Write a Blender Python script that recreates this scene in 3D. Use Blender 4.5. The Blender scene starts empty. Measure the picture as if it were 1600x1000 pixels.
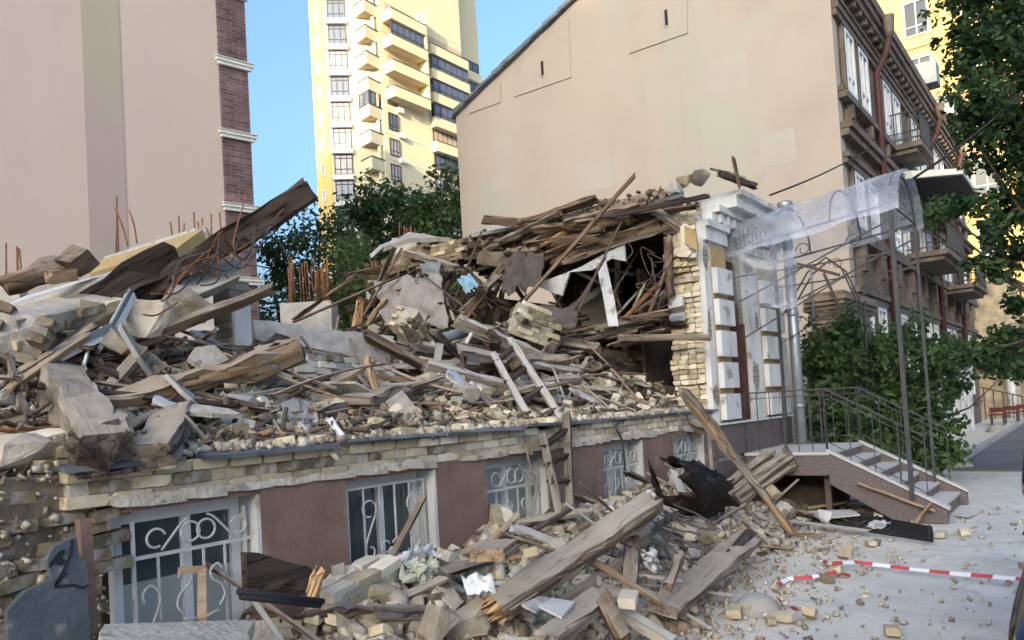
import bpy, bmesh, math, random
import numpy as np
from mathutils import Vector, Matrix, Quaternion, noise as mnoise
random.seed(11); RNG = np.random.default_rng(11)
R = math.radians
sc = bpy.context.scene
C = sc.collection

# ---------------------------------------------------------------- camera
# World axes: X runs along the street front, Y goes into the plots, Z up.
EYE = Vector((0.0, 0.0, 1.85))
FPX, CX, CY = 1170.0, 800.0, 600.0          # focal length / principal point in 1600x1000 photo pixels
YAW, PITCH, ROLL = R(38.0), R(2.0), R(3.35)
fw = Vector((math.cos(PITCH)*math.cos(YAW), math.cos(PITCH)*math.sin(YAW), math.sin(PITCH)))
r0 = fw.cross(Vector((0, 0, 1))).normalized(); u0 = r0.cross(fw)
rt = r0*math.cos(ROLL) - u0*math.sin(ROLL)
up = u0*math.cos(ROLL) + r0*math.sin(ROLL)
cd = bpy.data.cameras.new('camera'); cam = bpy.data.objects.new('camera', cd); C.objects.link(cam)
mw = Matrix(((rt.x, up.x, -fw.x), (rt.y, up.y, -fw.y), (rt.z, up.z, -fw.z))).to_4x4()
mw.translation = EYE; cam.matrix_world = mw
cd.sensor_fit = 'HORIZONTAL'; cd.sensor_width = 36.0; cd.lens = 36.0*FPX/1600.0
cd.shift_y = (CY-500.0)/1600.0; cd.shift_x = 0.0
cd.clip_start = 0.05; cd.clip_end = 2000.0
sc.camera = cam

# ---------------------------------------------------------------- sky and sun
SUN_EL, SUN_AZ = R(12.0), R(15.0)            # light travels along +X, 15 deg towards +Y
w = bpy.data.worlds.new('World'); sc.world = w; w.use_nodes = True
nt = w.node_tree; nt.nodes.clear()
sky = nt.nodes.new('ShaderNodeTexSky'); sky.sky_type = 'NISHITA'; sky.sun_disc = False
sky.sun_elevation = SUN_EL; sky.sun_rotation = math.atan2(-math.cos(SUN_AZ), -math.sin(SUN_AZ)) % (2*math.pi)
sky.air_density = 1.0; sky.dust_density = 10.0; sky.ozone_density = 3.7; sky.altitude = 0
bg = nt.nodes.new('ShaderNodeBackground'); bg.inputs[1].default_value = 0.15
wo = nt.nodes.new('ShaderNodeOutputWorld')
nt.links.new(sky.outputs[0], bg.inputs[0]); nt.links.new(bg.outputs[0], wo.inputs[0])
sl = bpy.data.lights.new('sun', 'SUN'); sl.energy = 2.0; sl.angle = R(0.5); sl.color = (1.0, 0.80, 0.50)
sun = bpy.data.objects.new('sun', sl); C.objects.link(sun)
d = Vector((math.cos(SUN_AZ)*math.cos(SUN_EL), math.sin(SUN_AZ)*math.cos(SUN_EL), -math.sin(SUN_EL)))
sun.rotation_euler = d.to_track_quat('-Z', 'Y').to_euler(); sun.location = (-30, -10, 60)
sc.view_settings.view_transform = 'Standard'; sc.view_settings.look = 'None'
sc.view_settings.gamma = 1.0; sc.view_settings.use_curve_mapping = False
sc.view_settings.exposure = 2.28
sc.render.engine = 'CYCLES'
sc.cycles.use_denoising = True
sc.cycles.max_bounces = 6; sc.cycles.transparent_max_bounces = 12

# ---------------------------------------------------------------- surveying helpers (photo ray -> real place)
def ray(px, py):
    return (fw + rt*((px-CX)/FPX) - up*((py-CY)/FPX))
def AY(px, py, Y): r = ray(px, py); return EYE + r*((Y-EYE.y)/r.y)
def AX(px, py, X): r = ray(px, py); return EYE + r*((X-EYE.x)/r.x)
def AZ(px, py, z): r = ray(px, py); return EYE + r*((z-EYE.z)/r.z)
def AD(px, py, dep): return EYE + ray(px, py)*dep
def V(*a): return Vector(a)

# ---------------------------------------------------------------- mesh builder
class MB:
    def __init__(s): s.v = []; s.f = []; s.m = []
    def add(s, vs, fs, mi=0):
        b = len(s.v); s.v += [tuple(x) for x in vs]
        for f in fs: s.f.append(tuple(i+b for i in f)); s.m.append(mi)
        return s
    def box(s, x0, x1, y0, y1, z0, z1, mi=0):
        return s.add([(x0,y0,z0),(x1,y0,z0),(x1,y1,z0),(x0,y1,z0),(x0,y0,z1),(x1,y0,z1),(x1,y1,z1),(x0,y1,z1)],
              [(0,3,2,1),(4,5,6,7),(0,1,5,4),(1,2,6,5),(2,3,7,6),(3,0,4,7)], mi)
    def bar(s, a, b, w, h=None, mi=0, upv=(0,0,1)):
        a = Vector(a); b = Vector(b); h = h or w
        x = (b-a).normalized(); z = Vector(upv)
        if abs(x.dot(z)) > .97: z = Vector((1,0,0))
        y = z.cross(x).normalized(); z = x.cross(y)
        vs = []
        for p in (a, b):
            for (i, j) in ((-1,-1),(1,-1),(1,1),(-1,1)): vs.append(p + y*(i*w/2) + z*(j*h/2))
        return s.add(vs, [(0,3,2,1),(4,5,6,7),(0,1,5,4),(1,2,6,5),(2,3,7,6),(3,0,4,7)], mi)
    def tube(s, pts, r, n=6, mi=0, caps=True):
        pts = [Vector(p) for p in pts]; b = len(s.v); prev = None
        rs = r if isinstance(r, (list, tuple)) else [r]*len(pts)
        for k, p in enumerate(pts):
            t = (pts[min(k+1, len(pts)-1)] - pts[max(k-1, 0)])
            if t.length < 1e-9: t = Vector((0,0,1))
            t.normalize()
            if prev is None:
                a = Vector((0,0,1)) if abs(t.z) < .9 else Vector((1,0,0))
            else: a = prev
            y = (a - t*a.dot(t))
            if y.length < 1e-6: y = t.orthogonal()
            y.normalize(); prev = y; z = t.cross(y)
            for i in range(n):
                an = 2*math.pi*i/n
                s.v.append(tuple(p + (y*math.cos(an) + z*math.sin(an))*rs[k]))
        for k in range(len(pts)-1):
            for i in range(n):
                j = (i+1) % n
                s.f.append((b+k*n+i, b+k*n+j, b+(k+1)*n+j, b+(k+1)*n+i)); s.m.append(mi)
        if caps:
            s.f.append(tuple(b+i for i in range(n))[::-1]); s.m.append(mi)
            s.f.append(tuple(b+(len(pts)-1)*n+i for i in range(n))); s.m.append(mi)
        return s
    def prism(s, poly, off, mi=0):
        """closed polygon (3D points) extruded along vector off"""
        n = len(poly); off = Vector(off); p = [Vector(q) for q in poly]
        fs = [tuple(range(n))[::-1], tuple(range(n, 2*n))]
        fs += [(i, (i+1) % n, n+(i+1) % n, n+i) for i in range(n)]
        return s.add(p + [q+off for q in p], fs, mi)
    def hull(s, pts, mi=0):
        bm = bmesh.new()
        for p in pts: bm.verts.new(p)
        r = bmesh.ops.convex_hull(bm, input=bm.verts)
        bmesh.ops.delete(bm, geom=[g for g in r['geom_interior'] if isinstance(g, bmesh.types.BMVert)], context='VERTS')
        bm.verts.ensure_lookup_table()
        for i, v in enumerate(bm.verts): v.index = i
        vs = [v.co.copy() for v in bm.verts]; fs = [tuple(v.index for v in f.verts) for f in bm.faces]
        bm.free(); return s.add(vs, fs, mi)
    def mesh(s, name, mats, smooth=False):
        me = bpy.data.meshes.new(name); me.from_pydata(s.v, [], s.f)
        ms = mats if isinstance(mats, (list, tuple)) else [mats]
        for m in ms: me.materials.append(m)
        if len(ms) > 1: me.polygons.foreach_set('material_index', s.m)
        if smooth: me.polygons.foreach_set('use_smooth', [True]*len(me.polygons))
        bm = bmesh.new(); bm.from_mesh(me); bmesh.ops.recalc_face_normals(bm, faces=bm.faces); bm.to_mesh(me); bm.free()
        me.update(); return me
def link(name, me, parent=None):
    o = bpy.data.objects.new(name, me); C.objects.link(o)
    if parent is not None:
        o.parent = parent; o.matrix_parent_inverse = world_of(parent).inverted()
    return o
_W = {}
def world_of(o):
    m = o.matrix_basis.copy()
    if o.parent is not None: m = world_of(o.parent) @ o.matrix_parent_inverse @ m
    return m
def obj(name, mb, mats, parent=None, smooth=False):
    return link(name, mb.mesh(name, mats, smooth), parent)
def tag(o, label=None, cat=None, group=None, kind=None):
    if label: o['label'] = label
    if cat: o['category'] = cat
    if group: o['group'] = group
    if kind or cat: o['kind'] = kind or 'thing'
    return o
def thing(name, label, cat, loc=(0,0,0), group=None, rz=0):
    o = bpy.data.objects.new(name, None); C.objects.link(o); o.location = loc; o.rotation_euler = (0,0,rz)
    o.empty_display_size = .2
    return tag(o, label, cat, group)
def inst(name, me, mat4, parent=None):
    o = bpy.data.objects.new(name, me); C.objects.link(o)
    if parent is not None:
        o.parent = parent; o.matrix_parent_inverse = world_of(parent).inverted()
    o.matrix_basis = mat4
    return o
def TRS(loc, rx=0, ry=0, rz=0, s=(1,1,1)):
    from mathutils import Euler
    return Matrix.Translation(loc) @ Euler((rx,ry,rz)).to_matrix().to_4x4() @ Matrix.Diagonal((*s, 1))
def fbm(x, y, z=0.0, oct=4):
    return mnoise.fractal(Vector((x, y, z)), 1.0, 2.0, oct)

# ---------------------------------------------------------------- materials
MATS = {}
def new_mat(name):
    m = bpy.data.materials.new(name); m.use_nodes = True; MATS[name] = m
    return m, m.node_tree, m.node_tree.nodes['Principled BSDF']
def nd(t, typ, **kw):
    n = t.nodes.new(typ)
    for k, v in kw.items():
        if k.startswith('i'): n.inputs[int(k[1:])].default_value = v
        else: setattr(n, k, v)
    return n
def ramp(t, cols, interp='LINEAR'):
    n = t.nodes.new('ShaderNodeValToRGB'); e = n.color_ramp; e.interpolation = interp
    pos = [c[0] for c in cols] if len(cols[0]) == 2 else [i/(len(cols)-1) for i in range(len(cols))]
    cc = [c[1] for c in cols] if len(cols[0]) == 2 else cols
    while len(e.elements) < len(cc): e.elements.new(.5)
    for i, c in enumerate(cc):
        e.elements[i].position = pos[i]; e.elements[i].color = (*c, 1)
    return n
def mixc(t, fac, a, b, typ='MIX'):
    n = t.nodes.new('ShaderNodeMix'); n.data_type = 'RGBA'; n.blend_type = typ
    for s, v in ((0, fac), (6, a), (7, b)):
        if hasattr(v, 'links'): t.links.new(v, n.inputs[s])
        else: n.inputs[s].default_value = v if s == 0 else ((*v, 1) if len(v) == 3 else v)
    return n.outputs[2]
def surf(name, cols, scale=3.0, rough=.85, bump=.2, bscale=None, stretch=(1,1,1), detail=8, metal=0, rnd=0.0,
         spots=None, coord='Object', bdist=.02, spec=.3, island=None, nrough=.6):
    """noise-ramp surface; rnd = per object brightness spread; spots=(scale, threshold, colour); island=list of colours per loose piece"""
    m, t, p = new_mat(name)
    tc = nd(t, 'ShaderNodeTexCoord'); mp = nd(t, 'ShaderNodeMapping'); mp.inputs[3].default_value = stretch
    oi = nd(t, 'ShaderNodeObjectInfo')
    t.links.new(tc.outputs[coord], mp.inputs[0])
    off = nd(t, 'ShaderNodeMath', operation='MULTIPLY', i1=37.0); t.links.new(oi.outputs['Random'], off.inputs[0])
    cmb = nd(t, 'ShaderNodeCombineXYZ')
    for k in range(3): t.links.new(off.outputs[0], cmb.inputs[k])
    t.links.new(cmb.outputs[0], mp.inputs[1])
    n1 = nd(t, 'ShaderNodeTexNoise'); n1.inputs['Scale'].default_value = scale; n1.inputs['Detail'].default_value = detail; n1.inputs['Roughness'].default_value = nrough
    t.links.new(mp.outputs[0], n1.inputs['Vector'])
    mr = nd(t, 'ShaderNodeMapRange', i1=.28, i2=.72); t.links.new(n1.outputs['Fac'], mr.inputs[0])
    rp = ramp(t, cols); t.links.new(mr.outputs[0], rp.inputs[0]); col = rp.outputs[0]
    if island:
        g = nd(t, 'ShaderNodeNewGeometry'); ri = ramp(t, island, 'CONSTANT' if len(island[0]) == 2 else 'LINEAR')
        t.links.new(g.outputs['Random Per Island'], ri.inputs[0])
        col = mixc(t, .75, col, ri.outputs[0])
    if spots:
        n3 = nd(t, 'ShaderNodeTexNoise'); n3.inputs['Scale'].default_value = spots[0]; n3.inputs['Detail'].default_value = 6
        t.links.new(tc.outputs[coord], n3.inputs['Vector'])
        m3 = nd(t, 'ShaderNodeMapRange', i1=spots[1], i2=spots[1]+.07); t.links.new(n3.outputs['Fac'], m3.inputs[0])
        col = mixc(t, m3.outputs[0], col, spots[2])
    if rnd:
        hs = nd(t, 'ShaderNodeHueSaturation'); m4 = nd(t, 'ShaderNodeMapRange', i3=1-rnd, i4=1+rnd)
        t.links.new(oi.outputs['Random'], m4.inputs[0]); t.links.new(m4.outputs[0], hs.inputs['Value'])
        t.links.new(col, hs.inputs['Color']); col = hs.outputs[0]
    t.links.new(col, p.inputs['Base Color'])
    p.inputs['Roughness'].default_value = rough; p.inputs['Metallic'].default_value = metal
    p.inputs['Specular IOR Level'].default_value = spec
    if bump:
        n2 = nd(t, 'ShaderNodeTexNoise'); n2.inputs['Scale'].default_value = bscale or scale*4; n2.inputs['Detail'].default_value = 8
        t.links.new(mp.outputs[0], n2.inputs['Vector'])
        b = nd(t, 'ShaderNodeBump'); b.inputs['Strength'].default_value = bump; b.inputs['Distance'].default_value = bdist
        t.links.new(n2.outputs['Fac'], b.inputs['Height']); t.links.new(b.outputs[0], p.inputs['Normal'])
    return m
def wood(name, cols, rough=.85, rnd=.25, bump=.5, dust=None):
    m = surf(name, cols, scale=1.0, rough=rough, bump=bump, bscale=2.2, stretch=(1.3, 13, 13), rnd=rnd, bdist=.016, spec=.2)
    t = m.node_tree
    p = t.nodes['Principled BSDF']; src = p.inputs['Base Color'].links[0].from_socket
    mpn = [q for q in t.nodes if q.type == 'MAPPING'][0]; nc = nd(t, 'ShaderNodeTexNoise'); nc.inputs['Scale'].default_value = .75; nc.inputs['Detail'].default_value = 3; nc.inputs['Roughness'].default_value = .4
    t.links.new(mpn.outputs[0], nc.inputs['Vector'])
    ab = nd(t, 'ShaderNodeMath', operation='SUBTRACT', i1=.5); t.links.new(nc.outputs['Fac'], ab.inputs[0]); a2 = nd(t, 'ShaderNodeMath', operation='ABSOLUTE'); t.links.new(ab.outputs[0], a2.inputs[0])
    mk = nd(t, 'ShaderNodeMapRange', i1=.004, i2=.022, i3=.22, i4=1.0); t.links.new(a2.outputs[0], mk.inputs[0])
    hv = nd(t, 'ShaderNodeHueSaturation'); t.links.new(src, hv.inputs['Color']); t.links.new(mk.outputs[0], hv.inputs['Value']); t.links.new(hv.outputs[0], p.inputs['Base Color'])
    if dust:
        p = t.nodes['Principled BSDF']; src = p.inputs['Base Color'].links[0].from_socket
        g = nd(t, 'ShaderNodeNewGeometry'); sx = nd(t, 'ShaderNodeSeparateXYZ'); t.links.new(g.outputs['Normal'], sx.inputs[0])
        tc = nd(t, 'ShaderNodeTexCoord'); n = nd(t, 'ShaderNodeTexNoise'); n.inputs['Scale'].default_value = 5; n.inputs['Detail'].default_value = 7
        t.links.new(tc.outputs['Object'], n.inputs['Vector'])
        ad = nd(t, 'ShaderNodeMath', operation='ADD'); t.links.new(sx.outputs[2], ad.inputs[0]); t.links.new(n.outputs['Fac'], ad.inputs[1])
        mr = nd(t, 'ShaderNodeMapRange', i1=.95, i2=1.6, i3=0, i4=.8); t.links.new(ad.outputs[0], mr.inputs[0])
        t.links.new(mixc(t, mr.outputs[0], src, dust), p.inputs['Base Color'])
    return m
DUST = (.41, .35, .27)
surf('asphalt_dusty', [(.36,.355,.33), (.53,.52,.475), (.63,.615,.56)], 1.3, .95, .7, 30, spots=(1.6, .58, (.64,.61,.54)), bdist=.02, nrough=.7)
surf('asphalt_dark', [(.10,.10,.10), (.17,.168,.165)], .8, .9, .3, 30)
def dusty_ground():
    m = MATS['asphalt_dusty']; t = m.node_tree; p = t.nodes['Principled BSDF']; src = p.inputs['Base Color'].links[0].from_socket
    tc = nd(t, 'ShaderNodeTexCoord'); sx = nd(t, 'ShaderNodeSeparateXYZ'); t.links.new(tc.outputs['Object'], sx.inputs[0])
    n = nd(t, 'ShaderNodeTexNoise'); n.inputs['Scale'].default_value = 1.4; n.inputs['Detail'].default_value = 8; n.inputs['Roughness'].default_value = .7; t.links.new(tc.outputs['Object'], n.inputs['Vector'])
    ml = nd(t, 'ShaderNodeMath', operation='MULTIPLY_ADD', i1=3.2); t.links.new(n.outputs['Fac'], ml.inputs[0]); t.links.new(sx.outputs[1], ml.inputs[2])
    f = nd(t, 'ShaderNodeMapRange', i1=2.7, i2=4.7, i4=.9); t.links.new(ml.outputs[0], f.inputs[0])
    col = mixc(t, f.outputs[0], src, (.60,.545,.45))
    wp = nd(t, 'ShaderNodeTexNoise'); wp.inputs['Scale'].default_value = .9; wp.inputs['Detail'].default_value = 5; t.links.new(tc.outputs['Object'], wp.inputs['Vector'])
    mx = nd(t, 'ShaderNodeVectorMath', operation='MULTIPLY_ADD'); mx.inputs[1].default_value = (1.3,1.3,0); t.links.new(wp.outputs['Color'], mx.inputs[0]); t.links.new(tc.outputs['Object'], mx.inputs[2])
    v = nd(t, 'ShaderNodeTexVoronoi', feature='DISTANCE_TO_EDGE'); v.inputs['Scale'].default_value = .42; t.links.new(mx.outputs[0], v.inputs['Vector'])
    c = nd(t, 'ShaderNodeMapRange', i1=.004, i2=.014, i3=.14, i4=0.0); t.links.new(v.outputs['Distance'], c.inputs[0])
    t.links.new(mixc(t, c.outputs[0], col, (.10,.095,.085)), p.inputs['Base Color'])
dusty_ground()
surf('earth', [(.10,.075,.05), (.20,.16,.115), (.30,.255,.20)], 4, .95, .8, 14, bdist=.04)
surf('pink_render', [(.53,.425,.35), (.57,.455,.38)], .5, .9, .12, 9, spots=(.35, .62, (.50,.415,.355)))
surf('mauve_render', [(.39,.31,.275), (.42,.335,.295)], .5, .9, .1, 9, spots=(.18, .5, (.42,.355,.27)))
surf('white_trim', [(.62,.64,.56), (.72,.73,.66)], 2, .7, .08)
surf('gable_render', [(.39,.34,.285), (.44,.378,.315), (.46,.40,.335)], .45, .92, .12, 8, spots=(.30, .55, (.42,.395,.33)))
def streaks(name, col, amt, sx=(2.2,2.2,.10), thr=(.5,.78)):
    m = MATS[name]; t = m.node_tree; p = t.nodes['Principled BSDF']; src = p.inputs['Base Color'].links[0].from_socket
    tc = nd(t, 'ShaderNodeTexCoord'); mp = nd(t, 'ShaderNodeMapping'); mp.inputs[3].default_value = sx; t.links.new(tc.outputs['Object'], mp.inputs[0])
    n = nd(t, 'ShaderNodeTexNoise'); n.inputs['Scale'].default_value = 1.0; n.inputs['Detail'].default_value = 9; n.inputs['Roughness'].default_value = .65; t.links.new(mp.outputs[0], n.inputs['Vector'])
    n2 = nd(t, 'ShaderNodeTexNoise'); n2.inputs['Scale'].default_value = .28; n2.inputs['Detail'].default_value = 3; t.links.new(tc.outputs['Object'], n2.inputs['Vector'])
    a = nd(t, 'ShaderNodeMapRange', i1=thr[0], i2=thr[1]); t.links.new(n.outputs['Fac'], a.inputs[0]); b = nd(t, 'ShaderNodeMapRange', i1=.40, i2=.66, i4=amt); t.links.new(n2.outputs['Fac'], b.inputs[0])
    mu = nd(t, 'ShaderNodeMath', operation='MULTIPLY'); t.links.new(a.outputs[0], mu.inputs[0]); t.links.new(b.outputs[0], mu.inputs[1])
    t.links.new(mixc(t, mu.outputs[0], src, col), p.inputs['Base Color'])
streaks('gable_render', (.36,.325,.265), .5); streaks('pink_render', (.50,.40,.345), .6); streaks('mauve_render', (.39,.30,.26), .5)
surf('gable_patch', [(.42,.385,.33), (.46,.42,.36)], .8, .92, .2, 9); streaks('gable_patch', (.36,.325,.265), .5)
surf('roof_tin', [(.12,.14,.16), (.24,.26,.28)], 3, .5, .1, metal=.4)
surf('tower_cream', [(.66,.58,.37), (.72,.64,.42)], .15, .85, .03)
surf('tower_yellow', [(.70,.49,.16), (.74,.53,.18)], .15, .85, .03)
surf('tower_white', [(.74,.73,.68), (.78,.77,.72)], .15, .85, .03)
surf('tower_soffit', [(.45,.36,.26), (.5,.4,.29)], .3, .9, .03)
surf('golden_render', [(.62,.42,.16), (.68,.47,.19)], .2, .9, .05)
surf('white_frame', [(.66,.68,.68), (.74,.75,.75)], 3, .5, .05)
surf('dark_frame', [(.06,.05,.05), (.1,.08,.08)], 3, .5, .05)
surf('brown_stucco', [(.155,.095,.073), (.20,.128,.10), (.24,.16,.13)], 2.2, .95, .6, 34, spots=(3.2, .60, (.26,.19,.155)), bdist=.012)
surf('white_plaster', [(.40,.39,.37), (.58,.58,.57), (.66,.67,.67)], 2.6, .9, .35, 14, spots=(3.4, .60, (.33,.29,.235)), stretch=(1,1,.45))
surf('plaster_cream', [(.33,.285,.22), (.48,.425,.34), (.57,.52,.43)], 6, .95, .8, 24, spots=(7, .6, (.30,.26,.21)), bdist=.03)
surf('ochre_groove', [(.30,.22,.10), (.42,.32,.16)], 5, .9, .3)
surf('mortar', [(.24,.21,.17), (.38,.345,.29), (.48,.445,.385)], 5, .95, .8, 22, bdist=.03)
surf('brick_yellow', [(.31,.24,.135), (.45,.37,.235), (.56,.485,.335)], 7, .95, .6, 28, rnd=.28, spots=(6, .60, (.42,.385,.33)), bdist=.012)
surf('brick_pale', [(.46,.395,.27), (.59,.52,.39), (.69,.625,.49)], 6, .95, .5, 26, rnd=.25, spots=(5, .64, (.50,.47,.42)), bdist=.012)
surf('brick_dirty', [(.10,.075,.045), (.205,.16,.098), (.31,.255,.165)], 6, .95, .7, 24, rnd=.3, spots=(5, .58, (.33,.30,.25)), bdist=.012)
surf('brick_tan', [(.20,.155,.115), (.30,.24,.185)], 6, .95, .5, 20, rnd=.3, bdist=.012)
surf('stone', [(.24,.195,.14), (.39,.33,.25), (.53,.47,.375)], 4, .95, .7, 14, rnd=.25, bdist=.03)
surf('concrete', [(.25,.235,.21), (.36,.34,.305), (.45,.43,.39)], 2.5, .92, .5, 18, rnd=.15, spots=(3, .62, (.26,.24,.21)))
surf('slab_white', [(.44,.44,.43), (.60,.61,.61)], 4, .9, .4, 16, spots=(5, .56, (.32,.28,.225)))
surf('slate', [(.055,.06,.07), (.12,.125,.14), (.17,.175,.185)], 3, .7, .3, 16, rnd=.2)
surf('granite', [(.075,.058,.055), (.13,.105,.10), (.17,.14,.135)], 40, .55, .1, 60, detail=3)
surf('tread_stone', [(.42,.40,.385), (.52,.50,.48)], 3, .8, .1, 20, spots=(5, .66, (.34,.31,.28)))
surf('zinc', [(.26,.29,.31), (.38,.41,.43)], 3, .42, .1, metal=.7)
surf('iron', [(.045,.045,.05), (.085,.085,.09)], 6, .6, .1, metal=.3)
surf('iron_brown', [(.075,.05,.045), (.12,.085,.075)], 6, .7, .15)
surf('rust', [(.11,.045,.022), (.22,.095,.045), (.30,.15,.08)], 8, .9, .3, metal=.1)
surf('burnt_metal', [(.006,.005,.005), (.014,.010,.009), (.045,.022,.018)], 4, .5, .5, 9, metal=.3, bdist=.03)
surf('grille_paint', [(.44,.43,.40), (.56,.55,.52)], 9, .6, .15, spots=(16, .66, (.30,.17,.09)))
surf('frosted', [(.28,.325,.31), (.38,.42,.40)], 1.2, .45, .02, spec=.5)
surf('dust_rubble_gap_shade', [(.06,.045,.03), (.17,.135,.095), (.34,.295,.225)], 6, .95, 1.0, 22, bdist=.05)  # brown dust, its colour darkened so gaps between debris read as shaded
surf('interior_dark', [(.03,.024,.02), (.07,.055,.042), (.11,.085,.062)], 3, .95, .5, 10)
surf('interior_green', [(.16,.14,.085), (.22,.20,.12)], 2, .95, .3)
surf('cloth_grey', [(.20,.18,.165), (.31,.285,.265)], 5, .95, .3, 12)
surf('cloth_blue', [(.16,.30,.42), (.24,.40,.52)], 5, .9, .2)
surf('cloth_dark', [(.06,.05,.045), (.12,.10,.09)], 5, .95, .4)
surf('rubber', [(.012,.012,.013), (.02,.02,.021)], 5, .6, .1)
surf('tape_white', [(.70,.70,.71), (.78,.78,.79)], 5, .5, 0)
surf('tape_red', [(.42,.05,.055), (.52,.08,.08)], 5, .5, 0)
surf('bench_red', [(.09,.015,.015), (.13,.022,.022)], 5, .5, 0)
surf('foam', [(.46,.46,.34), (.58,.58,.44)], 14, .95, 1.0, 40, bdist=.03)
surf('panel_bluegrey', [(.065,.078,.09), (.105,.12,.133)], 5, .8, .5, 24, spots=(6, .62, (.20,.19,.17)))
surf('graffiti_black', [(.012,.012,.02), (.02,.02,.03)], 4, .7, .1)
surf('pipe_grey', [(.14,.16,.175), (.2,.225,.24)], 3, .5, .05)
surf('downpipe_red', [(.07,.03,.025), (.11,.048,.04)], 4, .6, .1)
surf('facade_brick', [(.12,.08,.055), (.18,.13,.092), (.22,.165,.12)], 2.5, .95, .5, 24)
surf('facade_trim', [(.085,.068,.053), (.15,.122,.096), (.215,.18,.145)], 3, .95, .5, 14)
surf('cream_wall', [(.42,.37,.27), (.50,.45,.34)], .8, .9, .2, 10)
surf('door_cream', [(.48,.43,.34), (.58,.53,.44)], 2, .7, .1)
surf('bush_soil', [(.03,.03,.02), (.06,.05,.035)], 3, .95, .4)
wood('wood_grey', [(.065,.047,.033), (.18,.145,.11), (.34,.295,.24)], dust=DUST)
wood('wood_pale', [(.27,.235,.19), (.38,.34,.285), (.47,.43,.37)], dust=(.46,.44,.40))
wood('wood_dark', [(.022,.016,.013), (.055,.04,.032), (.10,.078,.062)], rnd=.3)
wood('wood_brown', [(.055,.034,.021), (.13,.085,.055), (.23,.165,.115)], dust=DUST)
wood('wood_fresh', [(.30,.16,.068), (.46,.275,.13), (.58,.38,.21)], rnd=.2, bump=.9)
wood('wood_orange', [(.19,.115,.06), (.31,.205,.12), (.41,.29,.185)], rnd=.25, dust=DUST)
def brick_mat(name, c1, c2, mo, scale=1.0, bw=.25, rh=.075):
    m, t, p = new_mat(name)
    tc = nd(t, 'ShaderNodeTexCoord'); mp = nd(t, 'ShaderNodeMapping'); t.links.new(tc.outputs['Object'], mp.inputs[0])
    sp = nd(t, 'ShaderNodeSeparateXYZ'); t.links.new(mp.outputs[0], sp.inputs[0])
    ad = nd(t, 'ShaderNodeMath', operation='ADD'); t.links.new(sp.outputs[0], ad.inputs[0]); t.links.new(sp.outputs[1], ad.inputs[1])
    cb = nd(t, 'ShaderNodeCombineXYZ'); t.links.new(ad.outputs[0], cb.inputs[0]); t.links.new(sp.outputs[2], cb.inputs[1])
    b = nd(t, 'ShaderNodeTexBrick'); b.inputs['Scale'].default_value = scale; b.inputs['Brick Width'].default_value = bw; b.inputs['Row Height'].default_value = rh
    b.inputs['Mortar Size'].default_value = .007; b.inputs['Color1'].default_value = (*c1, 1); b.inputs['Color2'].default_value = (*c2, 1); b.inputs['Mortar'].default_value = (*mo, 1)
    t.links.new(cb.outputs[0], b.inputs['Vector'])
    n = nd(t, 'ShaderNodeTexNoise'); n.inputs['Scale'].default_value = 2.0; n.inputs['Detail'].default_value = 6; t.links.new(tc.outputs['Object'], n.inputs['Vector'])
    mr = nd(t, 'ShaderNodeMapRange', i1=.3, i2=.7, i3=.6, i4=1.25); t.links.new(n.outputs['Fac'], mr.inputs[0])
    hs = nd(t, 'ShaderNodeHueSaturation'); t.links.new(b.outputs['Color'], hs.inputs['Color']); t.links.new(mr.outputs[0], hs.inputs['Value'])
    t.links.new(hs.outputs[0], p.inputs['Base Color']); p.inputs['Roughness'].default_value = .9
    bu = nd(t, 'ShaderNodeBump'); bu.inputs['Strength'].default_value = .5; bu.inputs['Distance'].default_value = .01
    t.links.new(b.outputs['Fac'], bu.inputs['Height']); bu.invert = True; t.links.new(bu.outputs[0], p.inputs['Normal'])
    return m
brick_mat('brick_red_far', (.10,.052,.050), (.19,.115,.105), (.20,.17,.165), 1.0, .26, .08)
brick_mat('brick_cream_far', (.42,.34,.22), (.50,.42,.28), (.34,.28,.19), 1.0, .3, .1)
brick_mat('brick_facade', (.14,.095,.066), (.22,.16,.115), (.10,.075,.055), 1.0, .27, .085)
brick_mat('brick_old_grey', (.25,.22,.17), (.36,.32,.25), (.15,.13,.10), 1.0, .25, .075)
def glass_mat(name, col, rough=.06):
    m, t, p = new_mat(name); p.inputs['Base Color'].default_value = (*col, 1); p.inputs['Roughness'].default_value = rough
    p.inputs['Specular IOR Level'].default_value = .8
    tc = nd(t, 'ShaderNodeTexCoord'); n = nd(t, 'ShaderNodeTexNoise'); n.inputs['Scale'].default_value = 1.2; t.links.new(tc.outputs['Object'], n.inputs['Vector'])
    b = nd(t, 'ShaderNodeBump'); b.inputs['Strength'].default_value = .04; t.links.new(n.outputs['Fac'], b.inputs['Height']); t.links.new(b.outputs[0], p.inputs['Normal'])
    return m
glass_mat('glass_dark', (.012,.018,.022)); glass_mat('glass_basement', (.055,.075,.08), .1); glass_mat('glass_tower', (.10,.13,.18), .12)
surf('glass_curtain', [(.34,.33,.34), (.55,.52,.48)], .35, .25, 0, spec=.6, detail=1)
glass_mat('car_paint', (.006,.006,.008), .12)
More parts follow.
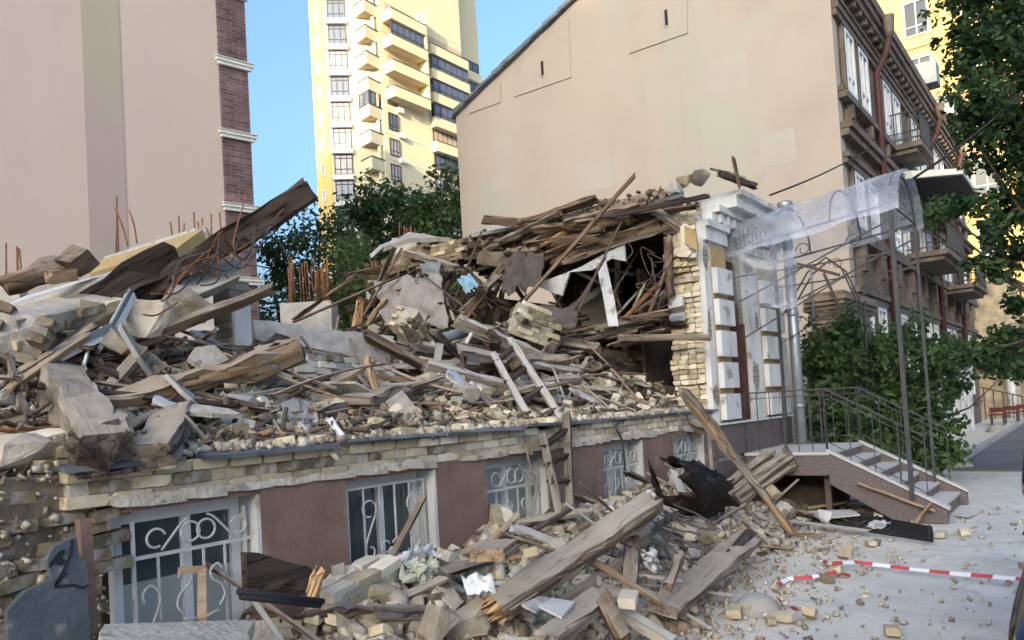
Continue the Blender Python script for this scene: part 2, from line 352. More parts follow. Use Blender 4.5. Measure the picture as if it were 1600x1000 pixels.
def plastic(name, tint, fac):
    m, t, p = new_mat(name); t.nodes.remove(p)
    o = t.nodes['Material Output']; tr = nd(t, 'ShaderNodeBsdfTransparent'); tr.inputs[0].default_value = (.96,.97,1,1)
    df = nd(t, 'ShaderNodeBsdfTranslucent'); df.inputs[0].default_value = (*tint, 1)
    d2 = nd(t, 'ShaderNodeBsdfDiffuse'); d2.inputs[0].default_value = (*tint, 1)
    gl = nd(t, 'ShaderNodeBsdfGlossy'); gl.inputs[1].default_value = .15; gl.inputs[0].default_value = (.9,.9,.95,1)
    a = nd(t, 'ShaderNodeMixShader', i0=.55); t.links.new(df.outputs[0], a.inputs[1]); t.links.new(d2.outputs[0], a.inputs[2])
    b = nd(t, 'ShaderNodeMixShader', i0=.22); t.links.new(a.outputs[0], b.inputs[1]); t.links.new(gl.outputs[0], b.inputs[2])
    tc = nd(t, 'ShaderNodeTexCoord'); n = nd(t, 'ShaderNodeTexNoise'); n.inputs['Scale'].default_value = 2.5; n.inputs['Detail'].default_value = 5; t.links.new(tc.outputs['Object'], n.inputs['Vector'])
    mr = nd(t, 'ShaderNodeMapRange', i1=.3, i2=.7, i3=fac-.18, i4=fac+.15); t.links.new(n.outputs['Fac'], mr.inputs[0])
    c = nd(t, 'ShaderNodeMixShader'); t.links.new(mr.outputs[0], c.inputs[0]); t.links.new(tr.outputs[0], c.inputs[1]); t.links.new(b.outputs[0], c.inputs[2])
    t.links.new(c.outputs[0], o.inputs[0]); return m
plastic('canopy_plastic', (.70,.72,.78), .38)
plastic('canopy_plastic_thin', (.66,.68,.72), .30)
def leaf_mat(name, cols, tr=.35):
    m, t, p = new_mat(name)
    g = nd(t, 'ShaderNodeNewGeometry'); rp = ramp(t, cols); t.links.new(g.outputs['Random Per Island'], rp.inputs[0])
    t.links.new(rp.outputs[0], p.inputs['Base Color']); p.inputs['Roughness'].default_value = .5; p.inputs['Specular IOR Level'].default_value = .35
    tl = nd(t, 'ShaderNodeBsdfTranslucent'); t.links.new(rp.outputs[0], tl.inputs[0])
    mx = nd(t, 'ShaderNodeMixShader', i0=tr); o = t.nodes['Material Output']
    t.links.new(p.outputs[0], mx.inputs[1]); t.links.new(tl.outputs[0], mx.inputs[2]); t.links.new(mx.outputs[0], o.inputs[0])
    return m
leaf_mat('leaf_street', [(.03,.066,.026), (.05,.10,.036), (.085,.15,.05)], .42)
leaf_mat('leaf_yard', [(.05,.105,.036), (.09,.155,.05), (.15,.225,.07)], .5)
leaf_mat('leaf_light', [(.075,.13,.045), (.12,.19,.065), (.19,.25,.10)], .45)
leaf_mat('leaf_bush', [(.05,.10,.036), (.08,.145,.048), (.13,.20,.068)], .45)
surf('shade_hill_green', [(.03,.05,.02), (.06,.08,.035)], .05, .95, .5, 1)
surf('bark', [(.05,.042,.034), (.10,.085,.07)], 6, .95, .7, 20, stretch=(1,1,.3))
G = lambda k: MATS[k]
# ================================================================ THE SETTING
def sstep_(a, b, x):
    t = min(1, max(0, (x-a)/(b-a))); return t*t*(3-2*t)
g = MB(); n = 60
gx = np.concatenate([np.linspace(-900,-30,8), np.linspace(-20,40,61), np.linspace(50,900,10)])
gy = np.concatenate([np.linspace(-900,-30,8), np.linspace(-20,30,51), np.linspace(40,900,10)])
vs = []
for y in gy:
    for x in gx:
        z = -.012+.012*fbm(x*.5, y*.5) if (abs(x) < 40 and abs(y) < 30) else -.012
        vs.append((x, y, z))
nx = len(gx)
g.add(vs, [(j*nx+i, j*nx+i+1, (j+1)*nx+i+1, (j+1)*nx+i) for j in range(len(gy)-1) for i in range(nx-1)])
tag(obj('ground', g, G('asphalt_dusty'), smooth=True), kind='structure')
rd = MB().box(18.5, 120, -9, 2.6, -.2, .02)
tag(obj('road', rd, G('asphalt_dark')), kind='structure')
kb = MB().box(19.6, 60, 2.62, 2.8, -.1, .12)
tag(obj('kerb', kb, G('concrete')), kind='structure')

# ---------------------------------------------------------------- tall pink building behind the ruin on the left
def frame2(o, u):
    """local frame on a wall: returns function (u along, out towards viewer, z) -> world"""
    o = Vector((o[0], o[1], 0)); u = Vector((u[0], u[1], 0)).normalized(); nrm = Vector((u.y, -u.x, 0))
    return lambda a, b, z: o + u*a + nrm*b + Vector((0,0,z))
def fbox(mb, F, a0, a1, b0, b1, z0, z1, mi=0):
    P = [F(a0,b0,z0), F(a1,b0,z0), F(a1,b1,z0), F(a0,b1,z0), F(a0,b0,z1), F(a1,b0,z1), F(a1,b1,z1), F(a0,b1,z1)]
    return mb.add(P, [(0,3,2,1),(4,5,6,7),(0,1,5,4),(1,2,6,5),(2,3,7,6),(3,0,4,7)], mi)
pc = AY(402, 455, 16.0)
LF = frame2((pc.x, pc.y), (math.cos(R(-11)), math.sin(R(-11))))
def lu(px, py):                       # position along the left building wall for a photo column
    r = ray(px, py); o = LF(0,0,0); u = LF(1,0,0)-o; nr = Vector((u.y,-u.x,0))
    t = (o-EYE).dot(nr)/r.dot(nr); p = EYE + r*t; return (p-o).dot(u)
lb = thing('apartment_block', 'tall blank pink rendered block with purple brick corner and white string courses', 'building', LF(-3,0,0))
ub = lu(352, 340); um0, um1 = lu(137, 300), lu(197, 300)
obj('render_wall', fbox(MB(), LF, -26, ub, -.0, -40, 0, 42), G('pink_render'), lb)
obj('mauve_strip', fbox(MB(), LF, um0, um1, -.05, .012, 0, 42), G('mauve_render'), lb)
obj('brick_corner', fbox(MB(), LF, ub+.002, 0, .05, -40, 0, 42), G('brick_red_far'), lb)
z = 5.15
while z < 16:
    c = MB(); fbox(c, LF, ub-.05, .07, .04, .13, z+.09, z+.17); fbox(c, LF, ub-.09, .11, .04, .17, z+.17, z+.24); fbox(c, LF, ub-.11, .13, .04, .20, z+.243, z+.26)
    obj('string_course', c, G('white_trim'), lb); z += 1.77

# ---------------------------------------------------------------- yellow tower
tw = thing('apartment_tower', 'sunlit cream and yellow high-rise with corner balconies behind the trees', 'tower', AD(600, 620, 90)*1)
tw.location.z = 0
DEP = 86.0
def plan(px, dep): p = AD(px, 300, dep); return Vector((p.x, p.y, 0))
B = plan(520, DEP); Cc = plan(605, DEP+.6)
def hit_dir(P, u, px):
    r = ray(px, 300); a = Vector((r.x, r.y)); u2 = Vector((u[0], u[1]))
    # P + s u = t a
    den = u2.x*a.y - u2.y*a.x
    return ((-P.x)*a.y - (-P.y)*a.x)/den
sA = hit_dir(B, (0,1), 497)
sD = hit_dir(Cc, (1,0), 733)
A = B + Vector((0, sA, 0)); D = Cc + Vector((sD, 0, 0))
TH = 70.0; E2 = Vector((D.x, A.y, 0))
back = [A, B, Cc, D, E2]
wb = MB().prism([p for p in back], (0,0,TH)); obj('wall', wb, G('tower_cream'), tw)
# right wing set back
WG = D + Vector((-.2, 3.2, 0)); sW = hit_dir(WG, (1,0), 760)
obj('side_wing', MB().prism([WG, WG+Vector((sW,0,0)), WG+Vector((sW,12,0)), WG+Vector((0,12,0))], (0,0,TH)), G('tower_cream'), tw)
sl_ = WG + Vector((sW,0,0))
obj('stair_gable', MB().prism([sl_+V(.02,.8,0), sl_+V(3.6,.8,0), sl_+V(3.6,.8,36), sl_+V(.02,.8,46)], (0,6,0)), G('tower_cream'), tw)
FA = frame2((B.x,B.y), (B-A)[:2]); FB = frame2((B.x,B.y), (Cc-B)[:2]); FC = frame2((Cc.x,Cc.y), (1,0)); FW = frame2((WG.x,WG.y), (1,0))
LB = (Cc-B).length; LA = (B-A).length
obj('yellow_face', fbox(MB(), FA, -LA+.02, -.02, 0, .06, 0, TH), G('tower_yellow'), tw)
def window(F, a0, a1, z0, z1, nm, nh, out=.05, glass='glass_tower', fr='white_frame', depth=.10, parent=None, t=.07):
    m = MB()
    fbox(m, F, a0, a0+t, out, out+depth, z0, z1); fbox(m, F, a1-t, a1, out, out+depth, z0, z1)
    fbox(m, F, a0+t, a1-t, out, out+depth, z0, z0+t); fbox(m, F, a0+t, a1-t, out, out+depth, z1-t, z1)
    for i in range(1, nm+1):
        a = a0+(a1-a0)*i/(nm+1); fbox(m, F, a-t*.4, a+t*.4, out, out+depth*.9, z0+t, z1-t)
    for j in range(nh):
        zz = z0+(z1-z0)*(.28 if j == 0 else .8); fbox(m, F, a0+t, a1-t, out, out+depth*.8, zz-t*.35, zz+t*.35)
    o = obj('window', m, G(fr), parent)
    pn = MB(); fbox(pn, F, a0+t*.5, a1-t*.5, out-.03, out+.02, z0+t*.5, z1-t*.5); obj('pane', pn, G(glass), o)
    return o
zt = 47.6
for k in range(-2, 12):
    z1 = zt - 3.04*k
    if z1 < 14: break
    # chamfer window column with white spandrels
    window(FB, .35, 2.45, z1-2.42, z1, 2, 2, glass='glass_curtain' if k in (1,3,4,5) else 'glass_tower', fr='dark_frame', parent=tw, out=.02, t=.11)
    s = MB(); fbox(s, FB, .12, 2.6, .02, .5, z1+.003, z1+.55)
    obj('spandrel', s, G('tower_white'), tw)
    # small side windows on the yellow face
    window(FA, -1.75, -1.05, z1-2.2, z1-.75, 0, 1, out=.06, glass='glass_curtain', fr='tower_white', parent=tw, t=.12)
    # V-shaped corner balcony
    a, b_ = LB*.555, LB*.985; tip = 1.7; md = (a+b_)/2; zb = z1-.9
    if k < 7:
        pl = [FB(a,0,zb-1.35), FB(md,tip,zb-1.35), FB(b_,0,zb-1.35)]
        o = obj('balcony', MB().prism(pl, (0,0,1.36)), G('tower_cream'), tw)
        ex = [FB(a-.1,0,zb+.012), FB(md,tip+.12,zb+.012), FB(b_+.1,0,zb+.012)]
        obj('coping', MB().prism(ex, (0,0,.10)), G('dark_frame'), o)
        so = [FB(a+.05,0,zb-1.37), FB(md,tip-.05,zb-1.37), FB(b_-.05,0,zb-1.37)]
        obj('soffit', MB().prism(so, (0,0,.018)), G('tower_soffit'), o)
        if k in (2,):
            gl = [FB(a+.12,0,zb-3.0), FB(md,tip-.14,zb-3.0), FB(b_-.12,0,zb-3.0)]
            obj('pane', MB().prism(gl, (0,0,1.6)), G('glass_tower'), o)
            for q in gl + [(gl[0]+gl[1])/2, (gl[1]+gl[2])/2]: obj('mullion', MB().bar(q, q+V(0,0,1.6), .14), G('dark_frame'), o)
        else:
            pst = MB(); fbox(pst, FB, b_-.75, b_-.35, .05, .55, zb+.12, zb+1.6)
            obj('corner_post', pst, G('tower_cream'), o)
    # right face
    if k >= 2:
        window(FC, .75, 2.35, z1-3.0, z1-1.0, 2, 1, out=.02, glass='glass_curtain' if k % 3 else 'glass_tower', fr='dark_frame', parent=tw, t=.1)
        ac = MB(); fbox(ac, FC, 2.2, 3.0, .05, .45, z1-3.7, z1-3.15)
        if k in (2,3,4,6): obj('air_conditioner', ac, G('tower_white'), tw)
        window(FC, 8.2, sD-.3, z1-3.0, z1-.75, 6, 2, out=.02, glass='glass_curtain' if k % 2 else 'glass_tower', fr='dark_frame', parent=tw, t=.12)
    fl = MB(); fbox(fl, FC, .1, sD-.1, .0, .05, z1-3.55, z1-3.47); obj('floor_band', fl, G('tower_white'), tw)
# projecting loggias on the right face (upper floors)
def loggia(a0, a1, z0, out, glazed, z1=None, F=FC):
    m = MB(); fbox(m, F, a0, a1, .01, out, z0, z0+1.25); o = obj('balcony', m, G('tower_cream'), tw)
    s = MB(); fbox(s, F, a0+.04, a1-.04, .02, out-.04, z0-.015, z0-.003); obj('soffit', s, G('tower_soffit'), o)
    c = MB(); fbox(c, F, a0-.05, a1+.05, out-.14, out+.06, z0+1.252, z0+1.33); obj('coping', c, G('dark_frame'), o)
    if glazed:
        window(F, a0+.05, a1-.05, z0+1.34, z0+2.95, 5, 1, out=out-.22, fr='dark_frame', glass='glass_tower', parent=tw, t=.1)
    else:
        d_ = MB(); fbox(d_, F, a0+.4, a1-.6, .06, .10, z0+.6, z0+2.6); obj('balcony_door', d_, G('tower_soffit'), o)
for i, (z0, gl) in enumerate(((38.9, False), (41.95, False), (45.0, True), (48.1, False))):
    loggia(.6, 6.6, z0, 1.5, gl)
    side = MB(); fbox(side, FC, 6.3, 6.65, .01, 1.45, z0+1.25, z0+3.0); obj('side_fin', side, G('tower_cream'), tw)
for z0 in (34.4, 37.5, 40.6, 43.6, 46.7): loggia(7.9, sD+.3, z0, .9, z0 not in (46.7, 34.4))
for k in range(6):
    z0 = 33.0 + 3.04*k
    window(FW, .9, sW-.3, z0+1.3, z0+2.9, 4, 1, out=.05, glass='glass_tower', fr='dark_frame', parent=tw, t=.1)
    bm_ = MB(); fbox(bm_, FW, .7, sW-.1, .02, .5, z0, z0+1.25); obj('balcony', bm_, G('tower_cream'), tw)

# ---------------------------------------------------------------- old brick house with the pink gable
GX, FY = 19.2, 4.5
ob = thing('brick_townhouse', 'old brick townhouse with huge pink rendered gable and ornate street front', 'house', (24, 9, 0))
e0 = AX(712, 181, GX); e1 = AX(890, 10, GX)
sl0 = (e1.z-e0.z)/(e1.y-e0.y)
pky = 9.5; pkz = e0.z + sl0*(pky-e0.y)
gp = [V(GX,FY,0), V(GX,FY,12.0), V(GX,pky,pkz), V(GX,e0.y,e0.z), V(GX,e0.y,0)]
obj('gable_wall', MB().prism(gp, (.4,0,0)), G('gable_render'), ob)
body = MB().box(GX+.4, 42, FY+.25, e0.y-.1, 0, 11.9); obj('body', body, G('brick_facade'), ob)
rf = MB().add([V(GX-.1,e0.y+.12,e0.z-.08), V(42,e0.y+.12,e0.z-.08), V(42,pky,pkz+.06), V(GX-.1,pky,pkz+.06), V(GX-.1,FY-.3,12.3), V(42,FY-.3,12.3)],
              [(0,1,2,3), (3,2,5,4)]).add([V(GX-.1,e0.y+.12,e0.z+.02), V(42,e0.y+.12,e0.z+.02), V(42,pky,pkz+.16), V(GX-.1,pky,pkz+.16), V(GX-.1,FY-.3,12.4), V(42,FY-.3,12.4)],
              [(0,1,2,3), (3,2,5,4)]).add([V(GX-.1,e0.y+.12,e0.z-.08), V(GX-.1,pky,pkz+.06), V(GX-.1,pky,pkz+.16), V(GX-.1,e0.y+.12,e0.z+.02)], [(0,1,2,3)])
roof = obj('roof', rf, G('roof_tin'), ob)
yy = e0.y
while yy > 10.4:                                   # uneven tin strips along the verge
    ln = random.uniform(.35,.8); zz = e0.z + sl0*(yy-e0.y)
    t_ = MB().bar(V(GX-.11-random.uniform(0,.05), yy, zz+.06), V(GX-.11, yy-ln, zz-sl0*ln+.06), .10, random.uniform(.08,.16))
    obj('verge_strip', t_, G('roof_tin'), roof); yy -= ln+random.uniform(0,.06)
def gpt(px, py, o=0): return AX(px, py, GX) + V(-o,0,0)
for poly in ([(733,178),(783,130),(783,160)], [(804,112),(889,32),(893,121),(804,152)], [(982,-30),(984,84),(1075,52),(1075,-30)]):
    pn = MB().prism([gpt(*q) for q in poly], (-.035,0,0)); obj('render_panel', pn, G('gable_render'), ob)
for (x0,y0,x1,y1) in ((846,97,851,118), (1039,17,1045,40)):
    a = gpt(x0,y0); b = gpt(x1,y1)
    s = MB().box(GX-.042, GX-.037, b.y, a.y, b.z, a.z); obj('vent_slot', s, G('graffiti_black'), ob)
    s = MB(); s.box(GX-.06, GX-.037, a.y, a.y+.05, b.z, a.z); s.box(GX-.06, GX-.037, b.y, a.y, b.z-.06, b.z-.002); obj('vent_trim', s, G('gable_render'), ob)
for (x0,y0,x1,y1) in ((1105,95,1165,150), (905,255,960,300), (1190,215,1240,262), (770,215,800,300)):                 # repaired patches
    pts = [gpt(x0+random.uniform(-5,5),y0), gpt(x1,y0+random.uniform(-9,5)-(x1-x0)*.2), gpt(x1+random.uniform(-5,8),y1-(x1-x0)*.2), gpt(x0,y1)]
    obj('render_patch', MB().prism(pts, (-.006,0,0)), G('gable_patch'), ob)
OF = frame2((GX, FY), (1,0))
obj('street_front', fbox(MB(), OF, .401, 22.8, -.24, 0, 0, 11.9), G('brick_facade'), ob)
def band(z0, z1, out, mat='facade_trim', a0=0.05, a1=22.8, name='cornice'):
    return obj(name, fbox(MB(), OF, a0, a1, .003, out, z0, z1), G(mat), ob)
for (z0,z1,o_) in ((11.0,11.15,.14),(11.17,11.32,.22),(11.34,11.45,.30),(11.62,11.8,.62),(11.82,12.0,.75),(12.02,12.3,.86),
                   (9.12,9.26,.20),(8.95,9.10,.34),(8.2,8.36,.45),(8.02,8.18,.30),(7.5,7.62,.24),(7.34,7.48,.14),
                   (5.62,5.8,.30),(5.45,5.6,.42),(4.2,4.34,.26),(4.06,4.18,.16),(.9,1.05,.12)): band(z0,z1,.03+o_*.55)
for i in range(38):                                # brackets under eaves and consoles under the sill bands
    a = .35+i*.6
    c = fbox(MB(), OF, a, a+.16, .005, .34, 11.46, 11.61); obj('bracket', c, G('facade_trim'), ob)
for i in range(11):
    a = .55+i*2.05
    m = MB(); fbox(m, OF, a, a+.26, .005, .14, 8.38, 8.94); fbox(m, OF, a+.03, a+.23, .141, .2, 8.55, 8.9); obj('console', m, G('facade_trim'), ob)
    m = MB(); fbox(m, OF, a-.1, a+.4, .005, .16, 4.36, 4.749); fbox(m, OF, a-.02, a+.32, .005, .24, 4.75, 5.4); obj('console', m, G('facade_trim'), ob)
wins = [(.75,1.65),(2.15,3.15),(5.0,6.0),(6.3,7.4),(9.2,10.2),(10.6,11.6),(13.6,14.6),(15.0,16.0),(18,19),(19.4,20.4)]
for (a0,a1) in wins:
    for (z0,z1) in ((9.3,10.95),(5.9,7.3),(1.35,4.0)):
        hd = MB(); fbox(hd, OF, a0-.16, a1+.16, .004, .13, z1, z1+.07); fbox(hd, OF, a0-.15, a0-.02, .004, .10, z0-.0, z1-.002); fbox(hd, OF, a1+.02, a1+.15, .004, .10, z0, z1-.002)
        o = window(OF, a0, a1, z0, z1, 1, 1, out=.01, glass='glass_dark', fr='white_frame', parent=ob, t=.10)
        obj('surround', hd, G('facade_trim'), ob)
for a in (.12, 4.15, 8.35, 12.4, 16.9):            # rusticated pilasters, each block its own piece
    for i in range(11):
        z = 1.1+i*.27
        obj('rustic_block', fbox(MB(), OF, a, a+.42, .004, .12, z, z+.2), G('facade_trim'), ob)
for a in (3.55, 12.0, 17.5):
    m = MB(); p0 = OF(a, .22, 0.2); m.tube([p0, OF(a,.22,10.6), OF(a,.5,11.1), OF(a,.62,11.55)], .085, 8)
    dp = obj('downpipe', m, G('downpipe_red'), ob, True)
    h = MB(); h.tube([OF(a,.62,11.5), OF(a,.62,11.75), OF(a,.62,12.1)], [.09,.14,.16], 10); obj('hopper', h, G('facade_trim'), dp, True)
def balcony(a0, a1, z, out, awning=False):
    m = MB(); fbox(m, OF, a0, a1, .005, out, z-.16, z); fbox(m, OF, a0+.1, a1-.1, .005, out-.15, z-.3, z-.165)
    o = obj('balcony', m, G('facade_trim'), ob)
    r_ = MB()
    for (p, q) in ((OF(a0+.03,.02,0), OF(a0+.03,out-.04,0)), (OF(a0+.03,out-.04,0), OF(a1-.03,out-.04,0)), (OF(a1-.03,out-.04,0), OF(a1-.03,.02,0))):
        for h in (.12, .92): r_.bar(p+V(0,0,z+h), q+V(0,0,z+h), .035)
        k = max(2, int((q-p).length/.12))
        for i in range(k+1): t = p.lerp(q, i/k); r_.bar(t+V(0,0,z+.005), t+V(0,0,z+.92), .018)
    obj('railing', r_, G('iron'), o)
    return o
balcony(5.6, 7.6, 9.1, .9); balcony(6.6, 10.6, 5.95, 1.25); balcony(13.5, 17.0, 5.6, 1.2); balcony(12.8, 15.8, 8.9, 1.0)
aw = MB().prism([OF(6.3,.01,8.25), OF(6.3,1.8,8.0), OF(6.3,1.8,8.16), OF(6.3,.01,8.5)], (3.8,0,0))
obj('awning', aw, G('white_trim'), ob)
obj('awning_soffit', MB().prism([OF(6.33,.05,8.21), OF(6.33,1.76,7.965), OF(6.33,1.76,7.99), OF(6.33,.05,8.238)], (3.74,0,0)), G('iron'), ob)
for i in range(3):
    m = fbox(MB(), OF, 10.5+i*4, 11.3+i*4, .1, .8, 12.42, 13.2); obj('dormer_box', m, G('roof_tin'), ob)
# white shop front with pilasters at its far end
for i, a in enumerate((9.3, 12.6, 13.6, 14.4, 15.2, 16.0)):
    obj('white_pilaster', fbox(MB(), OF, a, a+(1.3 if i == 0 else .28), .13, .45, 0, 2.55), G('white_plaster'), ob)
obj('shop_fascia', fbox(MB(), OF, 12.3, 16.6, .13, .6, 2.56, 3.0), G('downpipe_red'), ob)

# ---------------------------------------------------------------- golden house and cream brick house closing the street
gh = thing('golden_house', 'tall ochre yellow house glowing in the sun behind the brick townhouse', 'house', (52, 8, 0))
obj('wall', MB().box(50, 66, 2.6, 24, 5.4, 34), G('golden_render'), gh)
GF = frame2((50, 14), (0,-1))
for zf in (9, 12.4, 15.8, 19.2, 22.6):
    for a in (.5, 3.4, 6.3, 9.2): window(GF, a, a+1.3, zf, zf+2.1, 1, 1, out=.02, glass='glass_dark', fr='tower_white', parent=gh)
    b_ = MB(); fbox(b_, GF, -8, 11.3, .003, .14, zf-.7, zf-.5); obj('string_course', b_, G('golden_render'), gh)
m = MB(); fbox(m, GF, -8, 11.4, .003, .18, 6.2, 6.4); obj('plinth_course', m, G('tower_white'), gh)
for a in (2.4, 8.2): obj('downpipe', MB().tube([GF(a,.12,5.5), GF(a,.12,33.5)], .09, 8), G('golden_render'), gh, True)
ch = thing('cream_brick_house', 'low cream brick house with porch column at the far end of the street', 'house', (48, 6, 0))
obj('wall', MB().box(46.5, 49.9, 3.2, 14, 0, 7.2), G('brick_cream_far'), ch)
CF = frame2((46.5, 9), (0,-1))
for a in (.6, 2.9): window(CF, a, a+1.1, 3.4, 4.9, 1, 1, out=.02, glass='glass_dark', fr='white_frame', parent=ch)
obj('porch_column', MB().tube([V(45.6,3.5,0), V(45.6,3.5,2.9)], .2, 12), G('white_plaster'), ch, True)
obj('porch_slab', MB().box(45.2, 46.49, 3.0, 6.5, 2.91, 3.1), G('concrete'), ch)
rl = MB()
for i in range(9): p = V(44.6, 6.2-i*.4, 0); rl.bar(p, p+V(0,0,2.1-i*.13), .05)
rl.bar(V(44.6,6.2,2.1), V(44.6,3.0,1.06), .06); obj('stair_rail', rl, G('iron'), ch)
for i, (px, py) in enumerate(((1556,650),(1574,655),(1566,641))):
    p = AZ(px, py+12, 0.0); p = V(38+i*1.6, 38*math.tan(R(5.1-.55*i))+.1, 0)
    t_ = thing('red_bench', 'small red street bench near the cream brick house', 'bench', p, 'red benches at the far end of the street')
    obj('seat', MB().box(p.x-.25,p.x+.25,p.y-.3,p.y+.3,.42,.48), G('bench_red'), t_); obj('backrest', MB().box(p.x+.2,p.x+.25,p.y-.3,p.y+.3,.55,.75), G('bench_red'), t_)
    for s in (-.22,.22):
        obj('leg', MB().box(p.x-.22,p.x-.16,p.y+s-.03,p.y+s+.03,0,.419), G('iron'), t_); obj('leg', MB().box(p.x+.19,p.x+.245,p.y+s-.03,p.y+s+.03,0,.549), G('iron'), t_)
# unseen ridge added behind the camera to keep the street in evening shade
hl = MB(); nu_, nv_ = 60, 14; vs = []
for j in range(nv_+1):
    for i in range(nu_+1):
        y = -420+840*i/nu_; t = j/nv_; x = -140-170*t
        vs.append((x, y, -2+70.5*sstep_(0,.5,t)*(1+.012*fbm(y*.02, 1.0))+2.0*fbm(x*.03, y*.03)*t))
hl.add(vs, [(j*(nu_+1)+i, j*(nu_+1)+i+1, (j+1)*(nu_+1)+i+1, (j+1)*(nu_+1)+i) for j in range(nv_) for i in range(nu_)])
tag(obj('shade_hill', hl, G('shade_hill_green'), None, True), kind='structure')

# ---------------------------------------------------------------- trees and bush
def leaves(name, clumps, lsize, per, mat, parent, spread, aspect=.62, droop=.25, seed=1):
    rng = np.random.default_rng(seed); cl = np.array([tuple(c[0]) for c in clumps]); rr = np.array([c[1] for c in clumps])
    N = len(cl)*per
    ctr = np.repeat(cl, per, 0); rad = np.repeat(rr, per)
    dirs = rng.normal(size=(N,3)); dirs /= np.linalg.norm(dirs,axis=1)[:,None]
    pos = ctr + dirs*(rad*spread*rng.uniform(.15,1,N)**.6)[:,None]
    nrm = dirs*.5 + rng.normal(size=(N,3))*.6 + np.array([0,0,.6]); nrm /= np.linalg.norm(nrm,axis=1)[:,None]
    t = np.cross(nrm, rng.normal(size=(N,3))); t[:,2] -= droop; t -= nrm*(t*nrm).sum(1)[:,None]; t /= np.linalg.norm(t,axis=1)[:,None]
    b = np.cross(nrm, t); L = lsize*rng.uniform(.6,1.3,N)[:,None]; W = L*aspect
    v = np.stack([pos-t*L*.5, pos+b*W*.5-t*L*.12+nrm*L*.08, pos+b*W*.3+t*L*.3+nrm*L*.05, pos+t*L*.55-nrm*L*.06, pos-b*W*.3+t*L*.3+nrm*L*.05, pos-b*W*.5-t*L*.12+nrm*L*.08], 1).reshape(-1,3)
    me = bpy.data.meshes.new(name); i0 = np.arange(N)*6
    me.vertices.add(N*6); me.vertices.foreach_set('co', v.astype(np.float32).ravel())
    quads = np.stack([np.stack([i0,i0+1,i0+2,i0+3],1), np.stack([i0,i0+3,i0+4,i0+5],1)],1).reshape(-1)
    me.loops.add(len(quads)); me.loops.foreach_set('vertex_index', quads.astype(np.int32))
    me.polygons.add(N*2); me.polygons.foreach_set('loop_start', (np.arange(N*2)*4).astype(np.int32))
    me.update(calc_edges=True); me.materials.append(mat)
    o = link(name, me, parent); return tag(o, kind='stuff')
def crown_clumps(blobs, dens, rng, rmin=.35, rmax=.8, shell=.45):
    out = []
    for (c, rx, rz) in blobs:
        k = int(dens*rx*rx*rz)+6
        for _ in range(k):
            v = Vector(rng.normal(size=3)); v.normalize(); q = rng.uniform(shell, 1.0)
            out.append((c + Vector((v.x*rx*q, v.y*rx*q, v.z*rz*q)), rng.uniform(rmin, rmax)))
    return out
def tree(name, label, base, blobs, mat, lsize, per, dens, group=None, rmin=.35, rmax=.8, seed=3, tr=.2, cat='tree', shell=.45, trk=None):
    tk = trk or tr
    t = thing(name, label, cat, base, group); rng = np.random.default_rng(seed)
    cl = crown_clumps(blobs, dens, rng, rmin, rmax, shell)
    m = MB(); b = Vector(base); hi = sum((Vector(x[0]) for x in blobs), Vector())/len(blobs)
    m.tube([b, b.lerp(hi, .35)+V(.1,.05,0), b.lerp(hi,.7), hi], [tk, tk*.8, tk*.55, tr*.3], 10)
    for (c, rx, rz) in blobs:
        s = b.lerp(hi, .45); mid = (s+Vector(c))/2+V(*(rng.normal(size=3)*.15)); m.tube([s, mid, Vector(c)], [tr*.5, tr*.32, tr*.12], 6)
    for (c, r_) in cl[::2]:
        bl = min(blobs, key=lambda q: (Vector(q[0])-c).length); m.tube([Vector(bl[0]), (Vector(bl[0])+c)/2+V(0,0,.08), c], [tr*.14, tr*.09, tr*.04], 4, caps=False)
    obj('trunk', m, G('bark'), t, True); leaves('crown', cl, lsize, per, G(mat), t, 1.0, seed=seed)
    return t
def blob(px, py, dep, rx, rz): return (AD(px, py, dep), rx, rz)
d1 = 30
tree('broadleaf_tree', 'dark green tree with pointed crown in front of the sunlit tower', (*AD(640,640,d1)[:2], 0),
     [blob(622,300,d1,.8,1.1), blob(618,345,d1,1.7,1.4), blob(590,400,d1,2.0,1.6), blob(650,400,d1,2.0,1.8), blob(610,470,d1,2.6,2.0), blob(572,300+15,d1,.6,.9), blob(566,350,d1,1.1,1.2)], 'leaf_yard', .22, 40, 4.5, 'yard trees behind the ruin', .4, .8, 5)
tree('broadleaf_tree', 'dense dark tree crown pressed against the pink gable wall', (*AD(705,640,d1-3)[:2], 0),
     [blob(690,300,d1-3,.8,1.0), blob(712,300,d1-3,.6,.8), blob(690,350,d1-3,1.2,1.3), blob(705,390,d1-3,1.4,1.3), blob(665,345,d1-3,.9,1.0), blob(660,440,d1-3,1.8,1.6), blob(690,470,d1-3,1.6,1.6)], 'leaf_yard', .20, 40, 5.2, 'yard trees behind the ruin', .35, .7, 6)
tree('broadleaf_tree', 'lighter green feathery tree between the brick corner and the tower', (*AD(460,640,25)[:2], 0),
     [blob(440,375,25,1.0,.9), blob(500,360,25,1.1,1.0), blob(425,420,25,1.2,1.1), blob(480,420,25,1.5,1.2), blob(530,410,25,1.3,1.2), blob(450,480,25,1.7,1.2), blob(530,480,25,1.7,1.2)], 'leaf_light', .17, 40, 7, 'yard trees behind the ruin', .3, .65, 7)
tree('broadleaf_tree', 'dark low tree rising just behind the curved roof slab', (*AD(545,640,22)[:2], 0),
     [blob(545,420,22,1.0,1.0), blob(560,480,22,1.3,1.0), blob(520,505,22,1.2,.9), blob(440,505,22,1.2,.9)], 'leaf_light', .16, 40, 8, 'yard trees behind the ruin', .3, .6, 8)
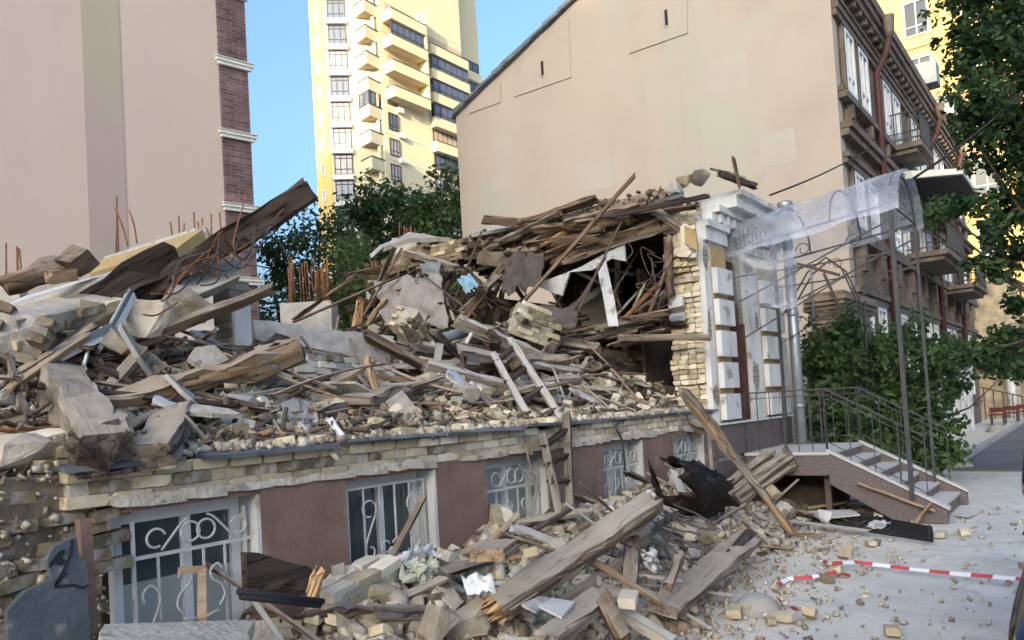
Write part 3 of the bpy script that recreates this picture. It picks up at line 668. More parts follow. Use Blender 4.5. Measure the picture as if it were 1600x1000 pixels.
# big street tree on the right, its trunk outside the frame
dt = 12.5
tree('street_tree', 'large dark street tree whose branches hang over the street on the right', (14.6, -1.4, 0),
     [blob(1590,60,dt,1.0,.9), blob(1530,80,dt,.7,.6), blob(1500,45,dt+1,.5,.4), blob(1560,170,dt,.7,.6), blob(1610,190,dt,.9,.9), blob(1530,150,dt,.45,.4), blob(1560,250,dt,.55,.45),
      blob(1600,300,dt,.7,.6), blob(1520,320,dt,.5,.22), blob(1460,335,dt,.5,.16), blob(1415,343,dt,.3,.1), blob(1560,345,dt,.5,.25), blob(1590,400,dt,.4,.3), blob(1540,415,dt-.5,.3,.2),
      blob(1590,520,dt,.5,.3), blob(1560,545,dt,.5,.22), blob(1500,560,dt,.45,.2), blob(1470,330,dt+.5,.3,.2), blob(1640,130,dt-1,1.4,1.6), blob(1650,350,dt-1,1.0,1.4), blob(1660,540,dt-1,.8,.6), blob(1585,480,dt,.3,.15),
      blob(1500,100,dt,.35,.3), blob(1510,200,dt,.3,.25), blob(1620,-30,dt,1.6,1.0), blob(1545,-10,dt,.8,.4)],
     'leaf_street', .12, 34, 42, None, .12, .27, 11, .085, shell=.2, trk=.24)
# bush behind the porch railing
def bb_(px, py, X, rx, rz): return (AX(px, py, X), rx, rz)
bs = [bb_(1290,560,15.5,.7,.7), bb_(1330,530,15.8,.7,.6), bb_(1385,560,16.0,.9,.8), bb_(1440,600,16.5,.9,.9), bb_(1300,640,15.2,.8,.8), bb_(1370,640,15.4,.9,.8), bb_(1440,670,15.8,.9,.7),
      bb_(1480,560,17.5,.5,.5), bb_(1420,520,17,.5,.4), bb_(1270,580,15.4,.4,.5), bb_(1340,700,15,.9,.6), bb_(1450,700,15.6,.7,.4), bb_(1520,560,18,.5,.4), bb_(1555,550,18,.5,.35), bb_(1580,575,18,.5,.3)]
tree('leafy_bush', 'overgrown green bush behind the porch railing beside the townhouse', (15.6, 3.4, 0), bs, 'leaf_bush', .13, 40, 46, None, .16, .34, 12, .05, cat='bush', shell=.3)
# ================================================================ THE RUIN
WY = 4.5                                            # street face of the basement wall
def colX(px, py=760, Y=WY): return AY(px, py, Y).x
FLOOR = 1.66
def sstep(a, b, x):
    t = min(1, max(0, (x-a)/(b-a))); return t*t*(3-2*t)
def floor_h(x, y):
    """top of the rubble lying on the raised ground floor"""
    t = max(0.0, y-4.85)
    l = 1-sstep(3.4, 5.2, x); r_ = sstep(7.8, 9.6, x); m = 1-l-r_
    zl = .06+min(t*.46, 1.05); zm = .07+min(t*.28, .95); zr = .06+min(t*.50, 1.2)
    h = zl*l + zm*m + zr*r_
    h *= 1 - .5*sstep(9.0, 11.5, y)*(1-r_)
    return FLOOR + h + .13*fbm(x*1.1, y*1.1, 3.0)*min(1, t*1.5+.15) + .05*fbm(x*3.4, y*3.4, 9.0)
def heap_h(x, y):
    """top of the rubble heap on the pavement against the wall"""
    e = 2.75 + .35*fbm(x*.6, 7.7) + .55*sstep(5.5,8,x)
    top = .36 + .26*sstep(2.7,3.5,x) + .14*sstep(4.6,5.4,x) - .50*sstep(8.6, 10.8, x)
    h = top*sstep(e, 4.3, y)
    return h + (.10*fbm(x*1.5, y*1.5, 1.0)+.05*fbm(x*4, y*4, 5))*min(1, h*4)
def surf_h(x, y): return floor_h(x, y) if y > 4.52 else max(0, heap_h(x, y))

ru = thing('ruined_house', 'collapsed old brick house with brown basement wall and white entrance corner still standing', 'ruin', (6, 5, 0))
# --- basement wall: brown stuccoed piers between the windows
WPX = [(197,408,790), (540,682,745), (758,855,712), (940,1004,685), (1050,1099,672)]
WIN = [(colX(a, y), colX(b, y)) for a, b, y in WPX]
ZS, ZL, ZB = .18, 1.385, 1.44
edges = [1.93] + [v for w_ in WIN for v in w_] + [11.0]
for i in range(0, len(edges), 2):
    if i == 0: continue
    a, b = edges[i], edges[i+1]
    obj('stucco_pier', MB().box(a, b, WY, WY+.45, -.1, ZB-.002), G('brown_stucco'), ru)
for (a, b) in WIN:
    obj('lintel', MB().box(a+.002, b-.002, WY+.012, WY+.45, ZL, ZB-.004), G('brown_stucco'), ru)
    obj('sill_wall', MB().box(a+.002, b-.002, WY+.012, WY+.45, -.1, ZS), G('brown_stucco'), ru)
obj('floor_slab', MB().box(1.2, 13.7, WY+.46, 12.2, 1.30, FLOOR-.02), G('mortar'), ru)
obj('basement_back', MB().box(1.2, 13.7, WY+1.4, WY+1.5, -.1, 1.28), G('interior_dark'), ru)
# --- windows: frame, glass, white reveal, wrought iron grille
def smooth_path(pts, k=6):
    p = [Vector(q) for q in pts]; out = []
    for i in range(len(p)-1):
        m0 = (p[i+1]-p[max(i-1,0)])*.5; m1 = (p[min(i+2,len(p)-1)]-p[i])*.5
        for j in range(k):
            t = j/k; out.append(p[i]*(2*t**3-3*t**2+1) + m0*(t**3-2*t**2+t) + p[i+1]*(-2*t**3+3*t**2) + m1*(t**3-t**2))
    return out+[p[-1]]
def curl(c, r, a0, a1, nrm=24, sx=1, spiral=.0):
    pts = []
    for i in range(nrm+1):
        t = i/nrm; an = a0+(a1-a0)*t; rr = r*(1-spiral*t)
        pts.append(V(c[0]+sx*rr*math.cos(an), c[1], c[2]+rr*math.sin(an)))
    return pts
def grille(parent, a, b, z0, z1, y, style):
    w_ = b-a; m = MB(); rb = .0085
    fr = [V(a+.03,y,z0+.02), V(a+.03,y,z1-.04), V(b-.05,y,z1-.04), V(b-.05,y,z0+.02)]
    f = MB()
    f.bar(fr[0], fr[1], .02); f.bar(fr[2], fr[3], .02)
    if style == 1: f.bar(V(a+.03,y,z1-.045), V(b-.05,y,z1-.045), .016); zt_ = z1-.05
    else: f.bar(V(a+.0,y,z1-.26), V(b+.02,y,z1-.26), .022); zt_ = z1-.26
    f.bar(V(a+.0,y,z0+.30), V(b+.02,y,z0+.30), .018)
    g_ = obj('grille', f, G('grille_paint'), parent)
    nb = 5 if w_ < 1.0 else 6
    for i in range(1, nb):
        x = a+.03+(w_-.08)*i/nb
        obj('grille_bar', MB().bar(V(x,y,z0+.02), V(x,y, zt_), .014), G('grille_paint'), g_)
    q = w_/1.0
    y2 = y-.013
    curls = []
    if style == 0:
        for sx, cx in ((1, a+w_*.30), (-1, a+w_*.78)):
            curls.append(curl((cx-sx*.10*q, y2, z1-.16), .075*q, .3 if sx>0 else .3, 5.2, sx=sx, spiral=.15) )
            curls.append([V(cx-sx*.06*q,y2,z1-.235), V(cx+sx*.10*q,y2,z1-.09), V(cx+sx*.17*q,y2,z1-.055)])
        for cx in (a+w_*.47, a+w_*.60): curls.append(curl((cx, y2, z1-.15), .075*q, 0, 6.28))
        for sx, cx in ((1, a+w_*.42), (-1, a+w_*.66)):
            curls.append(curl((cx, y2, z0+.33), .17*q, 1.4, 6.6, sx=-sx, spiral=.1))
            curls.append(curl((cx+sx*.05, y2, z0+.30), .06*q, 2.2, 8.0, sx=-sx, spiral=.5))
            curls.append([V(cx-sx*.02,y2,z0+.50), V(cx-sx*.075*q,y2,z0+.56), V(cx-sx*.05*q,y2,z0+.63), V(cx+sx*.02,y2,z0+.68), V(cx+sx*.03,y2,z0+.74), V(cx-sx*.02,y2,z0+.77), V(cx-sx*.05,y2,z0+.73)])
        curls.append([V(a+w_*.06,y2,z0+.30), V(a+w_*.10,y2,z0+.40), V(a+w_*.20,y2,z0+.58), V(a+w_*.21,y2,z0+.66), V(a+w_*.15,y2,z0+.72), V(a+w_*.09,y2,z0+.68), V(a+w_*.10,y2,z0+.62)])
        curls.append(curl((a+w_*.14, y2, z0+.22), .09*q, 1.2, 6.0))
    else:
        for sx, cx in ((1, a+w_*.26), (-1, a+w_*.80)):
            curls.append(curl((cx, y2, z1-.22), .085*q, -.6, 5.0, sx=sx, spiral=.25))
            curls.append([V(cx+sx*.07*q,y2,z1-.27), V(cx-sx*.03*q,y2,z1-.45), V(cx-sx*.05*q,y2,z1-.52)])
            curls.append(curl((cx-sx*.0, y2, z1-.55), .055*q, 2.6, 8.0, sx=sx, spiral=.3))
        for sx in (1,-1):
            curls.append(curl((a+w_*.5+sx*.06*q, y2, z0+.62), .055*q, 3.4 if sx>0 else 3.4, 9.0, sx=sx, spiral=.2))
            curls.append([V(a+w_*.5,y2,z0+.60), V(a+w_*.5-sx*.10*q,y2,z0+.46), V(a+w_*.5-sx*.15*q,y2,z0+.32), V(a+w_*.5-sx*.10*q,y2,z0+.20), V(a+w_*.5,y2,z0+.16)])
    for c in curls: obj('scroll', MB().tube(smooth_path(c) if len(c) < 10 else c, rb, 5), G('grille_paint'), g_, True)
for i, (a, b) in enumerate(WIN):
    y = WY+.20; t = .055
    m = MB(); m.box(a+.002, a+t, y, y+.07, ZS+.002, ZL-.002); m.box(b-.11, b-.04, y, y+.07, ZS+.002, ZL-.002); m.box(a+t, b-.11, y, y+.07, ZL-.09, ZL-.002); m.box(a+t, b-.11, y, y+.07, ZS+.002, ZS+.07)
    mid = a+(b-a)*.52
    wn = obj('window', m, G('white_frame'), ru)
    obj('glazing_bar', MB().box(mid-.03, mid+.03, y-.005, y+.065, ZS+.07, ZL-.092), G('white_frame'), wn)
    zf = ZS+(ZL-ZS)*(.62 if i in (0,) else .40 if i == 1 else .93)
    for (p, q) in ((a+t, mid-.031), (mid+.031, b-.111)):
        obj('frosted_pane', MB().box(p, q, y+.03, y+.04, ZS+.071, zf), G('frosted'), wn)
        obj('pane', MB().box(p, q, y+.03, y+.04, zf+.002, ZL-.093), G('glass_basement'), wn)
    rv = MB().box(b-.032, b-.003, WY+.004, WY+.32, ZS, ZL-.001); obj('reveal', rv, G('white_plaster'), wn)
    grille(wn, a+.04, b-.03, ZS+.02, ZL-.03, WY+.09, 0 if i != 1 else 1)
# --- brick band above the stucco, each brick its own piece
BR = (.235, .115, .068)
def brick_variants(k, size, chip=.012, seed=1, mat='brick_yellow', nm='brick'):
    rn = random.Random(seed); out = []
    for _ in range(k):
        pts = []
        for sx in (-1,1):
            for sy in (-1,1):
                for sz in (-1,1):
                    big = rn.random() < .22; c = (rn.uniform(.02,.055) if big else rn.uniform(.003, chip))
                    for ax in range(3):
                        p = [sx*size[0]/2, sy*size[1]/2, sz*size[2]/2]; s_ = (sx,sy,sz)
                        p[ax] -= s_[ax]*min(c*rn.uniform(.6,1.4), size[ax]*.38); pts.append(p)
        out.append(MB().hull(pts).mesh(nm, G(mat)))
    return out
BV = {k: brick_variants(7, BR, seed=i+2, mat=k) for i, k in enumerate(('brick_yellow', 'brick_pale', 'brick_dirty'))}
obj('brick_backing', MB().box(1.75, 11.0, WY+.008, WY+.44, ZB+.0, FLOOR-.03), G('mortar'), ru)
nb_ = 0
for row in range(3):
    x = 1.72 + (row % 2)*.12; zc = ZB+.037+row*.0745
    while x < 10.3:
        L = BR[0]
        if not (row == 2 and random.random() < .06):
            mt = 'brick_yellow' if x < 4.2 else random.choice(['brick_pale','brick_yellow','brick_pale'])
            if row == 1 and x < 5: mt = random.choice(['brick_dirty','brick_yellow'])
            o = inst('brick', random.choice(BV[mt]), TRS((x+L/2, WY+.055+random.uniform(-.012,.014)-.02*(row==2), zc), 0, random.gauss(0,.012), random.gauss(0,.02), (random.uniform(.93,1),1,1)), ru); nb_ += 1
        x += L+.011
# broken plaster lip below the bricks
lp = MB(); x = 1.95
while x < 10.2:
    l_ = random.uniform(.18,.5); h_ = random.uniform(.02,.06)
    if random.random() < .85:
        lp.hull([(x+random.uniform(0,.05), WY-.0-random.uniform(.006,.03), ZB-h_*.3), (x+l_, WY-.012, ZB-h_*random.uniform(.2,.8)), (x+l_*.5, WY-.03, ZB-h_*.6), (x, WY-.006, ZB+h_), (x+l_, WY-.008, ZB+h_*.7), (x, WY+.05, ZB), (x+l_, WY+.05, ZB), (x+l_*.5, WY+.05, ZB+h_)])
    x += l_*.9
tag(obj('plaster_lip', lp, G('plaster_cream'), ru), kind='stuff')
# --- slate ledge
x = 1.7
while x < 10.2:
    l_ = random.uniform(.5, 1.4)
    if 2.9 > x > 2.25: x += .1
    t_ = MB().hull([(sx*l_/2, sy*.14+random.uniform(-.02,.02), sz*.014+random.uniform(-.004,.004)) for sx in (-1,1) for sy in (-1,1) for sz in (-1,1)])
    inst('ledge_slate', t_.mesh('ledge_slate', G('slate')), TRS((x+l_/2, WY+.06+random.uniform(-.02,.02), FLOOR+.022+random.uniform(-.004,.01)), random.gauss(.06,.04), random.gauss(0,.012), random.gauss(0,.012)), ru)
    x += l_+.012
# --- decayed left end: rough bricks and earth
for row in range(24):
    zc = .04+row*.075
    ex = 1.93 - .04*fbm(row*.6, 2.2)
    x = -.6 + (row % 2)*.12
    while x < ex:
        if x > .9 and random.random() < .80 and not (row > 21 and x < 1.5):
            dy = .09*fbm(x*2.0, row*.25, 4)+random.uniform(-.03,.03) - (.0 if row > 8 else .05)
            inst('brick', random.choice(BV[random.choice(['brick_dirty'])]), TRS((x+.12, WY+.135+dy, zc), random.gauss(0,.05), random.gauss(0,.05), random.gauss(0,.12)), ru); nb_ += 1
        x += .246
eb = MB(); vs = []; nxx, nzz = 30, 24
for j in range(nzz+1):
    for i in range(nxx+1):
        X = -1.2+3.12*i/nxx; Z = -.1+1.75*j/nzz
        vs.append((X, WY+.10+.10*fbm(X*3, Z*3, 6)+.04*fbm(X*9, Z*9, 2), Z))
eb.add(vs, [(j*(nxx+1)+i, j*(nxx+1)+i+1, (j+1)*(nxx+1)+i+1, (j+1)*(nxx+1)+i) for j in range(nzz) for i in range(nxx)])
obj('earth_core', eb, G('earth'), ru, True)
# --- standing entrance corner ------------------------------------------------
X0, X1, XD0, XD1 = 10.42, 13.75, 11.28, 12.10
ZP, ZT = 1.46, 4.60
fwk = MB().box(X0+.16, XD0-.02, WY+.06, WY+.46, .0, ZT); obj('wall_core', fwk, G('brick_old_grey'), ru)
obj('wall_core', MB().box(XD1+.02, X1-.05, WY+.06, WY+.46, .0, ZT), G('brick_old_grey'), ru)
obj('wall_core', MB().box(XD0-.02, XD1+.02, WY+.10, WY+.46, 4.05, ZT), G('brick_old_grey'), ru)
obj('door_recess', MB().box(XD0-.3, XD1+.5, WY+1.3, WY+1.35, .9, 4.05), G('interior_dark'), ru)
obj('door_leaf', MB().box(XD1-.10, XD1-.06, WY+.0, WY+.39, ZP, 3.04), G('downpipe_red'), ru)
obj('transom_panel', MB().box(XD0-.02, XD1+.02, WY+.12, WY+.16, 3.05, 4.049), G('iron_brown'), ru)
def pilaster(a, b, split):
    o = obj('pilaster', MB().box(a, b, WY-.04, WY+.058, ZP+.02, ZT-.1), G('white_plaster'), ru)
    obj('groove_panel', MB().box(split, b, WY-.062, WY-.041, ZP+.03, ZT-.45), G('ochre_groove'), o)
    z = ZP+.06
    while z < ZT-.75:
        q = MB().box(split-.02, b+.02, WY-.15, WY-.063, z, z+.385)
        obj('quoin', q, G('white_plaster'), o); z += .475
    c = MB(); c.box(a-.0, b+.04, WY-.10, WY-.042, ZT-.40, ZT-.2); c.box(a-.0, b+.06, WY-.15, WY-.042, ZT-.198, ZT-.1); obj('capital', c, G('white_plaster'), o)
pilaster(X0+.06, XD0-.03, X0+.28); pilaster(XD1+.03, X1-.15, XD1+.55)
obj('ochre_return', MB().box(X1-.148, X1, WY-.02, WY+.5, ZP+.02, ZT-.1), G('ochre_groove'), ru)
for (z0, z1, o_) in ((ZT-.098, ZT+.06, .10), (ZT+.062, ZT+.16, .20), (ZT+.162, ZT+.34, .34), (ZT+.342, ZT+.42, .42)):
    x = X0+.34+random.uniform(-.08,.08)+(.42 if o_ > .3 else .0); k = 0
    while x < X1-.1:                                # cornice in cracked lengths
        l_ = random.uniform(.8,1.3); e_ = min(x+l_, X1+.1)
        m = MB().box(x, e_-.012, WY-o_, WY+.3, z0, z1)
        inst('cornice', m.mesh('cornice', G('white_plaster')), TRS((0, random.uniform(-.01,.01), random.uniform(-.0008,.0008))), ru); x = e_
for i in range(13):
    x = X0+.5+i*.25; obj('dentil', MB().box(x, x+.12, WY-.17, WY-.102, ZT-.09, ZT+.05), G('white_plaster'), ru)
for (x, z, w_, h_) in ((10.55,3.95,.10,.22),(10.52,2.9,.08,.3),(10.6,1.9,.12,.2),(12.25,4.0,.2,.16),(12.3,2.2,.16,.26),(12.5,3.1,.1,.2)):   # chipped plaster showing brick
    pts = [V(x+w_*math.cos(a)*random.uniform(.6,1.2), WY-.043, z+h_*math.sin(a)*random.uniform(.6,1.2)) for a in [k*.7 for k in range(9)]]
    obj('bare_patch', MB().prism(pts, (0,-.003,0)), G('brick_old_grey'), ru)
# jagged brick cross-section
vis = 0
for row in range(44):
    zc = ZP+.04+row*.0765
    if zc > 4.98: break
    jag = .10*fbm(row*.35, 1.7)+random.uniform(-.05,.05)
    for k in range(4):
        y_ = WY+.04+k*.122
        x_ = X0+.13+jag*(.6+.2*k)+random.uniform(-.02,.02)-(.10 if 8 < row < 13 and k > 1 else 0)
        if k == 0: x_ += .03
        inst('brick', random.choice(BV[random.choice(['brick_pale','brick_yellow','brick_pale'])]), TRS((x_, y_+.06, zc), random.gauss(0,.02), random.gauss(0,.03), random.gauss(0,.04)), ru); vis += 1
# interior behind the section: far wall, inner partition, ceiling layers
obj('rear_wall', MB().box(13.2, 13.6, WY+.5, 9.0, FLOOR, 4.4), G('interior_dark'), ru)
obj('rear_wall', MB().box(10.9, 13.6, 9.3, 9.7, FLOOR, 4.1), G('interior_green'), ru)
obj('inner_post', MB().box(12.4, 12.5, 6.9, 7.0, 2.6, 4.4), G('wood_dark'), ru)
fr_ = MB(); a_ = AX(908,455,12.6); b_ = AX(952,500,12.6)
obj('inner_door', MB().box(12.55, 12.6, b_.y, a_.y, b_.z-.4, a_.z), G('door_cream'), ru)
df = MB(); df.box(12.5, 12.62, a_.y, a_.y+.09, b_.z-.4, a_.z+.1); df.box(12.5, 12.62, b_.y, a_.y, a_.z+.002, a_.z+.1); df.box(12.5, 12.62, b_.y-.35, b_.y-.001, b_.z-.4, a_.z+.1); obj('door_frame', df, G('wood_brown'), ru)
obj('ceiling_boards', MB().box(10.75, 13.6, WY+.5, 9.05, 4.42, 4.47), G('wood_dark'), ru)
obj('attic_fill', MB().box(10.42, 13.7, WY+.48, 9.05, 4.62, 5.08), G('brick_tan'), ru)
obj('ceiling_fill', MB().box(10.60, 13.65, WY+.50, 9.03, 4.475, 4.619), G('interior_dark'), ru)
# ================================================================ PORCH, CANOPY, PIPE, GARDEN WALL
SX0, SX1 = 11.42, 13.45; PZ = .93; PY0 = 3.17
po = thing('entrance_porch', 'granite clad porch with pale stone steps and thin iron railing', 'porch', (12.4, 3.0, 0))
obj('landing_slab', MB().box(SX0-.03, SX1+.03, PY0-.03, WY-.1, PZ, PZ+.045), G('tread_stone'), po)
obj('landing_side', MB().box(SX0, SX0+.12, PY0, WY-.102, PZ-.30, PZ-.001), G('granite'), po)
obj('landing_side', MB().box(SX1-.12, SX1, PY0, WY-.102, PZ-.30, PZ-.001), G('granite'), po)
obj('landing_underside', MB().box(SX0+.121, SX1-.121, PY0, WY-.102, PZ-.2, PZ-.001), G('concrete'), po)
NS = 6; RUN = 1.62/NS; RISE = PZ/NS
for i in range(1, NS):
    y1 = PY0-(i-1)*RUN; y0 = y1-RUN; z = PZ-i*RISE
    obj('tread', MB().box(SX0+.10, SX1-.10, y0-.03, y1-.004, z, z+.04), G('tread_stone'), po)
    obj('riser', MB().box(SX0+.121, SX1-.121, y1-.022, y1-.006, z+.041, z+RISE-.001), G('granite'), po)
    obj('step_core', MB().box(SX0+.122, SX1-.122, y0+.02, y1-.03, z-.2 if i < 5 else 0, z-.002), G('concrete'), po)
ylast = PY0-(NS-1)*RUN
obj('riser', MB().box(SX0+.121, SX1-.121, ylast-.022, ylast-.006, .0, RISE-.001), G('granite'), po)
for (xa, xb) in ((SX0-.001, SX0+.12), (SX1-.12, SX1+.001)):
    poly = [V(xa,PY0-.001,PZ+.03), V(xa,PY0-.001,PZ-.42), V(xa,ylast+.5,.0), V(xa,ylast-.12,.0), V(xa,ylast-.12,RISE+.02)]
    st = obj('stringer', MB().prism(poly, (xb-xa,0,0)), G('granite'), po)
    cp = [V(xa-.012,PY0+.02,PZ+.05), V(xa-.012,PY0+.02,PZ+.085), V(xa-.012,ylast-.15,RISE+.065), V(xa-.012,ylast-.15,RISE+.025)]
    obj('stringer_cap', MB().prism(cp, (xb-xa+.024,0,0)), G('tread_stone'), st)
obj('support_post', MB().box(SX0+.2, SX0+.28, PY0+.05, PY0+.13, -.02, PZ-.301), G('iron_brown'), po)
obj('support_wall', MB().box(SX0+.8, SX1-.2, PY0+.2, WY-.15, -.02, PZ-.21), G('interior_dark'), po)
for i in range(4):                                  # granite plates of the entrance plinth
    for (xa, xb) in ((XD0-1.0, XD0-.02), (XD0-.018, XD1+.0), (XD1+.002, X1-.7), (X1-.698, X1+.02)):
        if i == 0: pl = obj('plinth_plate', MB().box(xa+.004, xb-.004, WY-.10, WY-.055, .0, PZ-.01), G('granite'), ru)
        if i == 1: pl = obj('plinth_plate', MB().box(xa+.004, xb-.004, WY-.10, WY-.055, PZ+.05, ZP-.012), G('granite'), ru)
        if i == 2: pl = obj('plinth_cap', MB().box(xa+.002, xb-.002, WY-.14, WY+.02, ZP-.01, ZP+.018), G('white_plaster'), ru)
obj('plinth_core', MB().box(XD0-1.0, X1, WY-.054, WY+.05, .0, ZP-.013), G('concrete'), ru)
def rail_run(p, q, hgt, posts, mid=True):
    for h in ((hgt, hgt-.09, .12) if mid else (hgt,)):
        obj('handrail' if h == hgt else 'rail', MB().bar(p+V(0,0,h), q+V(0,0,h),        .022 if h == hgt else .012), G('iron'), po)
    for i in range(posts+1):
        t = p.lerp(q, i/posts); obj('baluster', MB().bar(t+V(0,0,.0), t+V(0,0,hgt-.012), .012 if i % 3 else .02), G('iron'), po)
for X in (SX0+.05, SX1-.05):
    a = V(X, WY-.12, PZ+.046); b = V(X, PY0+.02, PZ+.046); c = V(X, ylast+.1, RISE+.12)
    rail_run(a, b, .92, 6); rail_run(b+V(0,-.01,.03), c, .90, 4)
# --- barrel canopy
cn = thing('porch_canopy', 'clear plastic barrel canopy on thin dark posts over the porch', 'canopy', (12.3, 2.2, 0))
CXa, CXb, CYa, CYb, CZ, CR = 11.40, 13.20, 2.10, 4.42, 4.24, .60
def CZf(y): return CZ-.10+.26*(CYb-y)/(CYb-CYa)
def arch(t, y, dr=0):                                # t in 0..1 over the barrel
    an = math.pi*(1-t); cx_ = (CXa+CXb)/2; return V(cx_+((CXb-CXa)/2+dr)*math.cos(an), y, CZf(y)+(CR+dr)*math.sin(an))
for (X, Y, zb, r_) in ((CXa, CYa, .30, .028), (CXb, CYa, .30, .02), (CXb, CYb-.1, PZ+.05, .022)):
    obj('post', MB().box(X-r_, X+r_, Y-r_, Y+r_, zb, CZf(Y)), G('iron'), cn)
for y in (CYa, CYa+.8, CYa+1.6, CYb):
    obj('arch_rib', MB().tube([arch(i/14, y) for i in range(15)], .013, 5), G('iron'), cn, True)
for y in (CYa, CYb-.1):
    obj('tie_rod', MB().bar(V(CXa,y,CZf(y)), V(CXb,y,CZf(y)), .018), G('iron'), cn)
    for i in range(1, 9):
        x = CXa+(CXb-CXa)*i/9; t = math.acos(max(-1,min(1,-(x-(CXa+CXb)/2)/((CXb-CXa)/2))))/math.pi
        obj('infill_bar', MB().bar(V(x,y,CZf(y)+.012), arch(t, y), .009), G('iron'), cn)
for x in (CXa, CXb):
    obj('side_rail', MB().bar(V(x,CYa,CZf(CYa)), V(x,CYb,CZf(CYb)), .024), G('iron'), cn)
    obj('lower_rail', MB().bar(V(x,CYa,CZ-.52), V(x,CYb,CZ-.52), .022), G('iron'), cn)
    obj('diagonal', MB().bar(V(x,CYa,CZ-.06), V(x,CYb,CZ-.95), .02), G('iron'), cn)
    obj('diagonal', MB().bar(V(x,CYa+.02,CZ-.45), V(x,CYb,CZ-1.55), .018), G('iron'), cn)
    for k in range(3):
        yc = CYa+.5+k*.7
        sp_ = [V(x, yc+.11*(1-.05*i)*math.cos(i*.55), CZ-.27+.11*(1-.05*i)*math.sin(i*.55)) for i in range(14)]
        obj('scroll', MB().tube(sp_, .007, 4), G('iron'), cn, True)
sh = MB(); NT, NY = 18, 10; vs = []
for j in range(NY+1):
    for i in range(NT+1):
        y = CYa-.12+(CYb+.06-CYa+.12)*j/NY; p = arch(i/NT, y, .02+.03*fbm(i*.35, j*.6)); 
        if i == 0: p.z -= .10+.10*fbm(j*.7, 3); p.x -= .03
        if i == NT: p.z -= .10
        vs.append(p)
sh.add(vs, [(j*(NT+1)+i, j*(NT+1)+i+1, (j+1)*(NT+1)+i+1, (j+1)*(NT+1)+i) for j in range(NY) for i in range(NT)])
obj('plastic_sheet', sh, G('canopy_plastic'), cn, True)
hs = MB(); vs = []
for j in range(9):
    for i in range(7):
        y = CYb-.05-.95*i/6; z = CZ-.08-j*.11-.03*i; vs.append(V(CXa-.05+.05*fbm(i*.6, j*.5, 2), y, z+(.0 if j < 8 else .08*fbm(i*1.3, 4))))
hs.add(vs, [(j*7+i, j*7+i+1, (j+1)*7+i+1, (j+1)*7+i) for j in range(8) for i in range(6)])
obj('torn_sheet', hs, G('canopy_plastic_thin'), cn, True)
# arched ironwork of the next porch further along the street
ar = thing('iron_arch', 'curved iron arch frame with scrolls leaning over the broken garden wall', 'frame', (16.2, 4.2, 0))
for dx in (0, .12):
    p0 = [AX(1225,490,15.6), AX(1262,425,15.6), AX(1290,402,15.6), AX(1315,420,15.6), AX(1338,470,15.6), AX(1352,560,15.6)]
    pts = []
    for i in range(len(p0)-1):
        for k in range(4): pts.append(p0[i].lerp(p0[i+1], k/4))
    pts.append(p0[-1]); obj('arch_bar', MB().tube([p+V(dx,-dx*.4,-dx*.4) for p in pts], .018, 5), G('iron'), ar, True)
obj('brace', MB().bar(AX(1245,412,15.6), AX(1312,430,15.6), .06), G('iron_brown'), ar)
obj('brace', MB().bar(AX(1287,427,15.6), AX(1312,482,15.6), .05), G('iron_brown'), ar)
obj('upright', MB().bar(AX(1267,418,15.6), AX(1272,500,15.6), .04), G('zinc'), ar)
obj('upright', MB().bar(AX(1352,470,15.6), AX(1356,620,15.6), .03), G('iron'), ar)
# --- zinc flue
zf = thing('flue_pipe', 'tall grey zinc flue pipe standing beside the white entrance corner', 'pipe', (13.35, 4.12, 0))
obj('pipe', MB().tube([V(13.35,4.12,.0), V(13.35,4.12,5.15)], .09, 14), G('zinc'), zf, True)
for z in (1.6, 3.2, 4.6): obj('collar', MB().tube([V(13.35,4.12,z), V(13.35,4.12,z+.07)], .1, 14), G('zinc'), zf, True)
obj('cap', MB().tube([V(13.35,4.12,5.06), V(13.35,4.12,5.20), V(13.35,4.12,5.22)], [.135,.135,.12], 16), G('zinc'), zf, True)
# --- broken garden wall
gwp = AX(1255, 600, 15.9)
gw = thing('garden_wall', 'stub of old weathered brick wall with stepped coping behind the bush', 'wall', (16.2, 4.6, 0))
ga, gb = AX(1256, 480, 15.9), AX(1352, 490, 16.9)
yL, zTop = ga.y, ga.z-.0
bt = brick_variants(6, (.25,.12,.07), seed=31, mat='brick_tan')
obj('wall_core', MB().box(15.92, 18.6, yL-.62, yL-.12, 0, zTop-.1), G('brick_old_grey'), gw)
for row in range(int((zTop-.3)/.078)):
    z = .3+row*.078
    if z < 1.6: continue
    for k in range(4):
        y = yL-.70+k*.17+(row % 2)*.06
        if k == 3 and random.random() < .45: continue
        inst('brick', random.choice(bt), TRS((15.9+random.uniform(-.02,.02), y, z), 0, 0, math.pi/2+random.gauss(0,.03), (.66,1,1)), gw)
    for k in range(9):
        inst('brick', random.choice(bt), TRS((16.05+k*.262+(row % 2)*.12, yL-.68+random.uniform(-.01,.01), z), 0, 0, random.gauss(0,.02)), gw)
for i, (o_, dz) in enumerate(((.05,-.12),(.10,-.03),(.16,.06),(.10,.15))):
    for k in range(5):
        a = 15.86-o_+k*.55; m = MB().box(a, a+.54, yL-.72-o_, yL-.02+o_*.4-.05*i, zTop+dz, zTop+dz+.085)
        obj('coping_brick', m, G('brick_tan'), gw)
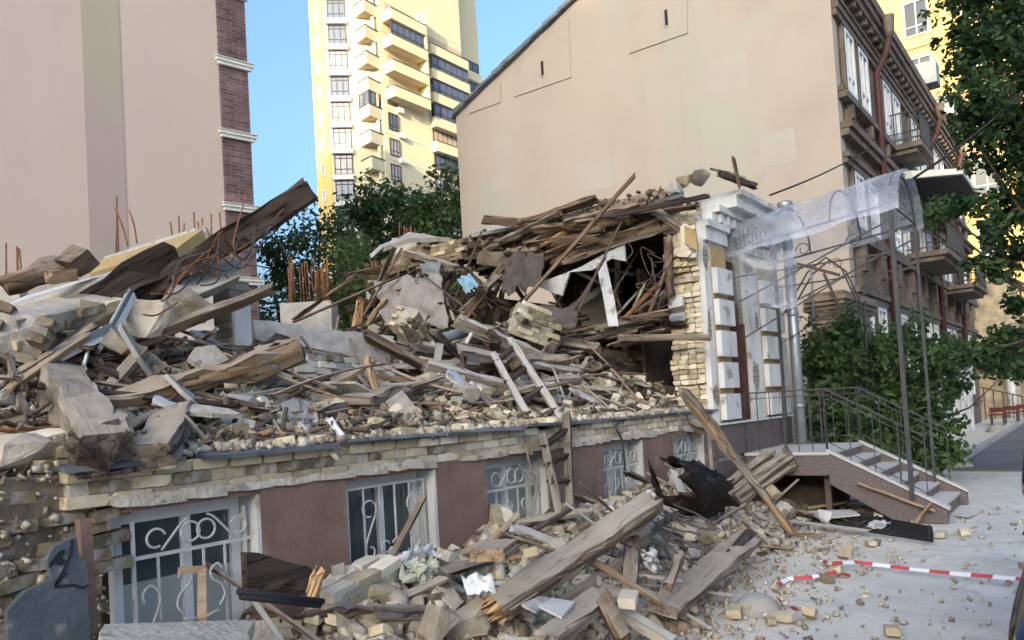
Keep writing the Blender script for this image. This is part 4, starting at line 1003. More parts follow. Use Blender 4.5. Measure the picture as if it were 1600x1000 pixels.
# --- overhead cables
def cable(p, q, sag, r_, name, label):
    pts = [p.lerp(q, i/16)-V(0,0,4*sag*(i/16)*(1-i/16)) for i in range(17)]
    tag(obj(name, MB().tube(pts, r_, 5), G('rubber'), None, True), label, 'cable')
cable(AX(1203,305,12.5), AY(1386,213,FY-.1), .12, .018, 'overhead_cable', 'thin black cable from the ruin cornice up to the brick townhouse front')
cable(AY(1386,213,FY-.1), AY(1500,178,FY-.6), .1, .016, 'overhead_cable', 'black cable strung along the upper front of the brick townhouse')
cable(AX(1425,280,13.2), AX(1640,108,13.4), .08, .022, 'overhead_cable', 'thick black cable running from the canopy into the street tree')
# ================================================================ TIMBERS AND LARGE DEBRIS
TB = {}
def beam_mesh(L, w_, h_, seed, rough=.012, bend=0.0, taper=0.0, ends=(.04,.04), round_=False):
    rn = random.Random(seed); n_ = max(4, min(18, int(L/.16))); mb = MB(); m_ = 10 if round_ else 8
    ch = min(w_, h_)*.09
    if round_: sec = [(math.cos(2*math.pi*i/m_)*w_/2, math.sin(2*math.pi*i/m_)*h_/2) for i in range(m_)]
    else:
        a, b = w_/2, h_/2
        sec = [(-a+ch,-b),(a-ch,-b),(a,-b+ch),(a,b-ch),(a-ch,b),(-a+ch,b),(-a,b-ch),(-a,-b+ch)]
    o1, o2 = rn.uniform(0,50), rn.uniform(0,50)
    for k in range(n_+1):
        t = k/n_; x = -L/2+L*t; sc_ = 1-taper*t
        bz = bend*(1-(2*t-1)**2)
        for i, (y, z) in enumerate(sec):
            jx = 0
            if k == 0: jx = rn.uniform(-1,.3)*ends[0]
            if k == n_: jx = rn.uniform(-.3,1)*ends[1]
            ny = rough*fbm(x*2.2+o1, i*1.3, o2)*1.6; nz = rough*fbm(x*2.2+o2, i*1.3+7, o1)*1.6
            chip = 1.0
            if rn.random() < .05: chip = .9
            mb.v.append((x+jx, y*sc_*chip+ny, z*sc_*chip+nz+bz))
    for k in range(n_):
        for i in range(m_):
            j = (i+1) % m_; mb.f.append((k*m_+i, k*m_+j, (k+1)*m_+j, (k+1)*m_+i)); mb.m.append(0)
    mb.f.append(tuple(range(m_))[::-1]); mb.m.append(0); mb.f.append(tuple(n_*m_+i for i in range(m_))); mb.m.append(0)
    return mb
def align(p, q, roll=0.0):
    x = (q-p).normalized(); z = Vector((0,0,1))
    if abs(x.z) > .97: z = Vector((0,1,0))
    y = z.cross(x).normalized(); z = x.cross(y)
    m = Matrix(((x.x,y.x,z.x),(x.y,y.y,z.y),(x.z,y.z,z.z))).to_4x4() @ Matrix.Rotation(roll, 4, 'X')
    m.translation = (p+q)/2; return m
def splinters(w_, h_, n_, ln, seed):
    rn = random.Random(seed); mb = MB()
    for _ in range(n_):
        y = rn.uniform(-.46,.46)*w_; z = rn.uniform(-.46,.46)*h_; l_ = ln*rn.uniform(.25,1)*(1-.5*abs(2*y/w_)); t = rn.uniform(.12,.3)*min(w_,h_)
        y2 = y+rn.uniform(-.1,.1)*w_; z2 = z+rn.uniform(-.1,.1)*h_
        mb.hull([(-.05,y-t/2,z-t/2),(-.05,y+t/2,z-t/2),(-.05,y+t/2,z+t/2),(-.05,y-t/2,z+t/2),(l_*.6,y2-t*.3,z2-t*.3),(l_*.6,y2+t*.3,z2),(l_,y2,z2+t*.1)])
    return mb
_bs = [100]
def beam(p, q, w_, h_, mat, label, roll=0.0, name='timber_beam', cat='beam', group=None, bend=0, taper=0, spl=None, rough=.012, ends=(.05,.05), round_=False, side=None):
    """one timber; spl=(end 0/1, length) adds a splintered fresh end; side=material adds a split fresh face strip"""
    _bs[0] += 1; L = (q-p).length; w_ *= .78; h_ *= .78; rough = rough*1.5; ends = (ends[0]*1.5, ends[1]*1.5)
    me = beam_mesh(L, w_, h_, _bs[0], rough, bend, taper, ends, round_).mesh(name, G(mat), round_)
    o = inst(name, me, align(p, q, roll)); tag(o, label, cat, group)
    if spl:
        for (e, ln) in (spl if isinstance(spl, list) else [spl]):
            m = splinters(w_*(1-taper*e), h_*(1-taper*e), int(16+60*w_), ln, _bs[0]+e).mesh('broken_end', G('wood_fresh'))
            M4 = Matrix.Translation((L/2 if e else -L/2, 0, 0)) @ (Matrix.Identity(4) if e else Matrix.Rotation(math.pi, 4, 'Z'))
            c = bpy.data.objects.new('broken_end', me if False else m); C.objects.link(c); c.parent = o; c.matrix_basis = M4
    if side:
        mb = MB(); rn = random.Random(_bs[0]); k = 7
        for i in range(k):
            x0 = -L/2+L*i/k; x1 = x0+L/k*1.06
            mb.hull([(x0,-w_/2+.012,h_*rn.uniform(.1,.45)),(x1,-w_/2+.012,h_*rn.uniform(.1,.45)),(x0,-w_/2+.012,-h_*rn.uniform(0,.4)),(x1,-w_/2+.012,-h_*rn.uniform(0,.4)),
                     (x0,-w_/2-rn.uniform(.004,.02),h_*.2),(x1,-w_/2-rn.uniform(.004,.02),h_*.15),(x0,-w_/2-rn.uniform(.004,.02),-h_*.1),(x1,-w_/2-rn.uniform(.004,.02),-h_*.12)])
        c = bpy.data.objects.new('split_face', mb.mesh('split_face', G(side))); C.objects.link(c); c.parent = o
    return o
P2 = lambda a, ya, b, yb: (AY(a[0],a[1],ya), AY(b[0],b[1],yb))
PZ2 = lambda a, za, b, zb: (AZ(a[0],a[1],za), AZ(b[0],b[1],zb))
PX2 = lambda a, xa, b, xb: (AX(a[0],a[1],xa), AX(b[0],b[1],xb))
# ---- upper left heap
beam(*P2((205,468),6.7,(484,297),5.5), .30, .24, 'wood_dark', 'massive dark charred beam jutting skyward from the left heap', roll=.25, rough=.02, bend=-.02, ends=(.05,.02))
beam(*P2((228,470),6.9,(436,345),6.0), .13, .12, 'wood_dark', 'slimmer black beam lying under the massive skyward beam', roll=.5)
beam(*P2((138,470),6.7,(268,398),6.4), .27, .22, 'wood_dark', 'thick black charred beam with pointed lower end on white slabs', roll=.3, taper=-.25, rough=.03, ends=(.16,.03))
beam(*P2((14,446),7.3,(98,418),7.3), .24, .24, 'wood_brown', 'rounded brown log on top of the left heap', round_=True, rough=.03)
beam(*P2((108,418),7.2,(132,400),7.2), .26, .26, 'wood_brown', 'short squared brown timber block beside the rounded log', roll=.4, ends=(.03,.03))
beam(*P2((80,433),7.0,(110,431),7.0), .14, .12, 'wood_orange', 'small yellowish wood stub below the rounded log', roll=.3)
beam(*P2((105,578),6.3,(424,452),5.9), .13, .10, 'wood_brown', 'long dark brown rail lying diagonally across the left heap', roll=.4, rough=.008)
beam(*P2((8,596),5.9,(145,512),6.1), .07, .05, 'wood_orange', 'upper one of two long thin orange battens on the left heap', roll=.3, rough=.004)
beam(*P2((8,612),5.8,(132,527),6.0), .08, .045, 'wood_orange', 'lower one of two long thin orange battens on the left heap', roll=.2, rough=.004)
beam(*P2((208,560),6.2,(246,592),5.9), .30, .22, 'wood_grey', 'short wide grey timber offcut lying beneath the brown rail', roll=.6, spl=(1,.1))
beam(*P2((150,640),5.35,(452,550),5.7), .21, .20, 'wood_orange', 'thick split orange beam with rotten dark end across the left heap', roll=.35, rough=.035, spl=[(1,.18)], ends=(.03,.12), side='wood_fresh')
beam(*P2((395,566),5.66,(456,548),5.72), .235, .225, 'wood_dark', 'rotten blackened sleeve at the end of the split orange beam', roll=.35, rough=.05, spl=(1,.12), ends=(.1,.1))
beam(*P2((90,582),6.0,(160,705),4.5), .36, .26, 'wood_grey', 'broad plaster covered beam with burnt end overhanging the brick band', rough=.025, roll=-.1, ends=(.05,.03), taper=-.1)
beam(*P2((150,690),4.62,(158,712),4.40), .35, .24, 'wood_dark', 'burnt crumbling end piece of the broad plaster covered beam', rough=.06, ends=(.05,.12))
beam(*P2((292,628),5.7,(238,712),4.42), .32, .24, 'wood_grey', 'square grey beam with charred end pointing out over the ledge', roll=.1, rough=.014)
beam(*P2((312,640),5.4,(408,692),4.85), .16, .15, 'wood_pale', 'pale split timber leaning down beside the square grey beam', roll=.5, rough=.03, spl=(0,.15))
beam(*P2((30,600),5.9,(22,660),5.4), .09, .09, 'wood_brown', 'short brown prop standing at the left edge of the heap', round_=True)
beam(*P2((12,672),5.0,(105,668),5.0), .03, .03, 'rust', 'thin rusty bar lying among stones on the left heap', name='steel_bar', cat='bar', round_=True, rough=.002)
beam(*P2((172,650),5.1,(205,668),4.95), .16, .12, 'wood_brown', 'dark timber stub trapped between two overhanging beams', roll=.4)
# ---- middle
beam(*P2((490,650),5.15,(700,596),6.0), .30, .20, 'wood_grey', 'big hewn beam with whitened top in the middle of the rubble', roll=.12, rough=.02, ends=(.04,.12), side='wood_brown')
beam(*P2((432,630),5.6,(525,606),5.9), .12, .12, 'wood_grey', 'grey joist behind the big hewn beam', roll=.4)
beam(*P2((582,530),6.8,(702,592),6.0), .22, .11, 'wood_brown', 'wide brown plank slanting down to the hewn beam', roll=-.6, rough=.012, ends=(.12,.06))
beam(*P2((668,574),6.1,(806,612),5.7), .26, .09, 'wood_pale', 'pale plaster coated plank continuing from the wide brown plank', roll=-.7, rough=.012)
beam(*P2((508,606),5.7,(580,568),5.7), .09, .06, 'wood_orange', 'left leg of a broken fresh wood frame in the rubble', roll=.2, spl=(0,.1))
beam(*P2((574,564),5.68,(590,612),5.6), .08, .07, 'wood_orange', 'upright leg of a broken fresh wood frame in the rubble', roll=.2)
beam(*P2((585,586),5.9,(660,600),5.8), .06, .06, 'wood_orange', 'thin fresh batten beside the broken wood frame', roll=.2)
beam(*P2((722,505),6.9,(858,566),6.3), .26, .09, 'wood_pale', 'broad pale board with torn orange end above the ladder', roll=-.7, rough=.014, spl=(0,.15), ends=(.1,.15))
beam(*P2((838,580),6.0,(908,556),6.2), .08, .06, 'wood_orange', 'yellow batten slanting up beside the fallen ladder', roll=.3)
beam(*P2((800,575),6.2,(990,605),5.8), .13, .12, 'wood_dark', 'long black joist lying behind the ladder rails', roll=.3)
beam(*P2((848,592),5.8,(924,612),5.6), .14, .10, 'wood_grey', 'grey plank end with torn tip beside the ladder', roll=.5, spl=(1,.08))
beam(*P2((866,580),5.5,(892,650),5.2), .03, .02, 'wood_pale', 'thin pale lath standing on end by the ladder', rough=.003)
beam(*P2((815,530),7.2,(950,516),7.6), .22, .18, 'wood_grey', 'thick broken joist with fresh split face before the dark interior', roll=.3, rough=.03, side='wood_fresh', spl=(1,.12), ends=(.05,.15))
beam(*P2((955,518),7.4,(1030,533),7.0), .20, .18, 'wood_dark', 'dark log running from the broken joist towards the entrance corner', round_=True, rough=.03)
beam(*P2((908,538),7.0,(960,525),7.2), .14, .12, 'wood_brown', 'short brown stub under the broken joist', roll=.4)
beam(*P2((965,572),6.6,(1080,586),5.6), .19, .17, 'wood_grey', 'round grey log leaning on the broken brick edge', round_=True, rough=.02)
beam(*P2((985,565),6.3,(1055,570),6.0), .10, .08, 'wood_orange', 'orange torn timber above the round grey log', roll=.4, spl=(0,.1))
beam(*P2((950,612),5.5,(1092,674),4.42), .27, .09, 'wood_grey', 'long grey plank tipping over the brown wall edge', roll=-.75, rough=.008)
beam(*P2((1056,515),5.35,(1062,570),5.35), .16, .14, 'wood_grey', 'upright grey post stub by the broken brick edge', rough=.02)
beam(*P2((860,610),5.5,(960,616),5.4), .09, .10, 'wood_dark', 'low dark timber edge above the brick band', roll=.2)
# leaning splintered timber in front of the entrance
p_, q_ = AY(1076,622,4.15), AZ(1238,832,.03)
beam(p_, q_, .14, .12, 'wood_grey', 'tall splintered timber leaning from the heap down to the pavement', roll=.6, rough=.02, spl=[(1,.22),(0,.15)], ends=(.12,.05), side='wood_fresh')
# ---- rear pile and roof timbers
beam(*PX2((718,508),9.6,(792,408),9.9), .20, .16, 'wood_brown', 'reddish brown timber standing diagonally in the rear pile', roll=.3, rough=.012)
beam(*PX2((812,478),9.2,(984,283),9.6), .13, .06, 'wood_brown', 'very long thin plank rising past the broken roof edge', roll=.2, rough=.006, ends=(.03,.10))
beam(*PX2((905,482),9.5,(968,352),9.9), .05, .05, 'iron_brown', 'thin rusty rod leaning up against the ceiling', name='steel_rod', cat='rod', round_=True, rough=.003)
beam(*PX2((897,484),9.5,(945,405),9.8), .045, .045, 'iron_brown', 'shorter rusty rod beside the leaning ceiling rod', name='steel_rod', cat='rod', round_=True, rough=.003)
beam(*PX2((940,412),10.0,(958,505),9.9), .20, .05, 'slab_white', 'white painted board standing in the dark interior', roll=1.1, name='painted_board', cat='board', rough=.006)
beam(*PX2((968,505),10.0,(1025,448),10.2), .07, .07, 'rust', 'rusty red bar slanting in the dark interior', name='steel_bar', cat='bar', rough=.003)
beam(*PX2((1043,375),10.25,(1047,462),10.2), .17, .17, 'wood_brown', 'brown log post hanging by the broken brick edge', round_=True, rough=.012)
beam(*PX2((1008,502),10.0,(1048,405),10.2), .07, .07, 'wood_brown', 'dirty slanting pole beside the brown log post', round_=True, rough=.012)
beam(*PX2((868,412),10.35,(1062,312),10.5), .21, .20, 'wood_brown', 'rounded ceiling log under the broken roof edge', round_=True, rough=.02)
beam(*PX2((880,420),10.55,(1045,352),10.6), .16, .16, 'wood_dark', 'dark ceiling joist behind the rounded log', roll=.3)
beam(*PX2((885,408),10.1,(1050,352),10.3), .14, .10, 'wood_grey', 'grey sagging rafter hanging over the white plaster strip', roll=.3, rough=.014)
beam(*PX2((1028,332),10.2,(1072,362),10.3), .18, .08, 'wood_grey', 'curled grey board end poking out near the brick edge', roll=.6)
beam(*PX2((858,378),10.25,(912,352),10.3), .06, .04, 'wood_fresh', 'upper pale splinter on the broken roof edge', roll=.3, rough=.01)
beam(*PX2((846,384),10.2,(893,354),10.2), .08, .05, 'wood_fresh', 'lower pale splinter on the broken roof edge', roll=.3, rough=.01)
beam(*PX2((864,382),10.15,(884,362),10.2), .04, .04, 'wood_fresh', 'short pale splinter on the broken roof edge', roll=.3, rough=.01)
beam(*PX2((638,395),10.0,(712,418),9.8), .16, .12, 'wood_grey', 'weathered beam jutting below the curved roof slab', roll=.3)
beam(*PX2((538,428),10.2,(640,422),10.3), .14, .10, 'wood_dark', 'black timber poking left out of the rear pile', roll=.3)
beam(*PX2((462,498),9.0,(555,430),9.6), .09, .08, 'wood_brown', 'thin crooked pole leaning before the concrete column', round_=True, rough=.02)
beam(*PX2((462,502),8.6,(622,432),9.4), .06, .06, 'wood_brown', 'thin straight pole leaning towards the rear pile', round_=True, rough=.004)
beam(*PX2((555,520),9.2,(562,470),9.2), .16, .10, 'wood_fresh', 'torn upright stump of fresh wood in the rear pile', spl=(1,.12), rough=.02)
beam(*PX2((575,505),9.2,(600,470),9.4), .10, .08, 'wood_orange', 'slanted orange stake beside the torn stump', spl=(1,.1))
beam(*PX2((655,425),9.4,(742,492),9.0), .035, .035, 'iron_brown', 'long thin rod sloping down across the rear pile', name='steel_rod', cat='rod', round_=True, rough=.002)
beam(*PX2((668,500),9.3,(700,440),9.6), .06, .05, 'wood_dark', 'dark lath standing in the rear pile', roll=.2)
beam(*PX2((1146,248),11.0,(1155,290),11.0), .05, .05, 'wood_brown', 'short stick standing on top of the white cornice', rough=.006)
beam(*PX2((1115,265),10.9,(1160,277),11.2), .10, .04, 'wood_grey', 'grey board lying across the white cornice', roll=.2)
beam(*PX2((1125,272),10.7,(1178,290),11.5), .12, .10, 'wood_dark', 'dark rafter stub on the white cornice', roll=.2)
# ---- lower heap on the pavement
beam(*PZ2((778,948),.52,(1012,792),.95), .25, .19, 'wood_grey', 'huge weathered beam with splintered orange end on the lower heap', roll=.35, rough=.014, spl=(0,.20), ends=(.05,.1), side='wood_brown')
beam(*PZ2((1036,952),.22,(1168,842),.34), .34, .11, 'wood_grey', 'wide flat grey plank lying from the lower heap to the pavement', roll=.25, rough=.010, ends=(.02,.14))
beam(*PZ2((1140,870),.30,(1172,836),.36), .13, .10, 'wood_dark', 'dark broken corner piece beside the wide flat plank', roll=.4, spl=(0,.1))
beam(*PZ2((858,1000),.34,(938,932),.42), .20, .14, 'wood_grey', 'short squared grey timber at the foot of the huge beam', roll=.3)
beam(*PZ2((942,935),.45,(972,992),.25), .15, .13, 'wood_brown', 'brown square stake leaning at the foot of the lower heap', roll=.3)
beam(*PZ2((930,878),.62,(1026,938),.30), .07, .05, 'wood_orange', 'thin orange batten poking out from under the huge beam', roll=.3, rough=.004)
beam(*PZ2((985,842),.68,(1040,800),.75), .22, .14, 'wood_grey', 'weathered joist end behind the huge beam', roll=.3, rough=.03)
beam(*PZ2((990,865),.55,(985,920),.35), .14, .12, 'wood_grey', 'stub of grey timber standing beside the rebar tangle', roll=.3)
beam(*PZ2((1042,915),.38,(1060,872),.52), .10, .08, 'wood_brown', 'reddish board slanting under the rebar tangle', roll=.3)
beam(*PZ2((1005,900),.42,(1058,906),.36), .03, .03, 'wood_pale', 'pale thin lath beside the reddish board', rough=.003)
beam(*PZ2((970,955),.30,(1045,1000),.12), .12, .07, 'wood_pale', 'pale plank at the foot of the wide flat plank', roll=.3)
beam(*PZ2((552,968),.50,(692,908),.66), .13, .07, 'wood_grey', 'bluish grey board slanting over bricks below the second window', roll=.3)
beam(*PZ2((506,942),.62,(582,992),.42), .06, .05, 'wood_orange', 'light brown batten sliding down over the slatted panel', roll=.3)
beam(*P2((612,872),4.28,(660,780),4.36), .065, .045, 'wood_brown', 'brown batten leaning against the second window grille', roll=.3, rough=.003)
beam(*P2((782,862),4.1,(900,790),3.95), .05, .045, 'iron_brown', 'long grey pole leaning across the broken ladder', roll=.2, rough=.003, name='steel_bar', cat='bar')
beam(*P2((945,805),4.2,(955,786),4.25), .10, .10, 'wood_pale', 'pale block standing before the fourth window', roll=.3)
beam(*P2((828,700),4.4,(826,690),4.42), .05, .04, 'wood_grey', 'small wood chip on the ledge', roll=.3)
for i, (a, b, l) in enumerate((((1122,768),(1205,705),'top'),((1128,775),(1222,712),'second'),((1140,782),(1232,716),'third'),((1145,790),(1238,728),'lowest'))):
    beam(AX(a[0],a[1],10.2+.05*i), AX(b[0],b[1],11.2+.05*i), .15, .06, 'wood_grey', '%s grey board of the bundle leaning against the porch landing' % l, roll=.3, group='bundle of boards leaning on the porch')
beam(AX(1229,704,11.35), AX(1240,722,11.35), .16, .06, 'wood_grey', 'cross batten nailed over the leaning board bundle', roll=.3)
beam(AX(1346,757,11.36), AX(1452,795,11.36), .07, .035, 'wood_orange', 'pale batten lying on the granite stair side', roll=.1, rough=.003)
beam(AZ(1432,817,.02)+V(0,0,.02), AX(1452,790,11.33), .06, .04, 'wood_orange', 'short orange batten propped on the stair side', roll=.2, rough=.003)
beam(AZ(1228,836,.03), AZ(1284,838,.03), .07, .04, 'wood_brown', 'brown batten lying flat below the leaning timber', roll=.1)
beam(AZ(1200,790,.16), AZ(1278,806,.10), .10, .05, 'wood_brown', 'brown plank lying among light boards before the porch', roll=.1)
beam(AZ(1238,815,.12), AZ(1352,829,.06), .16, .025, 'wood_pale', 'flat pale board lying on the black fence panel', roll=.05, rough=.003)
beam(AZ(1268,793,.1), AZ(1340,782,.14), .05, .035, 'wood_orange', 'slim batten lying under the porch steps', roll=.1, rough=.003)
# ---- ladder in two broken halves
def ladder(name, label, a0, a1, b0, b1, ts, mat, w_=.075):
    t = thing(name, label, 'ladder', a0)
    for (p, q) in ((a0,a1),(b0,b1)):
        me = beam_mesh((q-p).length, w_, w_*.75, random.randint(0,999), .006).mesh('rail', G(mat)); inst('rail', me, align(p, q, .2), t)
    for s in ts:
        p = a0.lerp(a1, s); q = b0.lerp(b1, s)
        inst('rung', beam_mesh((q-p).length+.04, .07, .045, random.randint(0,999), .005).mesh('rung', G('wood_dark')), align(p, q, .2), t)
ladder('wooden_ladder', 'upper half of a grey wooden ladder lying on the rubble', AY(770,552,6.0), AY(850,694,4.5), AY(797,530,6.0), AY(886,668,4.5), (.1,.35,.6,.82), 'wood_pale')
ladder('wooden_ladder', 'lower half of a broken wooden ladder leaning on the brown wall', AY(848,682,4.40), AY(876,812,4.05), AY(885,650,4.42), AY(893,842,4.0), (.12,.34,.56), 'wood_grey', .085)
# ---- slabs and fallen wall pieces
def slab(pts, thick, mat, label, name='concrete_slab', cat='slab', under=None, group=None):
    n_ = (pts[1]-pts[0]).cross(pts[-1]-pts[0]).normalized()
    if n_.z > 0: n_ = -n_
    rn = random.Random(len(label)); out = []
    for i in range(len(pts)):
        a, b = pts[i], pts[(i+1) % len(pts)]; k = max(2, int((b-a).length/.16))
        for j in range(k):
            jv = Vector([rn.uniform(-.025,.025) for _ in range(3)]); out.append(a.lerp(b, j/k) + jv - n_*jv.dot(n_))
    c = sum(out, Vector())/len(out)
    mb = MB().prism([p-c for p in out], n_*thick)
    o = inst(name, mb.mesh(name, G(mat)), Matrix.Translation(c)); tag(o, label, cat, group)
    return o
slab([AY(12,476,8.2), AY(235,408,6.6), AY(262,398,7.0), AY(40,462,9.0)], .22, 'slab_white', 'long white topped wall slab lying tilted on the left heap')
slab([AY(12,500,8.0), AY(208,436,6.55), AY(236,410,6.58), AY(12,480,8.15)], .14, 'concrete', 'grey lower face of the fallen wall beneath the white topped slab')
slab([AY(160,402,8.0), AY(318,352,6.9), AY(326,362,7.2), AY(190,394,8.6)], .20, 'slab_white', 'shorter white slab behind the charred beam')
slab([AY(140,428,7.8), AY(275,388,6.9), AY(318,356,6.95), AY(162,404,7.95)], .12, 'ochre_groove', 'yellow painted wall face under the shorter white slab')
slab([AY(268,460,6.3), AY(300,465,6.25), AY(374,432,6.1), AY(376,392,6.3), AY(330,395,6.4)], .14, 'concrete', 'grey plaster panel below the massive skyward beam')
slab([AY(398,500,7.6), AY(616,526,6.9), AY(606,575,6.7), AY(470,562,6.9), AY(400,550,7.3)], .35, 'mortar', 'long grey rendered wall piece fallen flat in the middle')
slab([AX(592,388,10.3), AX(640,372,10.3), AX(700,370,10.3), AX(722,385,10.2), AX(732,378,11.6), AX(640,362,11.8)], .09, 'concrete', 'curved grey roof slab crowning the rear pile')
slab([AX(578,398,10.2), AX(592,384,10.2), AX(640,364,11.6), AX(625,372,11.8)], .07, 'slab_white', 'tilted white slab edge at the left of the rear pile')
for i, (x0,y0,x1,y1) in enumerate(((738,366,792,356),(792,357,838,347),(838,349,905,338),(905,338,960,328),(960,326,1010,316),(1010,318,1066,302))):
    slab([AX(x0,y0,10.25), AX(x1,y1,10.25), AX(x1,y1-6,11.6), AX(x0,y0-6,11.6)], .05, 'roof_tin' if i % 2 else 'concrete', ['torn first','cracked second','bent third','fourth','ragged fifth','uppermost sixth'][i]+' piece of roof cover along the broken roof edge', 'roof_sheet', 'roof sheet', group='roof cover pieces')
tag(inst('plaster_strip', MB().prism([AX(835,445,10.2), AX(905,418,10.2), AX(975,380,10.2), AX(977,408,10.2), AX(955,404,10.2), AX(925,422,10.2), AX(890,425,10.2), AX(878,462,10.2), AX(858,455,10.2)], (.04,0,0)).mesh('plaster_strip', G('slab_white')), Matrix.Identity(4)), 'torn white plaster strip hanging from the ceiling edge', 'plaster')
tag(inst('plaster_patch', MB().prism([AX(1044,466,10.3), AX(1066,462,10.3), AX(1068,500,10.3), AX(1046,502,10.3)], (.05,0,0)).mesh('plaster_patch', G('slab_white')), Matrix.Identity(4)), 'white plaster patch on the inner edge of the brick section', 'plaster')
tag(inst('plaster_patch', MB().prism([AX(1069,352,10.2), AX(1086,360,10.2), AX(1090,392,10.2), AX(1070,380,10.2)], (.05,0,0)).mesh('plaster_patch', G('ochre_groove')), Matrix.Identity(4)), 'mustard yellow board hanging on the brick section', 'board')
# white pier remnant
pr = thing('plaster_pier', 'thin remnant of white plastered wall standing in the left heap', 'wall', AY(378,600,6.4))
a_ = AY(366,600,6.4); b_ = AY(398,600,6.4); zt_ = AY(380,440,6.4).z
obj('pier_core', MB().box(a_.x, b_.x, 6.42, 6.7, 1.7, zt_), G('brick_old_grey'), pr)
for (z0,z1,da,db) in ((zt_-.62,zt_-.18,.02,.02),(zt_-1.0,zt_-.66,0,.1),(zt_-1.5,zt_-1.15,.0,.03)): obj('plaster_patch', MB().box(a_.x+da, b_.x-db, 6.38, 6.419, z0, z1), G('white_plaster'), pr)
# concrete column with starter bars + others
def rebar_column(px0, px1, py, dep, h, nb, label, tall=0):
    a = AD(px0, py, dep); b = AD(px1, py, dep); t = thing('concrete_column', label, 'column', (a.x, a.y, 0), 'unfinished columns with starter bars')
    u_ = Vector((b.x-a.x, b.y-a.y, 0)); w_ = u_.length; u_.normalize(); v_ = Vector((-u_.y, u_.x, 0)); zt = a.z
    m = MB().prism([V(a.x,a.y,0), V(a.x,a.y,0)+u_*w_, V(a.x,a.y,0)+u_*w_+v_*w_*.6, V(a.x,a.y,0)+v_*w_*.6], (0,0,zt)); obj('shaft', m, G('concrete'), t)
    for i in range(nb):
        q = V(a.x,a.y,zt)+u_*w_*random.uniform(.04,.96)+v_*w_*random.uniform(.05,.55)
        obj('starter_bar', MB().tube([q-V(0,0,.1), q+V(random.gauss(0,.03),random.gauss(0,.03),h*random.uniform(.75,1.1))], .014, 5), G('rust'), t, True)
rebar_column(437, 517, 474, 16, .95, 26, 'pale concrete column with a dense crown of rusty bars before the trees')
rebar_column(572, 592, 455, 17, .7, 8, 'narrow concrete column with rusty bars behind the rear pile')
rebar_column(250, 345, 378, 12.5, .5, 9, 'concrete column with short rusty bars behind the white slabs')
rebar_column(170, 220, 400, 13, 1.0, 2, 'concrete column with two bent bars against the pink wall')
rebar_column(-5, 30, 445, 13, .8, 4, 'concrete column with rusty bars at the edge of the left heap')
rebar_column(612, 650, 372, 18, .35, 7, 'concrete column whose bars show just above the curved roof slab')
# ================================================================ RUBBLE
def mound(name, x0, x1, y0, y1, nx_, ny_, hf, mat, clip=None):
    vs = []; fs = []
    for j in range(ny_+1):
        for i in range(nx_+1):
            x = x0+(x1-x0)*i/nx_; y = y0+(y1-y0)*j/ny_; vs.append((x, y, hf(x, y)))
    fs = [(j*(nx_+1)+i, j*(nx_+1)+i+1, (j+1)*(nx_+1)+i+1, (j+1)*(nx_+1)+i) for j in range(ny_) for i in range(nx_)]
    o = obj(name, MB().add(vs, fs), G(mat), None, True); return tag(o, kind='stuff')
tag(mound('rubble_dust', 1.2, 13.3, 4.66, 12.2, 190, 120, lambda x, y: floor_h(x, y)-.05 if x < 10.9 else min(floor_h(x,y)-.05, 3.0), 'dust_rubble_gap_shade'), 'brown dust and crushed mortar under the debris on the house floor', 'rubble')
tag(mound('rubble_dust', -1.5, 13.0, 2.0, 4.49, 200, 50, lambda x, y: heap_h(x, y)-.035, 'dust_rubble_gap_shade'), 'pale dust and crushed mortar of the heap on the pavement', 'rubble')
def nrm_at(x, y, hf):
    e = .08; return Vector((hf(x-e,y)-hf(x+e,y), hf(x,y-e)-hf(x,y+e), 2*e)).normalized()
def seat(x, y, hf, lift, tilt, rn):
    n_ = nrm_at(x, y, hf); q = Vector((0,0,1)).rotation_difference(n_)
    m = q.to_matrix().to_4x4() @ Matrix.Rotation(rn.uniform(0,6.283), 4, 'Z') @ Matrix.Rotation(rn.gauss(0,tilt), 4, 'X') @ Matrix.Rotation(rn.gauss(0,tilt), 4, 'Y')
    m.translation = Vector((x, y, hf(x,y)+lift)); return m
rn = random.Random(77)
# --- loose bricks, each one a thing
def in_view_upper():
    while True:
        px = rn.uniform(20,1090); y = 4.78+rn.random()**1.6*3.6
        x = AY(px, 650, y).x
        if 1.3 < x < 10.8: return x, y
BW = {'brick_pale':'cream', 'brick_yellow':'yellow', 'brick_dirty':'dirty brown'}
WW = {'wood_grey':'grey', 'wood_brown':'brown', 'wood_dark':'blackened', 'wood_pale':'pale', 'wood_orange':'orange'}
PL = ('', 'long ', 'short ', 'narrow ', 'thick ')
def pick_plank(mats):
    mt = rn.choice(mats); k = rn.randrange(5); return PV[mt][k], PL[k]+WW[mt]+' '
def loose(n_, pick, hf, mats, label, group, lift=.045, tilt=.35, smin=.7, smax=1.05):
    for _ in range(n_):
        x, y = pick(); s = rn.uniform(smin, smax)
        mt = rn.choice(mats); cut = rn.choice([1,1,.6,.5])
        o = inst('loose_brick', rn.choice(BV[mt]), seat(x, y, hf, lift, tilt, rn) @ Matrix.Diagonal((cut*s, s, s, 1)))
        tag(o, BW[mt]+(' whole' if cut == 1 else ' broken half')+' '+label, 'brick', group)
def band_pick(xa, xb, ya, yb, pw=1.0):
    return lambda: (rn.uniform(xa, xb), ya+(yb-ya)*rn.random()**pw)
loose(120, band_pick(3.4,9.3,4.80,5.9,1.4), floor_h, ['brick_pale','brick_pale','brick_yellow'], 'brick in the scatter just behind the slate ledge', 'pale bricks behind the ledge')
loose(50, in_view_upper, floor_h, ['brick_pale','brick_yellow','brick_dirty'], 'brick lying among the timbers on the house floor', 'loose bricks on the house floor')
